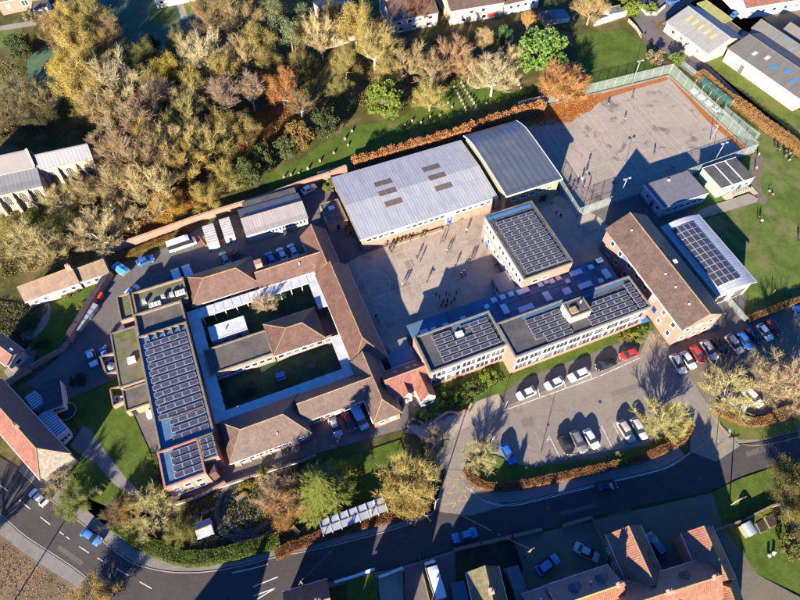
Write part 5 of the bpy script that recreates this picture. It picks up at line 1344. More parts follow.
b = B('yard_canopy', 'narrow yellow green flat roofed canopy behind the cement roofed workshop', 'canopy', 3.2, [(697, 3), (706, 0), (733, 18), (724, 23)], angof((697, 3), (724, 23), 3.2))
b.walls(.1, b.w - .1, .1, b.d - .1, 3.0, M_CREAM); b.flat(0, b.w, 0, b.d, 3.1, M_GREENR, .05, .12, M_GREENR); b.window('S', 3, 1.2, 1.4, 2.0, .1, 'dark', 'door')
b = GB('tiled_factory', 'orange tiled building at the top right corner', 'warehouse', (738, -12), (800, -22), (772, 4), 4.0, 6.4)
b.shell(M_WHITE, M_TILE_OX, .2); b.windows('S', frange(1, b.w - 1, 5), 2.0, 1.4, 1.2, .2)
b = B('flat_unit', 'small pale flat roofed unit between the sheet roofed sheds', 'outbuilding', 3.0, [(724, 24), (730, 20), (742, 30), (737, 34)], angof((724, 24), (737, 34), 3.0))
b.walls(0, b.w, 0, b.d, 2.9, M_CREAM); b.flat(0, b.w, 0, b.d, 2.92, M_FELTB, .1, .12); b.window('S', 1.5, 1.2, 1.0, 2.0, 0, 'dark', 'door')

# --- clear roofed shelter behind the front hedge
b = B('polycarbonate_shelter', 'long shelter with pale translucent roof panels behind the copper hedge', 'shelter', 2.6, [(320, 520), (384, 496), (387.5, 514), (321.5, 533)], R(20.5))
w, d = b.w, b.d
for i in range(7):
    for j in range(2):
        x0_, x1_ = w * i / 7 + .05, w * (i + 1) / 7 - .05; y0_, y1_ = d * j / 2 + .05, d * (j + 1) / 2 - .05
        mb = MB(); zz = 2.5 + .12 * (1 - j); mb.box(x0_, x1_, y0_, y1_, zz, zz + .05); b.part('roof_panel', mb, M_ROOFL)
for i in range(8):
    mb = MB(); x_ = w * i / 7; mb.box(x_ - .05, x_ + .05, 0, d, 2.5, 2.72); b.part('roof_beam', mb, M_ALU)
    for yy in (.08, d - .08):
        mb = MB(); mb.box(x_ - .05, x_ + .05, yy - .05, yy + .05, 0, 2.5); b.part('post', mb, M_ALU)
b.box('back_wall', 0, w, d - .03, d + .03, .1, 2.4, M_ROOFL)
# small garden buildings
b = GB('garden_shed', 'small pale shed in the round garden behind the clipped hedge', 'shed', (195, 531), (211, 524.5), (204, 536), 1.9, 2.4)
b.shell(M_WHITE, mat('pale_shed_roof', (0.3, 0.31, 0.33)), .1); b.window('S', 1.3, 1.1, .6, .7, .1)
b = B('garden_shed', 'pale curved roofed shed beside the vegetable beds, bottom right', 'shed', 2.2, [(743, 523), (754, 521), (758, 532), (750, 536)], angof((750, 536), (758, 532), 2.2))
b.walls(0, b.w, 0, b.d, 1.8, M_TIMBER); mb = MB()
for k in range(6):
    a0, a1 = math.pi * k / 6, math.pi * (k + 1) / 6
    mb.quad((b.w / 2 - (b.w / 2 + .1) * math.cos(a0), -.1, 1.75 + .5 * math.sin(a0)), (b.w / 2 - (b.w / 2 + .1) * math.cos(a1), -.1, 1.75 + .5 * math.sin(a1)), (b.w / 2 - (b.w / 2 + .1) * math.cos(a1), b.d + .1, 1.75 + .5 * math.sin(a1)), (b.w / 2 - (b.w / 2 + .1) * math.cos(a0), b.d + .1, 1.75 + .5 * math.sin(a0)))
b.part('roof', mb, M_STEEL)
for lb, q in (('square timber vegetable bed by the pale shed', [(763, 518), (778, 511), (784, 522), (769, 529)]), ('overgrown vegetable bed left of the square one', [(755, 524), (762, 520), (767, 531), (760, 534)])):
    pts = [P(*p) for p in q]; t = thing('raised_bed', lb, 'planting bed', pts[0])
    rel = [(p - pts[0]) for p in pts]
    mb = MB(); mb.prism([(p.x, p.y) for p in rel], 0, .3); build('bed_frame', mb, M_TIMBER, t)
    c_ = sum(rel, Vector()) / 4; mb = MB(); mb.prism([tuple((c_ + (p - c_) * .9).xy) for p in rel], .25, .33); build('soil', mb, M_SOIL, t)

# ================================================================== trees, shrubs, hedges
def branch_mesh(seed, H0=12.0, R0=6.0, trunk=.28, limbs=8, style='round', twigs=5, sub=5):
    """skeleton of a broadleaf tree: trunk mesh (trunk and limbs), crown mesh (branches and twigs), list of twig tips"""
    rnd = random.Random(seed)
    tr, cr, tips = MB(), MB(), []
    def seg(mb, p, d, L, r, n, k, up):
        pts = [p]; rs = [r]
        for i in range(n):
            d = (d + Vector((rnd.uniform(-1, 1), rnd.uniform(-1, 1), rnd.uniform(-.6, .9))) * k + Vector((0, 0, up))).normalized()
            p = p + d * (L / n); pts.append(p); rs.append(r * (1 - .75 * (i + 1) / n))
        return pts, rs, d
    def draw(mb, pts, rs, n):
        for i in range(len(pts) - 1): mb.tube(pts[i], pts[i + 1], rs[i], rs[i + 1], n)
    th = H0 * trunk
    pts, rs, d0 = seg(tr, Vector((0, 0, 0)), Vector((0, 0, 1)), th, .34, 3, .06, .2)
    rs = [.34, .30, .27, .25]
    draw(tr, pts, rs, 7)
    top = pts[-1]
    for i in range(limbs):
        az = i * 2.39996 + rnd.uniform(-.3, .3)
        el = math.asin(min(.98, .08 + .9 * ((i + .5) / limbs))) + rnd.uniform(-.12, .12)
        if style == 'upright': el = rnd.uniform(.9, 1.4)
        d = Vector((math.cos(az) * math.cos(el), math.sin(az) * math.cos(el), math.sin(el)))
        reach = rnd.uniform(.72, .92) / math.sqrt((math.cos(el) / R0) ** 2 + (math.sin(el) / (H0 - th)) ** 2)
        st = top + Vector((0, 0, -rnd.uniform(0, th * .3)))
        p1, r1, _ = seg(tr, st, d, reach, .15, 5, .13, .03)
        draw(tr, p1, r1, 5)
        for j in range(sub):
            q = .3 + .7 * (j + rnd.random()) / sub
            a = min(4, int(q * 5)); base = p1[a].lerp(p1[a + 1], q * 5 - a)
            dirn = (p1[a + 1] - p1[a]).normalized()
            dd = (dirn + Vector((rnd.uniform(-1, 1), rnd.uniform(-1, 1), rnd.uniform(-.35, .8))) * .85).normalized()
            p2, r2, _ = seg(cr, base, dd, reach * rnd.uniform(.32, .5) * (1.15 - .5 * q), .07, 4, .2, .06)
            draw(cr, p2, r2, 4)
            for k in range(sub):
                q2 = .25 + .75 * (k + rnd.random()) / sub
                a2 = min(3, int(q2 * 4)); b2 = p2[a2].lerp(p2[a2 + 1], min(1, q2 * 4 - a2))
                d2 = ((p2[a2 + 1] - p2[a2]).normalized() + Vector((rnd.uniform(-1, 1), rnd.uniform(-1, 1), rnd.uniform(-.4, .8))) * .9).normalized()
                p3, r3, _ = seg(cr, b2, d2, rnd.uniform(1.0, 2.0), .05, 3, .25, .05)
                draw(cr, p3, r3, 3)
                for m in range(twigs):
                    q3 = rnd.random(); a3 = min(2, int(q3 * 3)); b3 = p3[a3].lerp(p3[a3 + 1], q3 * 3 - a3)
                    d3 = ((p3[a3 + 1] - p3[a3]).normalized() + Vector((rnd.uniform(-1, 1), rnd.uniform(-1, 1), rnd.uniform(-.5, .8))) * .95).normalized()
                    e3 = b3 + d3 * rnd.uniform(.5, 1.25)
                    cr.tube(b3, e3, .028, .014, 3)
                    tips.append(e3); tips.append(b3.lerp(e3, .5))
    return tr, cr, tips
def leafquad(mb, p, s, rnd, m=0, flat=0.0):
    n = Vector((rnd.gauss(0, 1), rnd.gauss(0, 1), rnd.gauss(0, 1) + flat))
    if n.length < .01: n = Vector((0, 0, 1))
    n.normalize(); a = n.orthogonal().normalized()
    t = rnd.uniform(0, 6.28); b_ = n.cross(a); a, b_ = a * math.cos(t) + b_ * math.sin(t), b_ * math.cos(t) - a * math.sin(t)
    w = s * rnd.uniform(.6, 1.2); l = s * rnd.uniform(.9, 1.7)
    i = len(mb.v)
    mb.v += [tuple(p - a * w * .5), tuple(p + b_ * l * .5), tuple(p + a * w * .5), tuple(p - b_ * l * .5)]
    mb.f.append((i, i + 1, i + 2, i + 3)); mb.m.append(m); mb.sm.append(False)
TREES = {}
def reg(kind, tr, cr): TREES[kind] = (tr.mesh('trunk', [M_BARK]), cr.mesh('crown', [M_TWIG, M_LEAF]))
for k in range(3):
    tr, cr, tips = branch_mesh(11 + k, limbs=14 + k, sub=6, twigs=9); reg('bare%d' % k, tr, cr)
tr, cr, tips = branch_mesh(31, limbs=12, sub=7, twigs=8, style='upright', R0=4.2, trunk=.3); reg('birch', tr, cr)
for k, (n, s) in enumerate(((9000, .15), (19000, .16))):
    tr, cr, tips = branch_mesh(41 + k, limbs=13, sub=5, twigs=6); rnd = random.Random(5 + k)
    for q in range(n):
        p = rnd.choice(tips); leafquad(cr, p + Vector((rnd.gauss(0, .42), rnd.gauss(0, .42), rnd.gauss(0, .38))), s, rnd, 1)
    reg('leafy%d' % k, tr, cr)
# dense evergreen: clumps of leaves spread through the crown, gaps between them
def clumps(seed, ncl, per, H0, R0, base, leaf=.34, squash=.85, shape=None):
    rnd = random.Random(seed); tr, cr = MB(), MB()
    tr.tube((0, 0, 0), (0, 0, H0 * .55), .3, .12, 7)
    for c in range(ncl):
        while True:
            v = Vector((rnd.uniform(-1, 1), rnd.uniform(-1, 1), rnd.uniform(-1, 1)))
            if .35 < v.length < 1: break
        v = v.normalized() * rnd.uniform(.55, 1.0)
        zc = base + (H0 - base) * .5; p = Vector((v.x * R0, v.y * R0, zc + v.z * (H0 - base) * .5 * squash))
        if shape: p = shape(p, rnd)
        tr.tube((0, 0, max(.5, p.z * .45)), p, .06, .02, 4)
        cs = rnd.uniform(.55, 1.15) * R0 * .24
        for q in range(per):
            u = Vector((rnd.gauss(0, 1), rnd.gauss(0, 1), rnd.gauss(0, .75)))
            u = u.normalized() * cs * rnd.uniform(.4, 1.0) ** .5
            leafquad(cr, p + u, leaf, rnd, 1, .4)
    return tr, cr
tr, cr = clumps(3, 70, 110, 9, 5.5, .8); reg('evergreen0', tr, cr)
tr, cr = clumps(4, 60, 100, 9, 5.0, .5, leaf=.38); reg('evergreen1', tr, cr)
tr, cr = clumps(8, 34, 100, 4, 2.6, .2, leaf=.2); reg('shrub0', tr, cr)
tr, cr = clumps(9, 26, 90, 4, 2.6, .1, leaf=.24); reg('shrub1', tr, cr)
# spruce: tiers of drooping sprays
def spruce(seed, H0=13, R0=5.5, tiers=28, per=17, droop=.35, leaf=.26, nee=24, top=.96, base=.06):
    rnd = random.Random(seed); tr, cr = MB(), MB()
    tr.tube((0, 0, 0), (0, 0, H0), .28, .03, 7)
    for i in range(tiers):
        t = i / tiers; z = H0 * (base + (top - base) * t); r = R0 * (1 - t) ** .85 * rnd.uniform(.85, 1.08) + .15
        for j in range(max(4, int(per * (1 - .55 * t)))):
            az = rnd.uniform(0, 6.283); L = r * rnd.uniform(.75, 1.1)
            d = Vector((math.cos(az), math.sin(az), 0)); sd = Vector((-d.y, d.x, 0))
            tr.tube((0, 0, z), d * L + Vector((0, 0, z - droop * L * .6)), .035, .012, 3)
            for q in range(nee):
                s = rnd.uniform(.18, 1.0); wd = (1 - s) * L * .28 + .12
                p = d * (L * s) + sd * rnd.uniform(-wd, wd) + Vector((0, 0, z - droop * L * s * s + rnd.uniform(-.1, .12)))
                a = (d + sd * rnd.uniform(-.7, .7) + Vector((0, 0, -.25))).normalized() * rnd.uniform(.45, .85); n = sd * leaf + Vector((0, 0, rnd.uniform(-.12, .12)))
                cr.quad(p - n * .5, p + a * .5 - n * .25, p + a, p + n * .5, 1)
    return tr, cr
tr, cr = spruce(21); reg('spruce', tr, cr)
tr, cr = spruce(22, 13, 7.5, 15, 20, .18, .32, 22, .9, .12); reg('cedar', tr, cr)
def pinetree(seed, H0=15):
    rnd = random.Random(seed); tr, cr = MB(), MB()
    pts = [Vector((0, 0, 0)), Vector((.15, .1, 5)), Vector((-.1, .2, 10)), Vector((.1, 0, 14))]
    for i in range(3): tr.tube(pts[i], pts[i + 1], .28 - .07 * i, .21 - .07 * i, 7)
    for c in range(20):
        az = rnd.uniform(0, 6.28); z = rnd.uniform(8.6, 14.6); r = rnd.uniform(.6, 3.2) * (1.15 - (z - 8.6) / 9)
        p = Vector((math.cos(az) * r, math.sin(az) * r, z)); tr.tube((0, 0, z - .9), p, .07, .03, 4)
        for q in range(110):
            u = Vector((rnd.gauss(0, .62), rnd.gauss(0, .62), rnd.gauss(0, .3))); leafquad(cr, p + u, .24, rnd, 1, .8)
    return tr, cr
tr, cr = pinetree(5); reg('pine', tr, cr)
NOM = {'bare0': (12, 5.9), 'bare1': (12, 5.9), 'bare2': (12, 5.9), 'birch': (12, 4.2), 'leafy0': (12, 5.8), 'leafy1': (12, 5.8), 'evergreen0': (9, 6.2), 'evergreen1': (9, 5.6), 'shrub0': (4, 3), 'shrub1': (4, 3), 'spruce': (13, 5.6), 'cedar': (13, 7.5), 'pine': (15, 3.8)}
GREY, TAN, DKB, WHT = (0.19, 0.155, 0.11), (0.28, 0.21, 0.13), (0.10, 0.075, 0.05), (0.42, 0.37, 0.29)
_trs = random.Random(99)
def tree(kind, px, py, r, h, col, bark, label, group='trees around the school', name=None, zf=.55, twig=None, loc=None):
    h0, r0 = NOM[kind]
    p = loc or P(px, py, h * zf)
    t = thing(name or ('cedar_tree' if 'cedar behind' in label else None) or {'s': 'shrub' if kind.startswith('shrub') else 'spruce_tree', 'c': 'cedar_tree', 'p': 'pine_tree', 'e': 'evergreen_tree'}.get(kind[0], 'birch_tree' if kind == 'birch' else 'broadleaf_tree'), label, 'shrub' if kind.startswith('shrub') else 'tree', (p.x, p.y, 0), _trs.uniform(0, 6.28), group)
    s = r / r0; t.scale = (s, s, h / h0)
    a, c = TREES[kind]
    o = mkobj('trunk', a, t); o.color = (*bark, 1)
    k_ = 1.0 if kind[0] in 'secp' else (1.38 if kind[0] == 'b' else 1.4)
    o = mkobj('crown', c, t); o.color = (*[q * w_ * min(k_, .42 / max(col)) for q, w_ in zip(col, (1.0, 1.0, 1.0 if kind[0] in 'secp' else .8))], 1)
    return t
GOLD, OLIVE, BRN, PURP, RUST, PALE, LIME, GRN, DGRN, ORNG, YEL = (0.31, 0.235, 0.085), (0.22, 0.18, 0.065), (0.20, 0.135, 0.07), (0.215, 0.155, 0.125), (0.26, 0.12, 0.05), (0.36, 0.30, 0.20), (0.18, 0.24, 0.035), (0.09, 0.17, 0.04), (0.075, 0.095, 0.03), (0.46, 0.24, 0.10), (0.38, 0.28, 0.05)
W1, W2, W3 = 'trees in the churchyard wood', 'trees along the graveyard', 'garden trees'
for a in (
    ('evergreen0', 18, 47, 4.2, 8, DGRN, DKB, 'dark evergreen beside the orange bush, top left', W3), ('shrub0', 29, 39, 2.4, 4.5, (0.36, 0.2, 0.03), DKB, 'orange yellow bush touching the dark evergreen, top left', W3),
    ('shrub1', 31, 15, 2.8, 5, (0.24, 0.22, 0.11), TAN, 'pale grey green shrub below the white outbuilding, top left', W3), ('leafy0', 48, 22, 4, 8, BRN, TAN, 'brownish thin tree by the top left path', W3),
    ('bare1', 55, 32, 4.5, 9, BRN, TAN, 'bare brown tree right of the top left path', W3), ('leafy1', 66, 16, 4.5, 11, GOLD, TAN, 'golden tree at the top left wood edge', W1), ('spruce', 80, 4, 3, 11, GRN, DKB, 'narrow green conifer at the top of the left wood', W1),
    ('leafy0', 92, 14, 5.5, 13, OLIVE, TAN, 'olive brown tree at the top of the left wood', W1), ('leafy0', 108, 34, 5, 11, BRN, GREY, 'brown half bare tree beside the shaded lawn', W1), ('leafy1', 74, 42, 5.6, 13, GOLD, TAN, 'dense golden crown upper left of the wood', W1),
    ('leafy1', 60, 68, 3.6, 8, YEL, TAN, 'yellow leaved tree at the left edge of the wood', W1), ('leafy1', 74, 80, 6.2, 14, GOLD, TAN, 'tall golden tree on the left side of the wood', W1), ('bare1', 92, 62, 5.6, 13, (0.27, 0.2, 0.07), TAN, 'golden brown crown in the middle of the left wood', W1),
    ('bare0', 117, 80, 7.2, 16, PALE, WHT, 'large pale bare tree with white limbs in the left wood', W1), ('bare1', 128, 128, 8.0, 15, (0.24, 0.175, 0.115), TAN, 'broad brown bare tree beside the church', W1), ('leafy1', 143, 58, 4.8, 11, (0.15, 0.14, 0.05), DKB, 'dark olive tree right of the white limbed tree', W1),
    ('leafy1', 166, 72, 4.8, 11, (0.25, 0.2, 0.045), TAN, 'yellow green tree in the middle of the wood', W1), ('birch', 161, 96, 4.4, 11, PURP, GREY, 'mauve twigged birch below the yellow green tree', W1), ('bare2', 200, 52, 7, 15, PALE, WHT, 'spreading pale bare tree with white limbs, right of the dark lawn', W1),
    ('bare0', 180, 122, 6, 12, (0.24, 0.21, 0.08), TAN, 'greenish bare tree above the leaf strewn ground', W1), ('leafy0', 208, 14, 6, 13, BRN, GREY, 'brown tree at the top edge, right of the lawns', W1), ('bare1', 238, 18, 7, 14, (0.21, 0.155, 0.085), GREY, 'large brown tree at the top of the wood', W1),
    ('leafy1', 258, 44, 5.6, 13, OLIVE, TAN, 'olive tree left of the pines', W1), ('pine', 276, 24, 3.6, 16, (0.15, 0.19, 0.075), (0.26, 0.15, 0.08), 'left one of the tall green pines', W1), ('pine', 291, 42, 3.8, 15, (0.17, 0.205, 0.08), (0.26, 0.15, 0.08), 'front one of the tall green pines', W1), ('pine', 303, 25, 2.8, 14, (0.13, 0.165, 0.065), (0.26, 0.15, 0.08), 'rear right one of the tall green pines', W1),
    ('bare1', 320, 34, 5.6, 15, (0.30, 0.235, 0.14), WHT, 'tall tan bare tree with pale trunk right of the pines', W1), ('leafy1', 355, 24, 6, 15, (0.26, 0.2, 0.07), TAN, 'olive gold tree behind the half hidden house', W1), ('bare2', 374, 44, 6.4, 15, (0.25, 0.2, 0.085), WHT, 'olive gold tree with pale straight trunks', W1), ('leafy0', 345, 62, 4.4, 10, OLIVE, WHT, 'small olive tree below the half hidden house', W1),
    ('birch', 226, 98, 5.2, 13, PURP, GREY, 'large mauve twigged birch in the wood centre', W1), ('birch', 250, 92, 4.4, 12, (0.235, 0.165, 0.13), WHT, 'second mauve birch with white stems', W1), ('leafy0', 281, 88, 5, 12, RUST, WHT, 'rust brown tree above the shaded graves', W1), ('evergreen1', 298, 134, 4, 9, (0.22, 0.15, 0.04), DKB, 'golden brown bushy conifer left of the dark yew', W2),
    ('evergreen0', 326, 122, 4, 10, (0.07, 0.085, 0.025), DKB, 'dark green yew beside the graveyard lawn', W2), ('evergreen1', 283, 148, 3.4, 7, (0.10, 0.13, 0.045), DKB, 'blue green bushy conifer below the golden one', W2), ('evergreen0', 384, 100, 5.8, 9, LIME, TAN, 'bright lime green tree beside the hall roof', W2),
    ('bare2', 408, 62, 5.6, 12, (0.25, 0.19, 0.11), TAN, 'bare brown tree below the cream houses', W2), ('bare0', 452, 56, 6, 12, (0.26, 0.155, 0.10), TAN, 'bare reddish brown tree above the gravestones', W2), ('leafy0', 430, 96, 5, 9, (0.27, 0.225, 0.085), TAN, 'low olive yellow tree behind the copper hedge', W2), ('birch', 484, 42, 3.4, 9, (0.32, 0.23, 0.14), TAN, 'thin tan tree below the cream house', W2),
    ('bare1', 494, 74, 6.8, 13, PALE, WHT, 'pale spreading bare tree among the gravestones', W2), ('evergreen1', 541, 50, 8.6, 12, (0.15, 0.25, 0.05), DKB, 'large bright green cedar behind the arched gym', W2), ('bare2', 562, 82, 7.6, 11, ORNG, (0.36, 0.24, 0.16), 'orange beech overhanging the court corner', W2), ('leafy1', 566, 84, 6.6, 8, ORNG, (0.36, 0.24, 0.16), 'low orange leaved beech growing into the court corner', W2),
    ('leafy0', 592, 6, 5.4, 11, (0.26, 0.185, 0.10), TAN, 'tan bare tree behind the white paddock wall', W3), ('birch', 528, 22, 2.4, 8, (0.28, 0.17, 0.07), TAN, 'narrow russet tree left of the garden sheds', W3), ('bare0', 418, 6, 4.5, 10, (0.15, 0.07, 0.05), DKB, 'dark red brown tree against the mossy roof', W3), ('shrub0', 480, 35, 2.4, 4, LIME, DKB, 'lime bush below the cream house', W3),
    ('shrub0', 505, 32, 2.6, 6, GRN, DKB, 'green bush beside the white garden shed', W3), ('shrub0', 632, 6, 4.2, 5, (0.19, 0.24, 0.035), DKB, 'yellow green bush at the bend of the lane', W3), ('shrub1', 652, 8, 3, 3, LIME, DKB, 'bright bush inside the white kerbed bed by the lane', W3), ('shrub0', 677, 58, 2.6, 5, (0.14, 0.2, 0.035), DKB, 'green bush at the top corner of the court', W3), ('shrub1', 657, 56, 3.4, 4, (0.24, 0.19, 0.11), TAN, 'pale dry bush beside the court lamp', W3),
    ('bare1', 138, 160, 7.4, 15, (0.25, 0.18, 0.115), TAN, 'brown bare tree right of the church end', W1), ('bare2', 152, 192, 6.6, 13, (0.32, 0.25, 0.14), WHT, 'pale bare tree over the orange leaf carpet', W1), ('bare0', 184, 160, 6.6, 13, (0.28, 0.2, 0.065), TAN, 'golden half bare tree above the minibus wall', W1), ('leafy1', 168, 206, 4.2, 8, (0.33, 0.2, 0.04), TAN, 'golden low tree on the orange leaf carpet', W1),
    ('bare0', 96, 232, 6, 11, (0.31, 0.25, 0.15), WHT, 'pale bare tree below the church windows', W1), ('bare1', 32, 244, 6, 11, (0.27, 0.23, 0.12), WHT, 'pale bare tree by the cottage, left edge', W1), ('leafy0', 8, 228, 4, 8, (0.2, 0.18, 0.07), TAN, 'olive half bare tree at the left edge below the church', W1), ('leafy0', 64, 222, 4, 6, (0.2, 0.19, 0.06), TAN, 'low greenish tree between church and cottage', W1),
    ('evergreen1', 247, 172, 3.6, 9, (0.085, 0.105, 0.03), DKB, 'dark conifer behind the workshop', W1), ('evergreen0', 262, 158, 3.4, 8, (0.10, 0.13, 0.035), DKB, 'green conifer right of the dark one behind the workshop', W1), ('leafy0', 226, 178, 4.4, 9, OLIVE, TAN, 'olive tree behind the site cabins', W1), ('leafy0', 206, 196, 4, 8, (0.24, 0.19, 0.06), TAN, 'olive gold tree behind the minibus', W1), ('bare2', 210, 142, 5.4, 12, (0.22, 0.175, 0.07), TAN, 'tall olive tree in the lower wood', W1), ('leafy1', 243, 128, 4.4, 10, (0.2, 0.15, 0.06), TAN, 'brown olive tree below the mauve birches', W1),
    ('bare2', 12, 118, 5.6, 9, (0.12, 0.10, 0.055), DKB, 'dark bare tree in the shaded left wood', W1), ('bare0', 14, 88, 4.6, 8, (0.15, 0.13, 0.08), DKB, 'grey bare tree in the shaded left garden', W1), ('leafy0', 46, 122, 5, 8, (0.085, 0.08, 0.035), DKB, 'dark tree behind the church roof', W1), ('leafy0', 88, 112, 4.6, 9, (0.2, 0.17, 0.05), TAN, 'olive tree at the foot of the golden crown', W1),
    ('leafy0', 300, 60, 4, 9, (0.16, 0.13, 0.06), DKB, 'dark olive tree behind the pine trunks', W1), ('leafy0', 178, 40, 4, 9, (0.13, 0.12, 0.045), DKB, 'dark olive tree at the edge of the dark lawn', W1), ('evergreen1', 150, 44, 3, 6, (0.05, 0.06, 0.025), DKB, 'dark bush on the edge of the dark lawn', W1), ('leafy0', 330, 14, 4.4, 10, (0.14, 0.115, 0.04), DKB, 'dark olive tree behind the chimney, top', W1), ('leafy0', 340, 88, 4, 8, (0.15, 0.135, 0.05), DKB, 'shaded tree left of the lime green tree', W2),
    ('spruce', 322, 486, 7.4, 12.5, (0.16, 0.185, 0.03), DKB, 'big green spruce in front of the tiled range', None), ('bare1', 279, 494, 4.8, 8, (0.27, 0.185, 0.11), TAN, 'pale bare tree left of the spruce', None), ('leafy0', 286, 506, 4.0, 6, (0.34, 0.165, 0.06), TAN, 'orange leaved small tree left of the spruce', None), ('bare0', 409, 482, 5.8, 9, (0.30, 0.235, 0.09), TAN, 'bare yellowish tree left of the entrance drive', None), ('leafy0', 404, 492, 4.6, 6, (0.27, 0.2, 0.065), TAN, 'low olive tree under the yellowish tree by the entrance', None),
    ('bare2', 263, 302, 3.0, 5.5, (0.44, 0.34, 0.26), WHT, 'pale bare tree in the back courtyard', None), ('bare0', 480, 456, 3.4, 4.5, (0.40, 0.36, 0.2), TAN, 'pale green small tree right of the entrance drive', None), ('bare2', 664, 420, 5.0, 7.0, (0.40, 0.36, 0.15), TAN, 'pale yellow green tree between the car park entrances', None), ('bare1', 730, 392, 5.6, 7, (0.34, 0.29, 0.15), WHT, 'large pale bare tree over the white cars', None),
    ('bare0', 780, 378, 6.2, 8, (0.30, 0.235, 0.15), WHT, 'tan bare tree at the right edge of the gravel car park', None), ('bare2', 800, 386, 5.6, 9, (0.32, 0.235, 0.17), WHT, 'pinkish bare tree at the right edge', None), ('bare1', 150, 512, 4.6, 6, (0.38, 0.33, 0.17), TAN, 'pale olive tree at the corner of the left wing', None), ('leafy1', 180, 532, 2.8, 4, (0.17, 0.155, 0.05), TAN, 'dark olive bush beside the round garden', None),
    ('leafy1', 74, 502, 3.4, 4, (0.15, 0.17, 0.05), TAN, 'green tree by the left road', None), ('bare0', 57, 482, 3.0, 4, (0.24, 0.2, 0.13), TAN, 'grey bare tree by the left road, near the hipped house end', None), ('bare2', 114, 514, 2.8, 4, (0.15, 0.11, 0.075), DKB, 'brown bare tree between road and clipped hedge', None), ('leafy1', 126, 510, 2.6, 4, (0.22, 0.15, 0.05), TAN, 'russet bush left of the pale olive tree', None),
    ('leafy1', 796, 486, 4.8, 6, (0.12, 0.105, 0.04), DKB, 'dark olive tree at the right edge below the road', None), ('leafy1', 806, 520, 4, 6, (0.17, 0.15, 0.05), DKB, 'olive tree at the right edge by the beds', None), ('shrub1', 796, 548, 3, 4, (0.16, 0.15, 0.04), DKB, 'olive shrub at the right edge by the garden lawn', None), ('leafy0', 338, 476, 3.4, 6, (0.26, 0.25, 0.035), TAN, 'yellow green small tree right of the spruce', None),
    ('bare0', 436, 440, 2.6, 6, (0.18, 0.14, 0.09), DKB, 'thin bare tree at the entrance paving', None), ('leafy1', 92, 604, 4.2, 5, (0.3, 0.2, 0.07), TAN, 'orange tan bush at the bottom left', None), ('shrub0', 620, 460, 1.6, 1.8, (0.24, 0.26, 0.05), DKB, 'round yellow green bush in the copper hedge', None)):
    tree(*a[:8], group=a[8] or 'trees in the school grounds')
W_EXTRA = [('bare0', 40, 100, 5, 10, (0.2, 0.16, 0.09)), ('leafy1', 100, 92, 5.4, 12, (0.27, 0.2, 0.075)), ('bare2', 104, 108, 5.6, 12, (0.28, 0.21, 0.12)), ('leafy0', 146, 82, 4.6, 11, (0.24, 0.19, 0.07)), ('bare1', 146, 104, 5.4, 12, (0.27, 0.2, 0.13)), ('leafy0', 196, 88, 5, 12, (0.22, 0.175, 0.06)), ('bare0', 190, 104, 5, 12, (0.29, 0.23, 0.13)), ('leafy0', 152, 140, 5.6, 12, (0.3, 0.2, 0.07)), ('bare2', 168, 146, 6, 13, (0.3, 0.23, 0.13)),
           ('bare0', 112, 150, 6, 13, (0.25, 0.185, 0.115)), ('bare1', 118, 186, 5.4, 11, (0.3, 0.24, 0.14)), ('bare0', 196, 142, 5.4, 12, (0.27, 0.21, 0.11)), ('leafy0', 222, 68, 5, 12, (0.23, 0.18, 0.065)), ('bare2', 240, 58, 5.4, 12, (0.25, 0.19, 0.11)), ('leafy1', 268, 66, 4.4, 10, (0.2, 0.16, 0.055)), ('leafy0', 222, 128, 5, 11, (0.25, 0.19, 0.07)), ('bare1', 60, 200, 4.6, 9, (0.29, 0.235, 0.13)), ('bare2', 84, 188, 4.6, 10, (0.3, 0.235, 0.13)), ('bare0', 52, 252, 4.4, 8, (0.27, 0.22, 0.11)), ('bare2', 122, 216, 4.6, 9, (0.31, 0.24, 0.14)), ('leafy0', 300, 36, 4, 9, (0.18, 0.15, 0.06)), ('leafy1', 388, 70, 4.4, 9, (0.24, 0.19, 0.08)), ('bare0', 432, 70, 5, 10, (0.27, 0.2, 0.12)), ('bare2', 470, 66, 4.6, 10, (0.29, 0.2, 0.12)), ('bare1', 512, 60, 4.6, 10, (0.31, 0.24, 0.15)), ('leafy0', 390, 44, 4.4, 10, (0.22, 0.175, 0.08)), ('leafy0', 270, 8, 5, 11, (0.13, 0.115, 0.045)), ('bare1', 300, 104, 3.6, 8, (0.2, 0.15, 0.09))]
W_TXT = ['in the shaded garden left of the wood', 'below the white limbed tree', 'below the golden brown crown', 'between white limbed tree and mauve birch', 'right of the broad brown tree', 'above the big mauve birch', 'left of the big mauve birch', 'right of the broad brown tree, low', 'above the leaf carpet', 'over the church end roof', 'at the left end of the leaf carpet', 'above the dark conifers', 'left of the pines, above the birches', 'between the spreading pale tree and olive tree', 'below the olive tree by the pines', 'below the birches', 'in front of the church windows', 'at the church end', 'behind the cottage roof', 'at the wall corner by the cottage annex', 'under the pines', 'behind the lime green tree', 'left of the reddish tree', 'right of the reddish tree', 'left of the green cedar', 'below the mossy roofed cream house', 'at the top edge above the pines', 'between rust tree and yew']
for a, tx in zip(W_EXTRA, W_TXT): tree(*a, TAN if a[1] % 3 else WHT, ('bare ' if a[0].startswith('bare') else 'thin leaved ') + ('brown' if a[5][0] < .27 else 'tan') + ' tree ' + tx, W1)
# trees whose shadows cross the field and the yards
tree('bare0', 0, 0, 5, 10, (0.2, 0.16, 0.1), TAN, 'bare street tree on the dry verge, bottom left', 'trees in the school grounds', loc=P(-26, 560))
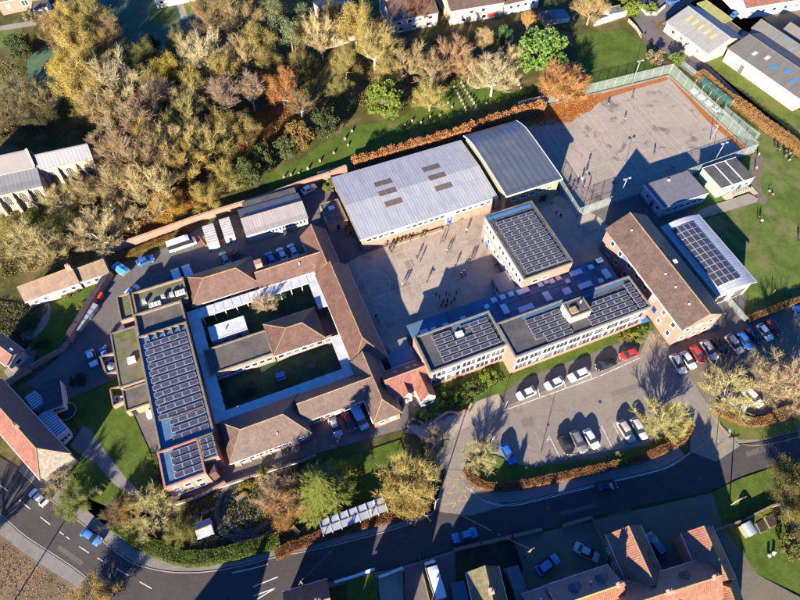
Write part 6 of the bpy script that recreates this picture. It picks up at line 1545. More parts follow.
# low planting
for a in ((456, 396, 2.2, 1.7, (0.16, 0.23, 0.04), 'left bright shrub in the bed before the front block'), (470, 388, 1.9, 1.5, (0.14, 0.2, 0.04), 'middle shrub in the bed before the front block'), (488, 378, 2.4, 1.8, (0.2, 0.28, 0.04), 'right bright shrub in the bed before the front block'), (446, 402, 2, 1.6, (0.1, 0.16, 0.035), 'dark shrub by the curved entrance wall'),
          (428, 414, 2.3, 1.3, (0.09, 0.16, 0.03), 'clipped green shrub in the triangular entrance bed'), (420, 417, 1.8, 1.1, (0.1, 0.17, 0.03), 'smaller shrub in the triangular entrance bed'), (636, 336, 2.0, 1.3, (0.3, 0.3, 0.04), 'yellow shrub by the end of the front block'), (643, 332, 1.6, 1.4, (0.16, 0.27, 0.03), 'green shrub by the end of the front block'), (626, 339, 1.7, 1.1, (0.28, 0.26, 0.05), 'low yellow shrub left of the green one at front block'),
          (245, 497 - 9, 1.5, 1.2, (0.36, 0.26, 0.03), 'golden shrub above the round garden'), (250, 484, 1.2, 1, (0.34, 0.28, 0.03), 'small golden shrub beside the brick block steps'), (262, 472, 1.5, 1.4, (0.15, 0.17, 0.04), 'green shrub above the bare tree, front bank'), (165, 470, 2.2, 2.6, (0.07, 0.09, 0.03), 'dark shrub against the wing end wall'), (158, 458, 2, 2.2, (0.13, 0.18, 0.04), 'green shrub left of the wing end'), (352, 470, 2.2, 2.2, (0.24, 0.24, 0.03), 'yellow shrub right of the spruce'),
          (79, 381, 2.0, 1.6, (0.05, 0.06, 0.015), 'dark round shrub on the shaded lawn by two cars'), (258, 362, 1.3, .8, (0.14, 0.14, 0.05), 'round shrub at courtyard wall, left'), (291, 354, 1.2, .9, (0.16, 0.15, 0.05), 'round shrub at courtyard wall, middle'), (315, 348, 1.1, .9, (0.2, 0.16, 0.04), 'golden shrub at courtyard wall, right'), (243, 390, 1.2, 1.0, (0.09, 0.10, 0.05), 'left shrub of the courtyard cluster'), (250, 386, 1.2, 1.0, (0.11, 0.11, 0.06), 'rear shrub of the courtyard cluster'), (254, 391, 1.0, .9, (0.09, 0.1, 0.05), 'right shrub of the courtyard cluster'), (246, 394, 1.0, .8, (0.1, 0.1, 0.05), 'front shrub of the courtyard cluster'), (285, 392, 1.6, 1.2, (0.05, 0.08, 0.03), 'dark shrub on the front edge of courtyard lawn'),
          (246, 303, 1.3, 1.2, LIME, 'lime shrub under the courtyard tree'), (333, 312, 1.2, 1.0, (0.2, 0.22, 0.04), 'bright shrub beside the east range wall'), (207, 343, 1.0, .9, (0.16, 0.13, 0.03), 'brown shrub at the corner of white store'), (331, 186, 2.6, 2.0, (0.2, 0.24, 0.05), 'green shrub at the left corner of the hall'), (351, 232, 1.4, 1.6, (0.24, 0.28, 0.05), 'lit shrub on the left wall of the hall'), (399, 237.5, 1.6, 1.0, (0.2, 0.19, 0.04), 'left planting along the hall front'), (408, 234, 1.6, 1.0, (0.22, 0.17, 0.06), 'middle planting along the hall front'), (421, 230, 1.6, 1.1, (0.22, 0.24, 0.05), 'right planting along the hall front'), (458, 217, 1.6, .9, (0.22, 0.22, 0.04), 'planting by the hall near the white panel'), (478, 210, 1.4, .9, (0.2, 0.2, 0.04), 'planting at the right end of the hall front'),
          (30, 324, 1.7, 1.6, (0.05, 0.09, 0.03), 'round dark shrub inside the curved path'), (66, 297, 1.3, 1, (0.24, 0.24, 0.05), 'bright shrub before the cottage'), (75, 292, 1.4, 1, (0.2, 0.17, 0.07), 'brown shrub before the cottage'), (82, 307, 1.2, 1, (0.28, 0.28, 0.06), 'lit shrub along the cottage lawn'), (42, 344, 2.2, 2.0, (0.07, 0.11, 0.03), 'dark green shrub at the lower end of cottage lawn'), (762, 512, 1.2, .8, (0.22, 0.24, 0.04), 'leafy crop by the vegetable beds')):
    tree(random.choice(('shrub0', 'shrub1')), a[0], a[1], a[2], a[3], a[4], DKB, a[5], 'low shrubs', zf=.4)

# ---- hedges
def hedge(label, px, wdt, h, col, name='clipped_hedge', leaf=.125, dens=115, group='hedges', core=(0.06, 0.045, 0.02), wav=.12, zt=0.0):
    rnd = random.Random(len(label) * 7 + int(px[0][0]))
    line = [P(x, y, zt) for x, y in smooth(px, 6)]
    t = thing(name, label, 'hedge', (line[0].x, line[0].y, 0), 0, group)
    o0 = Vector((line[0].x, line[0].y, 0)); line = [Vector((p.x, p.y, 0)) - o0 for p in line]
    mb, cb = MB(), MB()
    for a, b_ in zip(line[:-1], line[1:]):
        d = b_ - a; L = d.length
        if L < 1e-4: continue
        d.normalize(); n = Vector((-d.y, d.x, 0))
        k = .36 * wdt
        for (s0, s1, z0, z1) in ((-k, -k, .05, h * .86), (k, k, h * .86, .05)):
            cb.quad(a + n * s0 + Vector((0, 0, z0)), b_ + n * s1 + Vector((0, 0, z0)), b_ + n * s1 + Vector((0, 0, z1)), a + n * s0 + Vector((0, 0, z1)))
        cb.quad(a - n * k + Vector((0, 0, h * .86)), b_ - n * k + Vector((0, 0, h * .86)), b_ + n * k + Vector((0, 0, h * .86)), a + n * k + Vector((0, 0, h * .86)))
        for q in range(int(L * (wdt + 2 * h) * dens)):
            s = rnd.random() * (wdt + 2 * h)
            if s < h: y_, z_ = -wdt / 2, s
            elif s < h + wdt: y_, z_ = s - h - wdt / 2, h
            else: y_, z_ = wdt / 2, s - h - wdt
            x_ = rnd.random() * L
            bul = math.sin((a.x + x_) * .9) * wav + math.sin((a.x + x_) * 2.3 + a.y) * wav * .8 + rnd.gauss(0, .09)
            p = a + d * x_ + n * (y_ * (1 + bul * .4)) + Vector((0, 0, max(.05, z_ * (1 + bul * .5))))
            leafquad(mb, p, leaf, rnd)
    build('stems', cb, M_BARK, t).color = (*core, 1)
    f = build('foliage', mb, M_LEAF, t); f.color = (*col, 1)
    return t
COPPER = (0.29, 0.135, 0.05)
hedge('copper hedge between the left front garden and the road', [(276, 556), (305, 543), (350, 528), (400, 517), (430, 504)], 1.7, 1.3, (0.27, 0.125, 0.045))
hedge('copper hedge curving round the front car park', [(466, 470), (472, 481), (490, 488), (520, 486), (560, 478), (610, 467), (650, 456), (680, 440), (689, 424)], 1.4, 1.2, COPPER)
hedge('copper tan hedge by the second entrance', [(716, 411), (730, 418), (750, 424), (772, 420)], 1.6, 1.1, (0.36, 0.18, 0.07))
hedge('rough tan hedge continuing to the right edge', [(774, 418), (790, 412), (812, 404)], 2.2, .9, (0.34, 0.21, 0.11))
hedge('bright green clipped hedge on the bend of the left road', [(118, 521), (130, 534), (160, 551), (190, 560), (230, 555), (281, 541)], 2.4, 1.6, (0.115, 0.175, 0.02))
hedge('orange leaved hedge between graveyard and hall', [(352, 161), (400, 147), (440, 136), (500, 116), (545, 102)], 1.8, 4.3, (0.46, 0.215, 0.075), zt=4.0, dens=46, leaf=.2)
hedge('orange brown hedge between playing field and lane', [(697, 77), (715, 92), (745, 114), (775, 136), (815, 166)], 2.4, 2.2, (0.40, 0.22, 0.075))
hedge('clipped tan hedge between field and gravel car park', [(745, 322), (770, 312), (812, 297)], 1.2, 1.4, (0.30, 0.17, 0.06))
hedge('yellow green hedge at the lane bend, top', [(612, -6), (622, 4), (634, 16)], 3.2, 2.2, (0.2, 0.24, 0.04))
hedge('low tan planting against the hall left wall', [(338, 208), (350, 234)], .8, .7, (0.2, 0.2, 0.05))
hedge('leafy bank under the churchyard wall by the minibus', [(112, 262), (150, 247), (190, 231)], 1.6, .8, (0.30, 0.17, 0.045))

# ================================================================== vehicles
def loft_car(st, glass, L):
    """st: stations rear to front (x, z_low, z_belt, z_top, w_belt, w_top). glass: dict of station span -> part name"""
    rings = []
    for (x, zl, zb, zt, wb, wt) in st:
        rings.append([(x, 0, zl), (x, wb * .82, zl), (x, wb, zl + .18), (x, wb * 1.0, (zl + zb) * .55), (x, wb * .985, zb), (x, wt, zt - .03), (x, wt * .55, zt + .02), (x, 0, zt + .035)])
    parts = {}
    def put(nm, q):
        mb = parts.setdefault(nm, MB())
        mb.quad(*q, 0, nm == 'body')
        if nm != 'side_window': mb.quad(*[(p[0], -p[1], p[2]) for p in reversed(q)], 0, nm == 'body')
    for i in range(len(st) - 1):
        for j in range(7):
            nm = 'body'
            for (a, b_, js, n_) in glass:
                if a <= i < b_ and j in js: nm = n_
            a0, a1, b0, b1 = rings[i][j], rings[i + 1][j], rings[i][j + 1], rings[i + 1][j + 1]
            put(nm, [a0, a1, b1, b0][::-1])
    for k, r_ in ((0, rings[0]), (len(st) - 1, rings[-1])):
        pts = r_ + [(p[0], -p[1], p[2]) for p in reversed(r_[1:-1])]
        parts['body'].poly(pts if k else pts[::-1])
    return parts
CARDEF = {
 'hatchback': (4.1, [(-2.02, .34, .72, .82, .74, .6), (-1.95, .26, .86, .98, .84, .66), (-1.72, .2, .93, 1.06, .87, .66), (-1.3, .2, .93, 1.43, .88, .58), (-.4, .2, .92, 1.47, .88, .60), (.28, .2, .91, 1.42, .88, .58), (.98, .2, .88, .95, .87, .66), (1.7, .22, .74, .82, .82, .62), (1.98, .3, .58, .66, .72, .5)], [(2, 3, (5, 6), 'rear_window'), (3, 5, (4,), 'side_window'), (5, 6, (5, 6), 'windscreen'), (5, 6, (4,), 'side_window')]),
 'saloon': (4.5, [(-2.22, .34, .74, .82, .74, .6), (-2.1, .26, .86, .94, .84, .66), (-1.55, .2, .92, 1.0, .88, .66), (-.95, .2, .92, 1.40, .88, .57), (-.2, .2, .91, 1.43, .88, .59), (.4, .2, .9, 1.39, .88, .57), (1.12, .2, .87, .94, .87, .66), (1.9, .22, .74, .82, .82, .62), (2.2, .3, .58, .66, .72, .5)], [(2, 3, (5, 6), 'rear_window'), (3, 5, (4,), 'side_window'), (5, 6, (5, 6), 'windscreen'), (5, 6, (4,), 'side_window')]),
 'estate': (4.6, [(-2.28, .34, .76, .86, .76, .62), (-2.2, .26, .9, 1.02, .86, .68), (-2.0, .22, .97, 1.12, .89, .68), (-1.62, .22, .98, 1.56, .9, .62), (-.4, .22, .97, 1.62, .9, .64), (.35, .22, .96, 1.56, .9, .62), (1.05, .22, .93, 1.02, .89, .7), (1.9, .24, .82, .92, .84, .66), (2.22, .3, .62, .72, .74, .52)], [(2, 3, (5, 6), 'rear_window'), (3, 5, (4,), 'side_window'), (5, 6, (5, 6), 'windscreen'), (5, 6, (4,), 'side_window')]),
 'van': (4.9, [(-2.45, .3, 1.1, 1.75, .86, .78), (-2.4, .24, 1.12, 1.86, .92, .82), (-1.0, .22, 1.12, 1.92, .94, .84), (.4, .22, 1.1, 1.92, .94, .84), (.9, .22, 1.08, 1.86, .94, .8), (1.65, .22, 1.04, 1.14, .92, .76), (2.2, .24, .9, .98, .88, .68), (2.42, .3, .66, .76, .8, .56)], [(3, 4, (4,), 'side_window'), (4, 5, (5, 6), 'windscreen'), (4, 5, (4,), 'side_window')]),
 'minibus': (6.4, [(-3.2, .3, 1.3, 2.5, .95, .84), (-3.12, .26, 1.3, 2.58, 1.0, .88), (-1.0, .24, 1.3, 2.62, 1.02, .9), (1.2, .24, 1.28, 2.62, 1.02, .9), (1.9, .24, 1.24, 2.5, 1.02, .86), (2.55, .24, 1.16, 1.3, 1.0, .8), (2.95, .26, 1.0, 1.08, .94, .72), (3.15, .32, .7, .8, .84, .6)], [(0, 4, (4,), 'side_window'), (4, 5, (5, 6), 'windscreen'), (4, 5, (4,), 'side_window')]),
}
CAR = {}
def wheelmesh():
    mb = MB(); n = 14
    for (y0, r0, y1, r1, m) in ((-.1, .31, .1, .31, 0), (-.1, .31, -.1, .21, 0), (.1, .31, .1, .21, 0), (-.1, .21, -.07, .05, 1), (.1, .21, .07, .05, 1)):
        for k in range(n):
            a, b_ = 2 * math.pi * k / n, 2 * math.pi * (k + 1) / n
            mb.quad((r0 * math.cos(a), y0, r0 * math.sin(a)), (r0 * math.cos(b_), y0, r0 * math.sin(b_)), (r1 * math.cos(b_), y1, r1 * math.sin(b_)), (r1 * math.cos(a), y1, r1 * math.sin(a)), m)
    return mb.mesh('wheel', [M_RUBBER, M_STEEL])
WHEEL = wheelmesh()
M_CARGL = plain('car_glass', (0.02, 0.025, 0.03), .06, 0, .6)
M_HEAD = plain('headlamp', (0.7, 0.7, 0.68), .2)
M_TAIL = plain('tail_lamp', (0.35, 0.02, 0.02), .3)
for kd, (L, st, gl) in CARDEF.items():
    parts = loft_car(st, gl, L)
    d = {}
    for nm, mb in parts.items():
        d[nm] = mb.mesh(nm, [M_CARGL])
    mb = MB(); x = st[-2][0]; w_ = st[-2][4]; zz = st[-2][3]; mb.box(x - .02, x + .17, w_ * .62, w_ * .9, zz - .22, zz - .06); d['headlight'] = mb.mesh('headlight', [M_HEAD])
    mb = MB(); x = st[0][0]; w_ = st[0][4]; zz = st[0][2]; mb.box(x - .03, x + .1, w_ * .72, w_ * 1.0, zz - .2, zz + .04); d['tail_light'] = mb.mesh('tail_light', [M_TAIL])
    mb = MB(); mb.box(.02, .12, 0, .2, 0, .12); d['mirror'] = mb.mesh('mirror', [M_DARK])
    mb = MB(); x = st[-1][0]; mb.box(x - .03, x + .025, -.26, .26, st[-1][1] + .06, st[-1][1] + .17); d['front_plate'] = mb.mesh('number_plate', [M_FRAME])
    mb = MB(); x = st[0][0]; mb.box(x - .025, x + .03, -.26, .26, st[0][1] + .14, st[0][1] + .25); d['rear_plate'] = mb.mesh('number_plate', [plain('yellow_plate', (.6, .45, .05), .5)])
    mb = MB(); x = st[-1][0]; mb.box(x - .12, x + .015, -st[-1][4] * .9, st[-1][4] * .9, st[-1][1] - .06, st[-1][1] + .05); d['bumper'] = mb.mesh('bumper', [M_DARK])
    CAR[kd] = d
def paint(name, c, rough=.3):
    dk = max(c) < .1
    return plain('paint_' + name, c, rough if not dk else .22, .0, .5 if not dk else .3, .3 if not dk else 0)
PAINT = {k: paint(k, v) for k, v in {'white': (.72, .71, .69), 'silver': (.42, .43, .44), 'grey': (.16, .165, .17), 'black': (.018, .018, .02), 'navy': (.015, .025, .07), 'blue': (.02, .13, .5), 'midblue': (.07, .2, .46), 'lightblue': (.25, .42, .6), 'red': (.5, .03, .025), 'darkred': (.25, .012, .03), 'teal': (.06, .15, .2), 'beige': (.42, .38, .32)}.items()}
def car(kd, col, a, b_, label, group='parked cars'):
    """a rear and b front in photo pixels, on the ground"""
    L, st, gl = CARDEF[kd]
    A, Bq = P(*a, .6), P(*b_, .6); m = (A + Bq) / 2; ang = math.atan2(Bq.y - A.y, Bq.x - A.x)
    t = thing({'van': 'van', 'minibus': 'minibus'}.get(kd, 'car'), label, {'van': 'van', 'minibus': 'minibus'}.get(kd, 'car'), (m.x, m.y, gz_at(m.x, m.y)), ang, group)
    for nm in ('body', 'windscreen', 'rear_window', 'side_window'):
        if nm in CAR[kd]:
            o = mkobj(nm, CAR[kd][nm], t)
            if nm == 'body':
                o.material_slots[0].link = 'OBJECT'; o.material_slots[0].material = PAINT[col]
    o = mkobj('side_window', CAR[kd]['side_window'], t); o.scale = (1, -1, 1)
    w_ = st[len(st) // 2][4]
    for x in (-L * .315, L * .315):
        for y in (-w_ + .08, w_ - .08): mkobj('wheel', WHEEL, t, (x, y, .31))
    for nm in ('headlight', 'tail_light'):
        mkobj(nm, CAR[kd][nm], t); o = mkobj(nm, CAR[kd][nm], t); o.scale = (1, -1, 1)
    mkobj('number_plate', CAR[kd]['front_plate'], t); mkobj('number_plate', CAR[kd]['rear_plate'], t); mkobj('bumper', CAR[kd]['bumper'], t)
    xm = st[-3][0] - .25
    o = mkobj('mirror', CAR[kd]['mirror'], t, (xm, w_ * .97, st[-3][2])); o = mkobj('mirror', CAR[kd]['mirror'], t, (xm, -w_ * .97, st[-3][2])); o.scale = (1, -1, 1)
    return t
ROW1, ROW2, ROW3 = 'cars in the row below the brick range', 'cars along the front block', 'cars in the front car park'
for c_ in (
    ('estate', 'silver', (672, 355), (684, 374), 'silver blue car, leftmost of the row below the brick range', ROW1), ('hatchback', 'white', (681, 351), (695, 370), 'white car between silver and red cars below the brick range', ROW1), ('hatchback', 'red', (691, 346), (704, 363), 'bright red hatchback below the brick range', ROW1),
    ('estate', 'silver', (702, 341), (716, 360), 'silver grey car right of the bright red hatchback', ROW1), ('hatchback', 'black', (714, 339), (726, 354), 'black car in the row below the brick range', ROW1), ('estate', 'beige', (727, 336), (741, 353), 'silver car with dark windows left of the blue car in the row', ROW1), ('hatchback', 'blue', (738, 333), (751, 349), 'blue car in the row by the clipped tan hedge', ROW1),
    ('hatchback', 'navy', (748, 329), (760, 342), 'dark navy car right of the blue car in the row', ROW1), ('hatchback', 'white', (758, 325), (771, 340), 'white car next to the dark red one at the row end', ROW1), ('hatchback', 'darkred', (767, 319), (781, 336), 'dark red car, rightmost of the long row', ROW1), ('hatchback', 'blue', (796, 307), (804, 321), 'blue car cut by the right edge', ROW1),
    ('estate', 'white', (745, 390), (760, 405), 'white car standing under the pale bare tree', 'cars under the trees'), ('saloon', 'silver', (727, 397), (743, 408), 'silver car mostly hidden under the pale bare tree', 'cars under the trees'),
    ('hatchback', 'white', (536, 389), (516, 398), 'white car, left one along the front block lawn', ROW2), ('hatchback', 'white', (564, 379), (544, 388), 'white car, middle one along the front block lawn', ROW2), ('estate', 'white', (590, 370), (567, 380), 'white van-like car, right one of the white three along the lawn', ROW2), ('saloon', 'black', (614, 361), (597, 368), 'black car between white and red cars along the lawn', ROW2), ('hatchback', 'red', (638, 351), (619, 358), 'red car by the yellow shrub at the front block end', ROW2),
    ('hatchback', 'black', (561, 437), (570, 453), 'black car, left of three in the front car park', ROW3), ('estate', 'grey', (573, 432), (584, 452), 'dark grey car, middle of three in the front car park', ROW3), ('hatchback', 'white', (585, 430), (597, 448), 'white car, right of three in the front car park', ROW3), ('estate', 'beige', (620, 422), (632, 441), 'beige silver car, left of the pair by the pale tree', ROW3), ('estate', 'silver', (632, 418), (645, 440), 'silver car with roof rails by the pale tree', ROW3), ('hatchback', 'blue', (503, 445), (513, 463), 'bright blue car alone on the grass corner', ROW3),
    ('hatchback', 'navy', (595, 489), (618, 484), 'dark navy car driving on the shaded road', 'cars on the road'), ('saloon', 'midblue', (476, 532), (453, 539), 'blue car parked by the brick wall on the shaded road', 'cars on the road'), ('hatchback', 'white', (47, 504), (31, 491), 'white car on the left road', 'cars on the road'), ('hatchback', 'midblue', (82, 530), (102, 544), 'blue car on the left road', 'cars on the road'),
    ('hatchback', 'silver', (331, 417), (340, 438), 'silver blue car, left of three under the tiled range', 'cars by the tiled range'), ('hatchback', 'darkred', (345, 413), (353, 431), 'dark red car in shade between two pale vehicles', 'cars by the tiled range'), ('van', 'lightblue', (354, 407), (366, 430), 'pale blue van, right of three under the tiled range', 'cars by the tiled range'),
    ('hatchback', 'white', (89, 350), (95, 367), 'white car, left of two on the lane by the solar wing', 'cars in the service yard'), ('hatchback', 'midblue', (109, 362), (102, 346), 'blue and white car, right of two by the solar wing', 'cars in the service yard'), ('hatchback', 'blue', (137, 264), (154, 257), 'bright blue car in the yard below the churchyard wall', 'cars in the service yard'), ('hatchback', 'white', (127, 296), (136, 288), 'white car at the corner of the narrow annex', 'cars in the service yard'),
    ('minibus', 'white', (168, 250), (197, 240), 'white minibus under the churchyard wall', 'cars in the service yard'), ('hatchback', 'beige', (228, 264), (222, 253), 'pale car behind the hip roofed range, left one', 'cars in the service yard'), ('hatchback', 'black', (240, 262), (234, 251), 'dark car behind the hip roofed range near the chimney', 'cars in the service yard'), ('hatchback', 'midblue', (274, 264), (268, 253), 'shaded blue car right of the brick chimney', 'cars in the service yard'), ('hatchback', 'white', (285, 260), (279, 249), 'white car, left of two behind the gabled range', 'cars in the service yard'), ('hatchback', 'white', (296, 256), (290, 245), 'white car, right of two behind the gabled range', 'cars in the service yard'), ('van', 'white', (180, 284), (175, 271), 'white van partly hidden behind the mossy bay', 'cars in the service yard'), ('van', 'white', (191, 280), (186, 267), 'second white van partly hidden by the hip roofed range', 'cars in the service yard'), ('hatchback', 'white', (303, 192), (315, 186), 'white car by the workshop end under the wall', 'cars in the service yard'),
    ('estate', 'midblue', (538, 572), (557, 558), 'blue car standing askew in the gravel yard', 'cars in the bottom yards'), ('saloon', 'silver', (576, 547), (597, 558), 'silver car in the gravel yard above the dormer house', 'cars in the bottom yards'), ('estate', 'teal', (663, 556), (648, 535), 'dark teal car between the two gabled roofs', 'cars in the bottom yards'), ('minibus', 'white', (441, 600), (429, 561), 'long white van on the drive at the bottom', 'cars in the bottom yards'),
    ('hatchback', 'blue', (730, 17), (740, 12), 'blue car between the industrial sheds', 'cars in the industrial yard'), ('hatchback', 'blue', (667, 2), (678, 0), 'blue car at the top edge by the workshop', 'cars in the industrial yard')):
    car(*c_)

# ================================================================== people
def person_mesh(pose):
    """one continuous body grown over a skeleton, coloured by region"""
    J = {'pel': (0, 0, .92), 'wai': (0, 0, 1.08), 'che': (0, .01, 1.30), 'nec': (0, .01, 1.45), 'hea': (0, .03, 1.56), 'top': (0, .02, 1.69)}
    if pose == 'stand':
        J.update(hl=(.10, 0, .88), kl=(.11, .02, .48), al=(.11, -.01, .08), tl=(.13, .14, .04), hr=(-.10, 0, .88), kr=(-.11, .02, .48), ar=(-.12, -.01, .08), tr=(-.14, .14, .04), sl=(.19, 0, 1.40), el=(.25, -.01, 1.12), wl=(.25, .07, .88), fl=(.25, .10, .78), sr=(-.19, 0, 1.40), er=(-.25, -.01, 1.12), wr=(-.24, .08, .88), fr=(-.24, .12, .78))
    elif pose == 'walk':
        J.update(hl=(.10, 0, .88), kl=(.10, .20, .52), al=(.10, .26, .10), tl=(.11, .40, .07), hr=(-.10, 0, .88), kr=(-.10, -.06, .48), ar=(-.11, -.34, .14), tr=(-.12, -.24, .04), sl=(.19, 0, 1.40), el=(.25, -.12, 1.14), wl=(.25, -.10, .90), fl=(.25, -.06, .80), sr=(-.19, 0, 1.40), er=(-.24, .12, 1.14), wr=(-.22, .26, .95), fr=(-.22, .33, .88))
    elif pose == 'talk':
        J.update(hl=(.11, 0, .88), kl=(.13, .03, .48), al=(.16, -.01, .08), tl=(.20, .13, .04), hr=(-.10, 0, .88), kr=(-.10, .03, .48), ar=(-.10, 0, .08), tr=(-.10, .15, .04), sl=(.19, 0, 1.40), el=(.27, .02, 1.13), wl=(.16, .22, 1.10), fl=(.08, .27, 1.13), sr=(-.19, 0, 1.40), er=(-.25, -.03, 1.12), wr=(-.25, .06, .88), fr=(-.25, .10, .78))
    else:                                           # sitting on the ground
        J = {'pel': (0, 0, .12), 'wai': (0, -.03, .28), 'che': (0, -.02, .50), 'nec': (0, .02, .65), 'hea': (0, .05, .76), 'top': (0, .05, .89), 'hl': (.10, .05, .12), 'kl': (.18, .42, .40), 'al': (.13, .66, .09), 'tl': (.13, .80, .05), 'hr': (-.10, .05, .12), 'kr': (-.18, .42, .38), 'ar': (-.14, .64, .09), 'tr': (-.14, .78, .05), 'sl': (.19, -.01, .60), 'el': (.27, .10, .38), 'wl': (.20, .32, .38), 'fl': (.16, .42, .40), 'sr': (-.19, -.01, .60), 'er': (-.26, -.12, .36), 'wr': (-.24, -.2, .12), 'fr': (-.24, -.24, .05)}
    rad = {'pel': (.15, .12), 'wai': (.135, .10), 'che': (.165, .115), 'nec': (.055, .055), 'hea': (.095, .105), 'top': (.06, .07), 'h': (.09, .09), 'k': (.062, .062), 'a': (.042, .042), 't': (.045, .03), 's': (.065, .065), 'e': (.046, .046), 'w': (.033, .033), 'f': (.035, .025)}
    names = list(J); idx = {n: i for i, n in enumerate(names)}
    ed = [('pel', 'wai'), ('wai', 'che'), ('che', 'nec'), ('nec', 'hea'), ('hea', 'top')]
    for s in 'lr': ed += [('pel', 'h' + s), ('h' + s, 'k' + s), ('k' + s, 'a' + s), ('a' + s, 't' + s), ('che', 's' + s), ('s' + s, 'e' + s), ('e' + s, 'w' + s), ('w' + s, 'f' + s)]
    me = bpy.data.meshes.new('skeleton'); me.from_pydata([J[n] for n in names], [(idx[a], idx[b_]) for a, b_ in ed], [])
    o = bpy.data.objects.new('skeleton', me); C.objects.link(o)
    o.modifiers.new('s', 'SKIN'); o.modifiers.new('d', 'SUBSURF').levels = 1
    for n in names:
        sv = me.skin_vertices[0].data[idx[n]]; sv.radius = rad.get(n) or rad[n[0]]; sv.use_root = (n == 'pel')
    dg = bpy.context.evaluated_depsgraph_get(); dg.update()
    out = bpy.data.meshes.new_from_object(o.evaluated_get(dg)); out.name = 'person_' + pose
    bpy.data.objects.remove(o)
    out.materials.clear()
    mats_ = [P_TOP[0], P_LEG[0], P_SKIN[0], P_HAIR[0], P_SHOE]
    for m in mats_: out.materials.append(m)
    V = {n: Vector(J[n]) for n in names}
    for p in out.polygons:
        c_ = p.center; best = min(ed, key=lambda e: (lambda a, b_: ((c_ - (a + (b_ - a) * max(0, min(1, (c_ - a).dot(b_ - a) / (b_ - a).length_squared)))).length))(V[e[0]], V[e[1]]))
        n = best[1]
        if n in ('hea', 'top'):
            p.material_index = 3 if (c_.z > V['hea'].z + .05 or c_.y < V['hea'].y - .02) and c_.z > V['nec'].z + .05 else 2
        elif n == 'nec': p.material_index = 0 if c_.z < V['nec'].z - .04 else 2
        elif n[0] in 'hk' and len(n) == 2: p.material_index = 1
        elif n[0] == 'a' and len(n) == 2: p.material_index = 1
        elif n[0] == 't' and len(n) == 2: p.material_index = 4
        elif n[0] == 'f' and len(n) == 2: p.material_index = 2
        elif n == 'wai' and c_.z < V['pel'].z + .04: p.material_index = 1
        else: p.material_index = 0
        p.use_smooth = True
    return out
P_TOP = [plain('cloth_' + n, c_, .9, 0, .1) for n, c_ in (('black', (.02, .02, .022)), ('navy', (.02, .025, .05)), ('white', (.6, .6, .6)), ('red', (.4, .04, .04)), ('grey', (.15, .15, .16)), ('pink', (.5, .2, .22)), ('blue', (.06, .14, .4)), ('green', (.05, .3, .12)))]
P_LEG = [plain('trousers_' + n, c_, .9, 0, .1) for n, c_ in (('black', (.018, .018, .02)), ('grey', (.08, .08, .085)))]
P_SKIN = [plain('skin', (.5, .3, .22), .6)]
P_HAIR = [plain('hair_' + n, c_, .8) for n, c_ in (('brown', (.06, .035, .02)), ('dark', (.015, .012, .01)), ('fair', (.28, .19, .09)))]
P_SHOE = plain('shoe_black', (.015, .015, .015), .6)
POSE = {k: person_mesh(k) for k in ('stand', 'walk', 'talk', 'sit')}
_pr = random.Random(17)
COLN = ('black', 'navy', 'white', 'red', 'grey', 'pink', 'blue', 'green')
def person(px, py, pose, top, label, group, face=None):
    p = P(px, py)
    o = mkobj('person', POSE[pose], None, (p.x, p.y, gz_at(p.x, p.y)), _pr.uniform(0, 6.28) if face is None else face)
    o.scale = (_pr.uniform(.95, 1.05),) * 3
    sl = o.material_slots
    for k, m in ((0, P_TOP[COLN.index(top)]), (1, _pr.choice(P_LEG)), (3, _pr.choice(P_HAIR))):
        sl[k].link = 'OBJECT'; sl[k].material = m
    for k, m in ((2, P_SKIN[0]), (4, P_SHOE)): sl[k].link = 'OBJECT'; sl[k].material = m
    return tag(o, label, 'person', group)
def crowd(pts, label, group, tops=('black', 'navy', 'black', 'grey'), poses=('stand', 'talk', 'stand', 'walk')):
    label = label.replace(' in dark uniform', '')
    who = label.split()[0]
    for k, q in enumerate(pts):
        c_ = tops[k % len(tops)]
        person(q[0], q[1], poses[k % len(poses)], c_, label.replace(who, who + ' in ' + c_ + ' top', 1), group)
crowd([(386, 247), (389.5, 250), (392, 246), (388, 252.5), (394, 249), (391, 253), (396, 244)], 'pupil in dark uniform in the cluster at the hall corner', 'pupils at the hall corner')
crowd([(400.5, 243.5), (404, 242), (408, 240.5), (410.5, 241.5)], 'pupil in dark uniform standing along the hall planting', 'pupils along the hall planting', ('black', 'red', 'black', 'navy'))
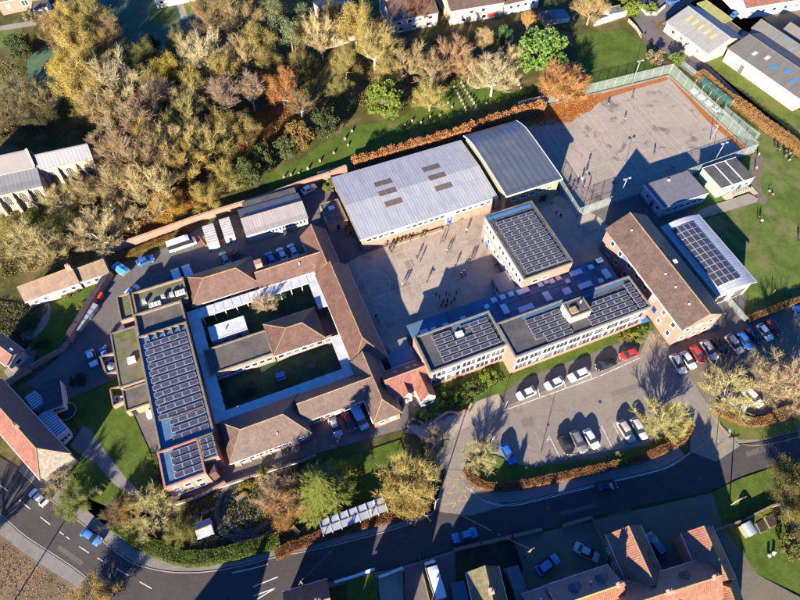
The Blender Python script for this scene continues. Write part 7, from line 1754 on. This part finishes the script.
for a in ((421.5, 238, 'walk', 'black', 'left of two pupils walking below the hall planting'), (424.5, 237, 'walk', 'black', 'right of two pupils walking below the hall planting'), (448, 227, 'stand', 'grey', 'lone pupil by the white panel of the hall'), (446.5, 253, 'walk', 'pink', 'left of the pair crossing the sunlit playground'), (449, 252, 'walk', 'black', 'right of the pair crossing the sunlit playground'),
          (402, 286.5, 'walk', 'white', 'pupil in white top at the shadow edge on the playground, left of a pair'), (405, 285, 'walk', 'red', 'pupil in red top at the shadow edge on the playground'), (427, 282.5, 'stand', 'red', 'pupil in red on the sunlit strip near the shadow tip'), (379, 323, 'stand', 'green', 'pupil in green in the shade beside the east range'), (376, 318, 'stand', 'black', 'pupil in black in the shade beside the east range'),
          (607, 108, 'walk', 'blue', 'pupil in blue walking on the court, left'), (632, 99, 'walk', 'black', 'pupil in black near the far fence of the court'), (624, 122, 'walk', 'pink', 'pupil in pink in the middle of the court'), (653.5, 155, 'stand', 'black', 'pupil at the shadow edge on the court'), (771.5, 294, 'stand', 'red', 'person in red on the field edge'), (798, 241, 'stand', 'blue', 'person on the field at the right edge'), (551, 206, 'walk', 'black', 'pupil walking alone below the arched gym'), (556, 215, 'walk', 'navy', 'pupil in navy walking between gym and court'), (560, 218, 'walk', 'black', 'pupil following the one in navy between gym and court'), (549, 198, 'stand', 'black', 'pupil by the gym front near the court fence'), (495, 267, 'stand', 'black', 'left of two pupils in the shade by the grey shelter'), (497, 265, 'talk', 'navy', 'right of two pupils in the shade by the grey shelter')):
    person(*a, 'pupils on their own or in pairs')
crowd([(482, 243), (485, 241.5), (489, 243), (486.5, 245.5)], 'pupil by the blue doors of the solar panelled block', 'pupils at the blue doors', ('black', 'grey', 'white', 'black'))
crowd([(470, 262), (473, 260.5), (440, 244), (443, 243), (466, 233), (417, 259), (420, 262), (455, 268)], 'pupil out on the open sunlit playground', 'pupils on the open playground', ('black', 'navy', 'grey', 'black', 'white', 'black', 'navy', 'black'))
crowd([(461, 276), (463.5, 274), (465, 277), (462, 279)], 'pupil in the shaded group in the playground middle', 'pupils in the shade, middle')
crowd([(436, 297), (439, 298.5), (446, 295.5), (449, 297), (456, 295), (443, 304), (447, 302.5), (451, 305), (446, 307.5), (441, 308), (454, 301)], 'pupil in the large shaded group behind the low blue roof', 'pupils in the shade behind the blue roof')
crowd([(529, 197), (532, 195.5), (535, 197.5), (533, 200), (536, 201), (530, 201)], 'pupil in the dark group at the gym front', 'pupils at the gym front')
crowd([(588, 165), (581, 182), (576, 190), (581.5, 193), (588, 191), (567.5, 188), (585, 176), (571, 193)], 'pupil in the group at the near left court corner', 'pupils in the court corner', ('black', 'white', 'black', 'red', 'navy', 'black', 'grey', 'black'))
crowd([(768.5, 192), (772, 195.5)], 'person sitting on the field with a long shadow', 'people sitting on the field', ('white', 'pink'), ('sit',))
crowd([(757, 221), (759.5, 224)], 'pupil in the pair standing on the field', 'pair on the field', ('black', 'white'), ('stand', 'talk'))
crowd([(774, 147), (778, 150), (777, 152), (783, 155), (786, 153), (788, 157), (784, 159), (789, 161), (791, 158)], 'pupil in the group by the field hedge', 'pupils by the field hedge', ('black', 'white', 'navy', 'black', 'black', 'green', 'grey', 'pink', 'black'), ('stand', 'sit', 'talk'))
crowd([(754, 153), (757, 157.5), (754.5, 171)], 'pupil standing at the field side of the court corner', 'pupils outside the court corner', ('black', 'white', 'pink'))

# ================================================================== walls, fences, lamps and small things
def wall_line(label, px, h, th, m, name='boundary_wall', cope=M_COPE, cat='wall', group=None):
    pts = [P(x, y) for x, y in px]; o0 = pts[0].copy(); pts = [p - o0 for p in pts]
    t = thing(name, label, cat, o0, 0, group)
    for a, b_ in zip(pts[:-1], pts[1:]):
        d = (b_ - a); L = d.length; ang = math.atan2(d.y, d.x)
        mb = MB(); mb.box(0, L + th * .4, -th / 2, th / 2, 0, h); build('wall_section', mb, m, t, a, ang)
        mb = MB(); mb.box(-.01, L + th * .4 + .01, -th / 2 - .06, th / 2 + .06, h, h + .09); build('coping', mb, cope, t, a, ang)
    return t
M_PINKC = mat('pink_tile_coping', (0.5, 0.29, 0.19), (0.36, 0.2, 0.13), scale=2)
wall_line('long brick churchyard wall behind the service yard', [(101, 256), (150, 239), (200, 221), (236, 210), (262, 202), (300, 188), (330, 178), (347, 171)], 2.0, .5, M_BRICK, cope=M_PINKC)
wall_line('brown roofed wall between cottage garden and service yard', [(112, 275), (96, 300), (80, 326), (71, 341)], 1.9, 1.1, M_BRICKD, cope=M_TILE_P)
wall_line('low wall curving from the brown roofed wall to the lane', [(71, 342), (62, 352), (48, 360), (33, 369)], 1.3, .4, M_BRICKD)
wall_line('sunlit pale wall by the left lane', [(32, 371), (20, 378), (9, 385)], 1.4, .45, M_STONE)
wall_line('dark red brick wall along the shaded road', [(454, 551), (480, 545), (511, 538), (540, 531)], 1.2, .45, M_BRICKD, cope=M_BRICKD)
wall_line('second brick wall along the gravel yard', [(562, 527), (590, 519)], 1.2, .45, M_BRICKD, cope=M_BRICKD)
wall_line('white topped wall before the front lawn', [(335, 583), (355, 577), (374, 570)], .9, .3, M_WHITE, cope=M_FRAME)
wall_line('white topped wall before the pale drive', [(379, 578), (390, 574), (402, 569)], .9, .3, M_WHITE, cope=M_FRAME)
wall_line('white wall between paddock and gardens', [(594, 26), (610, 21), (625, 16)], 1.8, .35, M_WHITE, cope=M_WHITE)
wall_line('white curved wall round the bed by the lane', [(640, 8), (646, 15), (656, 15), (664, 8)], 1.0, .35, M_WHITE, cope=M_WHITE)
wall_line('brick edged wall curving at the entrance', [(424, 421), (432, 423), (448, 413), (458, 414), (468, 411), (471, 405)], .6, .3, M_BRICK, cope=M_PINKC)
wall_line('brick wall round the entrance shrub bed', [(412, 419), (424, 425), (440, 418), (447, 413)], .5, .3, M_BRICK, cope=M_PINKC)
wall_line('garden wall between roadside lawn and beds', [(714, 531), (740, 522), (770, 507), (781, 505)], 1.1, .25, M_STONE)
wall_line('timber edging wall right of the beds', [(781, 505), (790, 520), (799, 537)], .5, 1.0, M_PAVE, cope=M_PATHW)
wall_line('white retaining wall below the brick block', [(176, 505), (195, 499), (216, 489), (250, 478), (300, 462), (316, 456)], .7, .3, M_WHITE, cope=M_COPE)
wall_line('brick terrace wall before the hip roofed range', [(214, 491), (226, 484)], 1.4, .25, M_BRICK)
wall_line('stone wall above the orange hedge, left end', [(318, 178), (332, 174), (346, 170)], 1.5, .6, M_STONE)
wall_line('timber edged bin enclosure on the lawn', [(113, 392), (125, 389), (128, 403), (116, 409), (113, 392)], 1.5, .15, M_TIMBER, cope=M_COPE)
wall_line('brick tank enclosure below the two cars', [(104, 361), (119, 357), (124, 374), (110, 378), (104, 361)], 1.9, .25, M_BRICKD, cope=M_COPE)
def fence(label, px, h, step, wire, name='weldmesh_fence', rail=True, post=.045, m=M_STEEL, cat='fence'):
    pts = [P(x, y) for x, y in px]; o0 = pts[0].copy(); pts = [p - o0 for p in pts]
    t = thing(name, label, cat, o0)
    pm = MB(); pm.box(-post, post, -post, post, 0, h + .05); pm = pm.mesh('post', [m]); cache = {}
    for a, b_ in zip(pts[:-1], pts[1:]):
        d = b_ - a; L = d.length; n = max(1, round(L / step)); ang = math.atan2(d.y, d.x)
        key = round(L / n, 3)
        if key not in cache:
            mb = MB(); mb.quad((0.05, 0, .05), (key - .05, 0, .05), (key - .05, 0, h), (.05, 0, h), 0)
            for z in (.08, h * .5, h):
                if rail: mb.box(.05, key - .05, -.02, .02, z - .02, z + .02, 1)
            cache[key] = mb.mesh('mesh_panel', [wire, m])
        for k in range(n):
            p = a + d * (k / n)
            mkobj('post', pm, t, p, ang); mkobj('mesh_panel', cache[key], t, p, ang)
    mkobj('post', pm, t, pts[-1])
    return t
fence('tall mesh fence along the far side of the sports court', [(517, 111), (669, 73.5)], 3.2, 3.0, M_WIRE)
fence('tall mesh fence along the right side of the sports court', [(669.5, 74), (753, 152)], 3.2, 3.0, M_WIRE)
fence('tall mesh fence along the near side of the sports court', [(753, 153), (577, 217)], 3.2, 3.0, M_WIRE)
fence('tall mesh fence along the left side of the sports court', [(576, 216), (553, 178)], 3.2, 3.0, M_WIRE)
fence('low mesh fence by the lane at the court top corner', [(680, 66), (700, 82)], 2.0, 2.5, M_WIRE)
fence('dark mesh fence on the field behind the net cage', [(722, 112), (746, 132), (757, 140)], 2.2, 3.0, M_WIRE, m=M_DARK)
fence('timber fence of the left bottom drive', [(419, 557), (424, 580), (430, 604)], 1.3, 2.0, M_TIMBER, 'timber_fence', m=M_TIMBER)
fence('timber fence left of the bottom drive', [(399, 572), (404, 590), (407, 606)], 1.2, 2.0, M_TIMBER, 'timber_fence', m=M_TIMBER)
fence('dark railing right of the front garden', [(511, 540), (517, 555), (522, 570)], 1.4, 2.0, M_DARK, 'garden_fence', m=M_DARK)
fence('dark fence between gravel yard and gabled house', [(590, 518), (600, 540), (606, 562)], 1.6, 2.0, M_TIMBER, 'garden_fence', m=M_DARK)
fence('timber post fence beside the court lamp path', [(628, 22), (636, 30), (641, 38)], 1.1, 1.6, M_TIMBER, 'timber_fence', m=M_WHITE)
fence('mesh fence running from the curved roof hall to the tan hedge', [(722, 297), (744, 322)], 1.8, 2.4, M_WIRE)
fence('timber fence at the bottom of the cottage lawn', [(60, 350), (78, 322), (92, 300)], 1.0, 1.8, M_TIMBER, 'timber_fence', m=M_TIMBER)
# orange barriers in the yard
M_ORB = plain('orange_plastic', (.55, .09, .03), .6)
for k, (a, b_) in enumerate((((199, 238), (206, 247)), ((206, 248), (216, 245)), ((217, 245), (226, 241)), ((227, 240), (232, 236)))):
    A, Bq = P(*a), P(*b_); d = Bq - A; L = d.length
    t = thing('site_barrier', ('orange barrier at the left of the site cabins', 'orange barrier before the left site cabin', 'orange barrier between the site cabins', 'orange barrier before the right site cabin')[k], 'barrier', A, math.atan2(d.y, d.x), 'orange barriers')
    mb = MB()
    for z in (.25, .6, .95): mb.box(0, L, -.03, .03, z - .1, z + .1)
    build('rails', mb, M_ORB, t)
    for x in (.15, L - .15): mb = MB(); mb.box(x - .05, x + .05, -.3, .3, 0, .08); mb.box(x - .04, x + .04, -.04, .04, .08, 1.05); build('foot', mb, M_DARK, t)
# floodlights of the court
def lamp(label, px, h, n=2, name='floodlight', rz=0.0, head=None):
    p = P(*px); t = thing(name, label, 'street lamp', p, rz, 'lamps')
    mb = MB(); mb.tube((0, 0, 0), (0, 0, h), .07 if name == 'lamp_post' else .09, .04, 8, 0, True); build('pole', mb, M_DARK if name == 'lamp_post' else M_STEEL, t)
    mb = MB(); mb.tube((-.9 if n > 1 else 0, 0, h), (.9, 0, h), .04, .04, 6, 0, True); build('crossarm', mb, M_STEEL, t)
    for k in range(n):
        x = -.7 + 1.4 * k if n > 1 else .8
        mb = MB(); mb.box(x - .28, x + .28, -.22, .16, h - .02, h + .14); o = build('lamp_head', mb, M_STEEL, t)
        mb = MB(); mb.box(x - .3, x + .3, -.26, .18, h - .05, h - .02); build('lens', mb, M_ROOFL, o)
lamp('floodlight behind the far court fence', (631, 86), 8.2, 2, rz=R(22)); lamp('floodlight at the near fence left of the grey classroom', (618, 200), 7.4, 2, rz=R(22)); lamp('floodlight at the near fence between the two classrooms', (712, 165), 7.4, 2, rz=R(22)); lamp('floodlight standing inside the court, right', (710, 141), 5.5, 1, rz=R(200))
lamp('thin lamp post at the entrance drive', (488, 452), 5.5, 1, 'lamp_post', R(60)); lamp('thin lamp post at the car park corner', (541, 452), 5.5, 1, 'lamp_post', R(60)); lamp('lamp post at the second entrance', (716, 446), 6.0, 1, 'lamp_post', R(80)); lamp('lamp post at the playground edge by the court', (577, 231), 6.0, 1, 'lamp_post', R(120))
# telegraph poles and wires
def pole(label, px, h, arm=1.3, rz=0.0):
    p = P(*px); t = thing('telegraph_pole', label, 'pole', p, rz, 'telegraph poles')
    mb = MB(); mb.tube((0, 0, 0), (0, 0, h), .13, .09, 8, 0, True); build('pole', mb, M_TIMBER, t)
    mb = MB(); mb.box(-arm / 2, arm / 2, -.05, .05, h - .5, h - .38); build('crossarm', mb, M_TIMBER, t)
    return p + Vector((0, 0, h - .4))
q1 = pole('telegraph pole with crossarm by the gravel yard', (525, 557), 6.5, 1.4, R(30)); q2 = pole('telegraph pole at the bottom left below the verge', (8, 612), 8.5, 1.2, R(10)); q3 = pole('telegraph pole beside the red tiled house', (306, 588), 7.0, 1.2, R(60)); q4 = pole('wooden T shaped pole on the roadside lawn', (729, 506), 5.0, 2.4, R(20)); q5 = pole('telegraph pole at the clipped hedge', (372, 519), 7.5, 1.2, R(40)); q6 = pole('telegraph pole by the entrance copper hedge', (434, 512), 7.5, 1.2, R(40))
for a, b_, lb in ((q1, q6, 'overhead wire crossing the shaded road to the entrance'), (q3, q5, 'overhead wire crossing the road to the shelter hedge')):
    mb = MB(); n = 14; pr = a
    for k in range(1, n + 1):
        s = k / n; p = a.lerp(b_, s) + Vector((0, 0, -1.2 * 4 * s * (1 - s) * .5)); mb.tube(pr - a, p - a, .01, .01, 4); pr = p
    tag(build('overhead_wire', mb, M_DARK, None, a), lb, 'wire', 'overhead wires')
# gravestones
gs = MB(); gs.box(-.34, .34, -.08, .08, 0, .75); i = len(gs.v)
for k in range(6):
    a0, a1 = math.pi * k / 6, math.pi * (k + 1) / 6
    gs.poly([(0, -.08, .75), (.34 * math.cos(a0), -.08, .75 + .3 * math.sin(a0)), (.34 * math.cos(a1), -.08, .75 + .3 * math.sin(a1))]); gs.poly([(0, .08, .75), (.34 * math.cos(a1), .08, .75 + .3 * math.sin(a1)), (.34 * math.cos(a0), .08, .75 + .3 * math.sin(a0))])
    gs.quad((.34 * math.cos(a0), -.08, .75 + .3 * math.sin(a0)), (.34 * math.cos(a0), .08, .75 + .3 * math.sin(a0)), (.34 * math.cos(a1), .08, .75 + .3 * math.sin(a1)), (.34 * math.cos(a1), -.08, .75 + .3 * math.sin(a1)))
gsm = gs.mesh('gravestone', [mat('weathered_gravestone', (0.24, 0.22, 0.185), (0.15, 0.135, 0.11), scale=3)])
_g = random.Random(3)
def graves(pts, label, group):
    ordn = ('first', 'second', 'third', 'fourth', 'fifth', 'sixth', 'seventh', 'eighth')
    for k, (x, y) in enumerate(pts):
        o = mkobj('gravestone', gsm, None, P(x, y), R(20) + _g.uniform(-.2, .2)); s = _g.uniform(.65, .95); o.scale = (s, s, s * _g.uniform(.9, 1.25)); o.rotation_euler.x = _g.uniform(-.08, .08); tag(o, ordn[k] + ' ' + label + (', from the top' if 'row' in label else ''), 'gravestone', group)
graves([(454 + 1.8 * k, 88 + 3.4 * k) for k in range(7)], 'gravestone in the left diagonal row above the copper hedge', 'left row of graves')
graves([(461 + 2.1 * k, 84 + 3.4 * k) for k in range(8)], 'gravestone in the second diagonal row above the copper hedge', 'second row of graves')
graves([(512 + 2.2 * k, 76 + 3.2 * k) for k in range(5)], 'gravestone in the row left of the green cedar', 'row of graves by the cedar')
graves([(448, 104), (452, 108), (466, 112), (472, 117), (478, 110), (486, 105)], 'gravestone from the left along the shaded hedge foot', 'graves by the hedge')
graves([(284, 178), (291, 176), (299, 174), (308, 170), (320, 162)], 'gravestone from the left behind the workshop wall', 'graves behind the wall')
graves([(334, 154), (345, 140), (348, 146), (352, 132)], 'gravestone from the left on the sunny graveyard lawn', 'graves on the sunny lawn')
graves([(405, 126), (412, 122), (421, 124), (430, 118), (440, 116)], 'gravestone from the left below the olive yellow tree', 'graves below the olive tree')
# bins, tank, skip, playground furniture
def wheelie(px, label, col, rz, s=1.0):
    t = thing('wheelie_bin', label, 'bin', P(*px), rz, 'bins'); m = plain('bin_' + str(col), col, .5)
    mb = MB(); x, y = .62 * s, .5 * s; z = 1.15 * s; i = len(mb.v)
    mb.v += [(-x * .85, -y * .85, .12), (x * .85, -y * .85, .12), (x * .85, y * .85, .12), (-x * .85, y * .85, .12), (-x, -y, z), (x, -y, z), (x, y, z), (-x, y, z)]
    for f in ((0, 1, 5, 4), (1, 2, 6, 5), (2, 3, 7, 6), (3, 0, 4, 7), (3, 2, 1, 0), (4, 5, 6, 7)): mb.f.append(tuple(i + q for q in f)); mb.m.append(0); mb.sm.append(False)
    build('bin_body', mb, m, t)
    mb = MB(); mb.box(-x - .05, x + .05, -y - .05, y + .05, z, z + .08); mb.box(-x - .05, x + .05, y - .02, y + .12, z - .05, z + .12); build('lid', mb, m, t)
    for sx in (-1, 1): mb = MB(); mb.tube((sx * x * .8, y * .8, .1), (sx * x * .95, y * .8, .1), .1, .1, 8, 0, True); build('wheel', mb, M_RUBBER, t)
ba = angof((79, 331), (98, 307))
for k, lb in enumerate(('nearest grey bin along the brown roofed wall', 'second grey bin along the brown roofed wall', 'third grey bin along the brown roofed wall', 'fourth grey bin along the brown roofed wall', 'farthest grey bin along the brown roofed wall')):
    wheelie((80.5 + 3.9 * k, 330 - 5.0 * k), lb, (.30, .32, .31), ba, 1.15)
wheelie((101, 298), 'orange red bin along the brown roofed wall', (.5, .08, .03), ba, 1.1); wheelie((92, 318), 'blue grey bin in the gap of the grey row', (.16, .2, .24), ba, .8)
t = thing('trailer', 'blue tarpaulin covered trailer by the bright blue car', 'trailer', P(122, 271), R(-35))
mb = MB(); mb.box(-1.9, 1.9, -1, 1, .5, 1.1); build('trailer_body', mb, M_STEEL, t)
mb = MB()
for k in range(6):
    x0_, x1_ = -1.95 + .65 * k, -1.3 + .65 * k; z0_ = 1.12 + .1 * math.sin(k * 1.7); z1_ = 1.12 + .1 * math.sin((k + 1) * 1.7)
    mb.quad((x0_, -1.05, z0_), (x1_, -1.05, z1_), (x1_, 0, z1_ + .25), (x0_, 0, z0_ + .25)); mb.quad((x0_, 0, z0_ + .25), (x1_, 0, z1_ + .25), (x1_, 1.05, z1_), (x0_, 1.05, z0_))
build('tarpaulin', mb, plain('blue_tarp', (.05, .3, .6), .5), t)
for x in (-.6, .6):
    for y in (-.95, .95): mkobj('wheel', WHEEL, t, (x, y, .31))
t = thing('gas_tank', 'pale green round tank inside the brick enclosure', 'tank', P(113.5, 371)); mb = MB()
mb.tube((0, 0, 0), (0, 0, 1.6), 1.15, 1.15, 18, 0, True); mb.tube((0, 0, 1.6), (0, 0, 1.85), 1.1, .5, 18, 0, True); build('tank_shell', mb, plain('tank_green', (.25, .38, .34), .5), t); mb = MB(); mb.tube((0, 0, 1.85), (0, 0, 2.05), .3, .3, 10, 0, True); build('hatch', mb, M_STEEL, t)
t = thing('air_unit', 'white cooling unit on the lawn inside the timber enclosure', 'air conditioner', P(120, 401)); mb = MB(); mb.box(-.8, .8, -.6, .6, .1, 1.1); build('casing', mb, M_WHITE, t); mb = MB(); mb.tube((0, 0, 1.1), (0, 0, 1.16), .45, .45, 14, 0, True); build('fan', mb, M_DARK, t)
t = thing('air_unit', 'white cooling unit between enclosure and mossy annex', 'air conditioner', P(121, 363)); mb = MB(); mb.box(-.7, .7, -.6, .6, 0, 1.3); build('casing', mb, M_WHITE, t); mb = MB(); mb.tube((0, 0, 1.3), (0, 0, 1.36), .4, .4, 14, 0, True); build('fan', mb, M_DARK, t)
# net cage by the court
t = thing('cricket_nets', 'green netted practice cage outside the court fence', 'sports cage', P(693, 88)); A = P(693, 88); d = P(722, 112) - A; L = d.length; t.rotation_euler.z = math.atan2(d.y, d.x)
for k in range(5):
    for y in (0, 2.6): mb = MB(); mb.tube((L * k / 4, y, 0), (L * k / 4, y, 2.9), .04, .04, 6, 0, True); build('post', mb, M_STEEL, t)
    mb = MB(); mb.tube((L * k / 4, 0, 2.9), (L * k / 4, 2.6, 2.9), .03, .03, 5); build('top_bar', mb, M_STEEL, t)
for k in range(4):
    x0_, x1_ = L * k / 4, L * (k + 1) / 4
    mb = MB(); mb.quad((x0_, 0, 2.88), (x1_, 0, 2.88), (x1_, 2.6, 2.88), (x0_, 2.6, 2.88)); build('roof_net', mb, M_NETG, t)
    mb = MB(); mb.quad((x0_, 2.6, 0), (x1_, 2.6, 0), (x1_, 2.6, 2.88), (x0_, 2.6, 2.88)); build('side_net', mb, M_NETG, t)
    mb = MB(); mb.box(x0_ + .5, x1_ - .5, -1.6, -.2, .02, .5); build('mat_box', mb, M_WALK, t)
# round garden: paving rings, benches
rc = P(250, 507); rcz = gz_at(rc.x, rc.y) - .03
for r_, w_, z_, m_ in ((5.6, .7, .05, M_PAVE), (3.9, 1.0, .06, M_YARD), (2.0, .3, .05, M_PAVE)):
    mb = MB(); n = 40
    for k in range(n - 8):
        a0, a1 = 2 * math.pi * (k + 4) / n, 2 * math.pi * (k + 5) / n
        mb.quad((rc.x + r_ * math.cos(a0), rc.y + r_ * math.sin(a0), rcz + z_), (rc.x + (r_ + w_) * math.cos(a0), rc.y + (r_ + w_) * math.sin(a0), rcz + z_), (rc.x + (r_ + w_) * math.cos(a1), rc.y + (r_ + w_) * math.sin(a1), rcz + z_), (rc.x + r_ * math.cos(a1), rc.y + r_ * math.sin(a1), rcz + z_))
    struct(build('circular_path', mb, m_))
mark('garden_path', [[(200, 512), (206, 545)], [(217, 505), (222, 540)], [(184, 520), (206, 513), (230, 500)], [(190, 545), (225, 536), (262, 536)], [(276, 515), (280, 534)]], .5, M_PAVE)
def bench(px, rz, label):
    t = thing('bench', label, 'bench', P(*px), rz, 'benches')
    for k in range(3): mb = MB(); mb.box(-.9, .9, -.25 + .18 * k, -.11 + .18 * k, .42, .46); build('seat_slat', mb, M_TIMBER, t)
    for k in range(2): mb = MB(); mb.box(-.9, .9, .28, .32, .58 + .18 * k, .7 + .18 * k); build('back_slat', mb, M_TIMBER, t)
    for x in (-.8, .8):
        for y in (-.2, .28): mb = MB(); mb.box(x - .04, x + .04, y - .04, y + .04, 0, .42 if y < 0 else .9); build('leg', mb, M_TIMBER, t)
bench((241, 498), R(40), 'timber bench at the round garden'); bench((296, 531), R(-40), 'pale bench behind the green hedge end'); bench((99, 492), R(-30), 'dark bench on the shaded lawn'); bench((281, 519), R(80), 'bench between round garden and orange tree')
def picnic(px, label, m):
    t = thing('picnic_table', label, 'picnic table', P(*px), R(22), 'picnic tables')
    for k in range(3): mb = MB(); mb.box(-.9, .9, -.36 + .25 * k, -.14 + .25 * k, .72, .76); build('top_plank', mb, m, t)
    for y in (-.75, .75): mb = MB(); mb.box(-.9, .9, y - .14, y + .14, .42, .46); build('seat', mb, m, t)
    for x in (-.6, .6): mb = MB(); mb.tube((x, -.8, 0), (x, .1, .74), .05, .05, 4); mb.tube((x, .8, 0), (x, -.1, .74), .05, .05, 4); build('leg', mb, m, t)
picnic((281, 377), 'blue picnic table on the courtyard lawn', M_BLUE); picnic((312, 368), 'dark square table on the courtyard lawn', M_DARK); picnic((286, 288), 'timber table in the back courtyard', M_TIMBER)
t = thing('garden_trampoline', 'round dark trampoline beside the side wing of the corner house', 'trampoline', P(68, 413))
mb = MB(); mb.tube((0, 0, .7), (0, 0, .74), 1.7, 1.7, 20, 0, True); build('mat', mb, M_RUBBER, t)
mb = MB()
for k in range(20):
    a0, a1 = 2 * math.pi * k / 20, 2 * math.pi * (k + 1) / 20
    mb.tube((1.8 * math.cos(a0), 1.8 * math.sin(a0), .75), (1.8 * math.cos(a1), 1.8 * math.sin(a1), .75), .06, .06, 5)
build('rim', mb, M_STEEL, t)
for k in range(6): a0 = 2 * math.pi * k / 6; mb = MB(); mb.tube((1.75 * math.cos(a0), 1.75 * math.sin(a0), 0), (1.75 * math.cos(a0), 1.75 * math.sin(a0), .75), .04, .04, 5); build('leg', mb, M_STEEL, t)
t = thing('water_barrel', 'blue round barrel behind the copper hedge', 'barrel', P(319, 535)); mb = MB(); mb.tube((0, 0, 0), (0, 0, .5), .38, .44, 12); mb.tube((0, 0, .5), (0, 0, .95), .44, .38, 12, 0, True); build('barrel_body', mb, M_BLUE, t); mb = MB(); mb.tube((0, 0, .95), (0, 0, 1.0), .4, .4, 12, 0, True); build('lid', mb, M_DARK, t)
for k, (cx_, cy_, lb) in enumerate(((768.5, 556.5, 'left white chair on the bottom right lawn'), (772.5, 554.5, 'right white chair on the bottom right lawn'))):
    t = thing('garden_chair', lb, 'chair', P(cx_, cy_), R(20 - 50 * k), 'garden chairs')
    mb = MB(); mb.box(-.25, .25, -.25, .25, .38, .44); build('seat', mb, M_ALU, t)
    mb = MB(); mb.box(-.25, .25, .22, .27, .44, .9); build('backrest', mb, M_ALU, t)
    for sx in (-.22, .22):
        for sy in (-.22, .22): mb = MB(); mb.box(sx - .02, sx + .02, sy - .02, sy + .02, 0, .38); build('leg', mb, M_ALU, t)
for k, (x, y, lb) in enumerate(((66, 535, 'round iron cover in the left road'), (22, 503, 'round iron cover near the corner house'), (330, 553, 'round iron cover on the shaded road by the shelter'), (548, 508, 'round iron cover on the shaded road'), (700, 478, 'round iron cover on the road by the roadside lawn'), (548, 425, 'square drain cover in the front car park'), (600, 402, 'drain cover near the black car in the front car park'), (434, 270, 'drain cover on the playground'), (180, 264, 'drain cover in the service yard'))):
    t = thing('drain_cover', lb, 'drain cover', (*P(x, y).xy, gz_px([(x, y)])), R(22), 'drain covers')
    mb = MB(); mb.tube((0, 0, 0), (0, 0, .015), .38, .38, 4 if 'square' in lb else 14, 0, True); build('frame', mb, mat('iron_frame', (0.12, 0.115, 0.11)), t)
    mb = MB(); mb.tube((0, 0, .01), (0, 0, .022), .3, .3, 4 if 'square' in lb else 14, 0, True); build('lid', mb, M_DARK, t)
# undergrowth in the wood and drifted leaves (nobody could count them)
def scatter(name, label, polys, n, h, size, col, cat, seed):
    rnd = random.Random(seed); mb = MB()
    for poly, k in polys:
        xs = [p[0] for p in poly]; ys = [p[1] for p in poly]; got = 0
        while got < n * k:
            x, y = rnd.uniform(min(xs), max(xs)), rnd.uniform(min(ys), max(ys)); ins = False; j = len(poly) - 1
            for i in range(len(poly)):
                if (poly[i][1] > y) != (poly[j][1] > y) and x < (poly[j][0] - poly[i][0]) * (y - poly[i][1]) / (poly[j][1] - poly[i][1]) + poly[i][0]: ins = not ins
                j = i
            if not ins: continue
            got += 1; p = P(x, y); q = (math.sin(p.x * .45) * math.cos(p.y * .37) + 1) * .5
            leafquad(mb, Vector((p.x, p.y, rnd.random() ** 1.5 * h * q + gz_at(p.x, p.y) + .03)), size, rnd, 0, .6)
    o = build(name, mb, M_LEAF); o.color = (*col, 1); o['label'] = label; o['category'] = cat; o['kind'] = 'stuff'
WOOD = [(60, 30), (120, 45), (190, 60), (300, 60), (345, 110), (300, 150), (250, 178), (150, 225), (100, 240), (100, 200), (120, 160), (70, 110)]
scatter('undergrowth', 'brown and olive bramble undergrowth in the churchyard wood', [(WOOD, 1), ([(0, 60), (60, 90), (90, 130), (0, 140)], .2), ([(0, 215), (100, 205), (100, 245), (60, 262), (0, 280)], .3), ([(330, 60), (480, 45), (500, 70), (440, 100), (350, 110)], .35)], 12000, 1.2, .34, (0.2, 0.15, 0.055), 'undergrowth', 5)
scatter('fallen_leaves', 'orange fallen leaves on the wood floor and court edge', [(WOOD, .55), ([(520, 112), (600, 93), (596, 106), (572, 122), (535, 128)], .25), ([(230, 130), (300, 95), (300, 125), (250, 160)], .3), ([(105, 200), (200, 168), (222, 192), (140, 238)], .3)], 9000, .06, .26, (0.36, 0.15, 0.035), 'fallen leaves', 6)
scatter('verge_tufts', 'dry grass tufts and leaves on the verge at the bottom left', [([(-4, 538), (22, 556), (52, 576), (78, 598), (-4, 600)], 1)], 800, .1, .16, (0.33, 0.24, 0.13), 'grass', 12)
scatter('garden_plants', 'low green and brown planting in the front round garden', [([(185, 505), (262, 478), (296, 480), (296, 530), (200, 548), (165, 540)], 1), ([(-4, 302), (50, 306), (30, 344), (-4, 332)], .5), ([(436, 392), (500, 372), (505, 380), (470, 402), (445, 408)], .4)], 3500, .7, .26, (0.10, 0.11, 0.03), 'planting', 9)
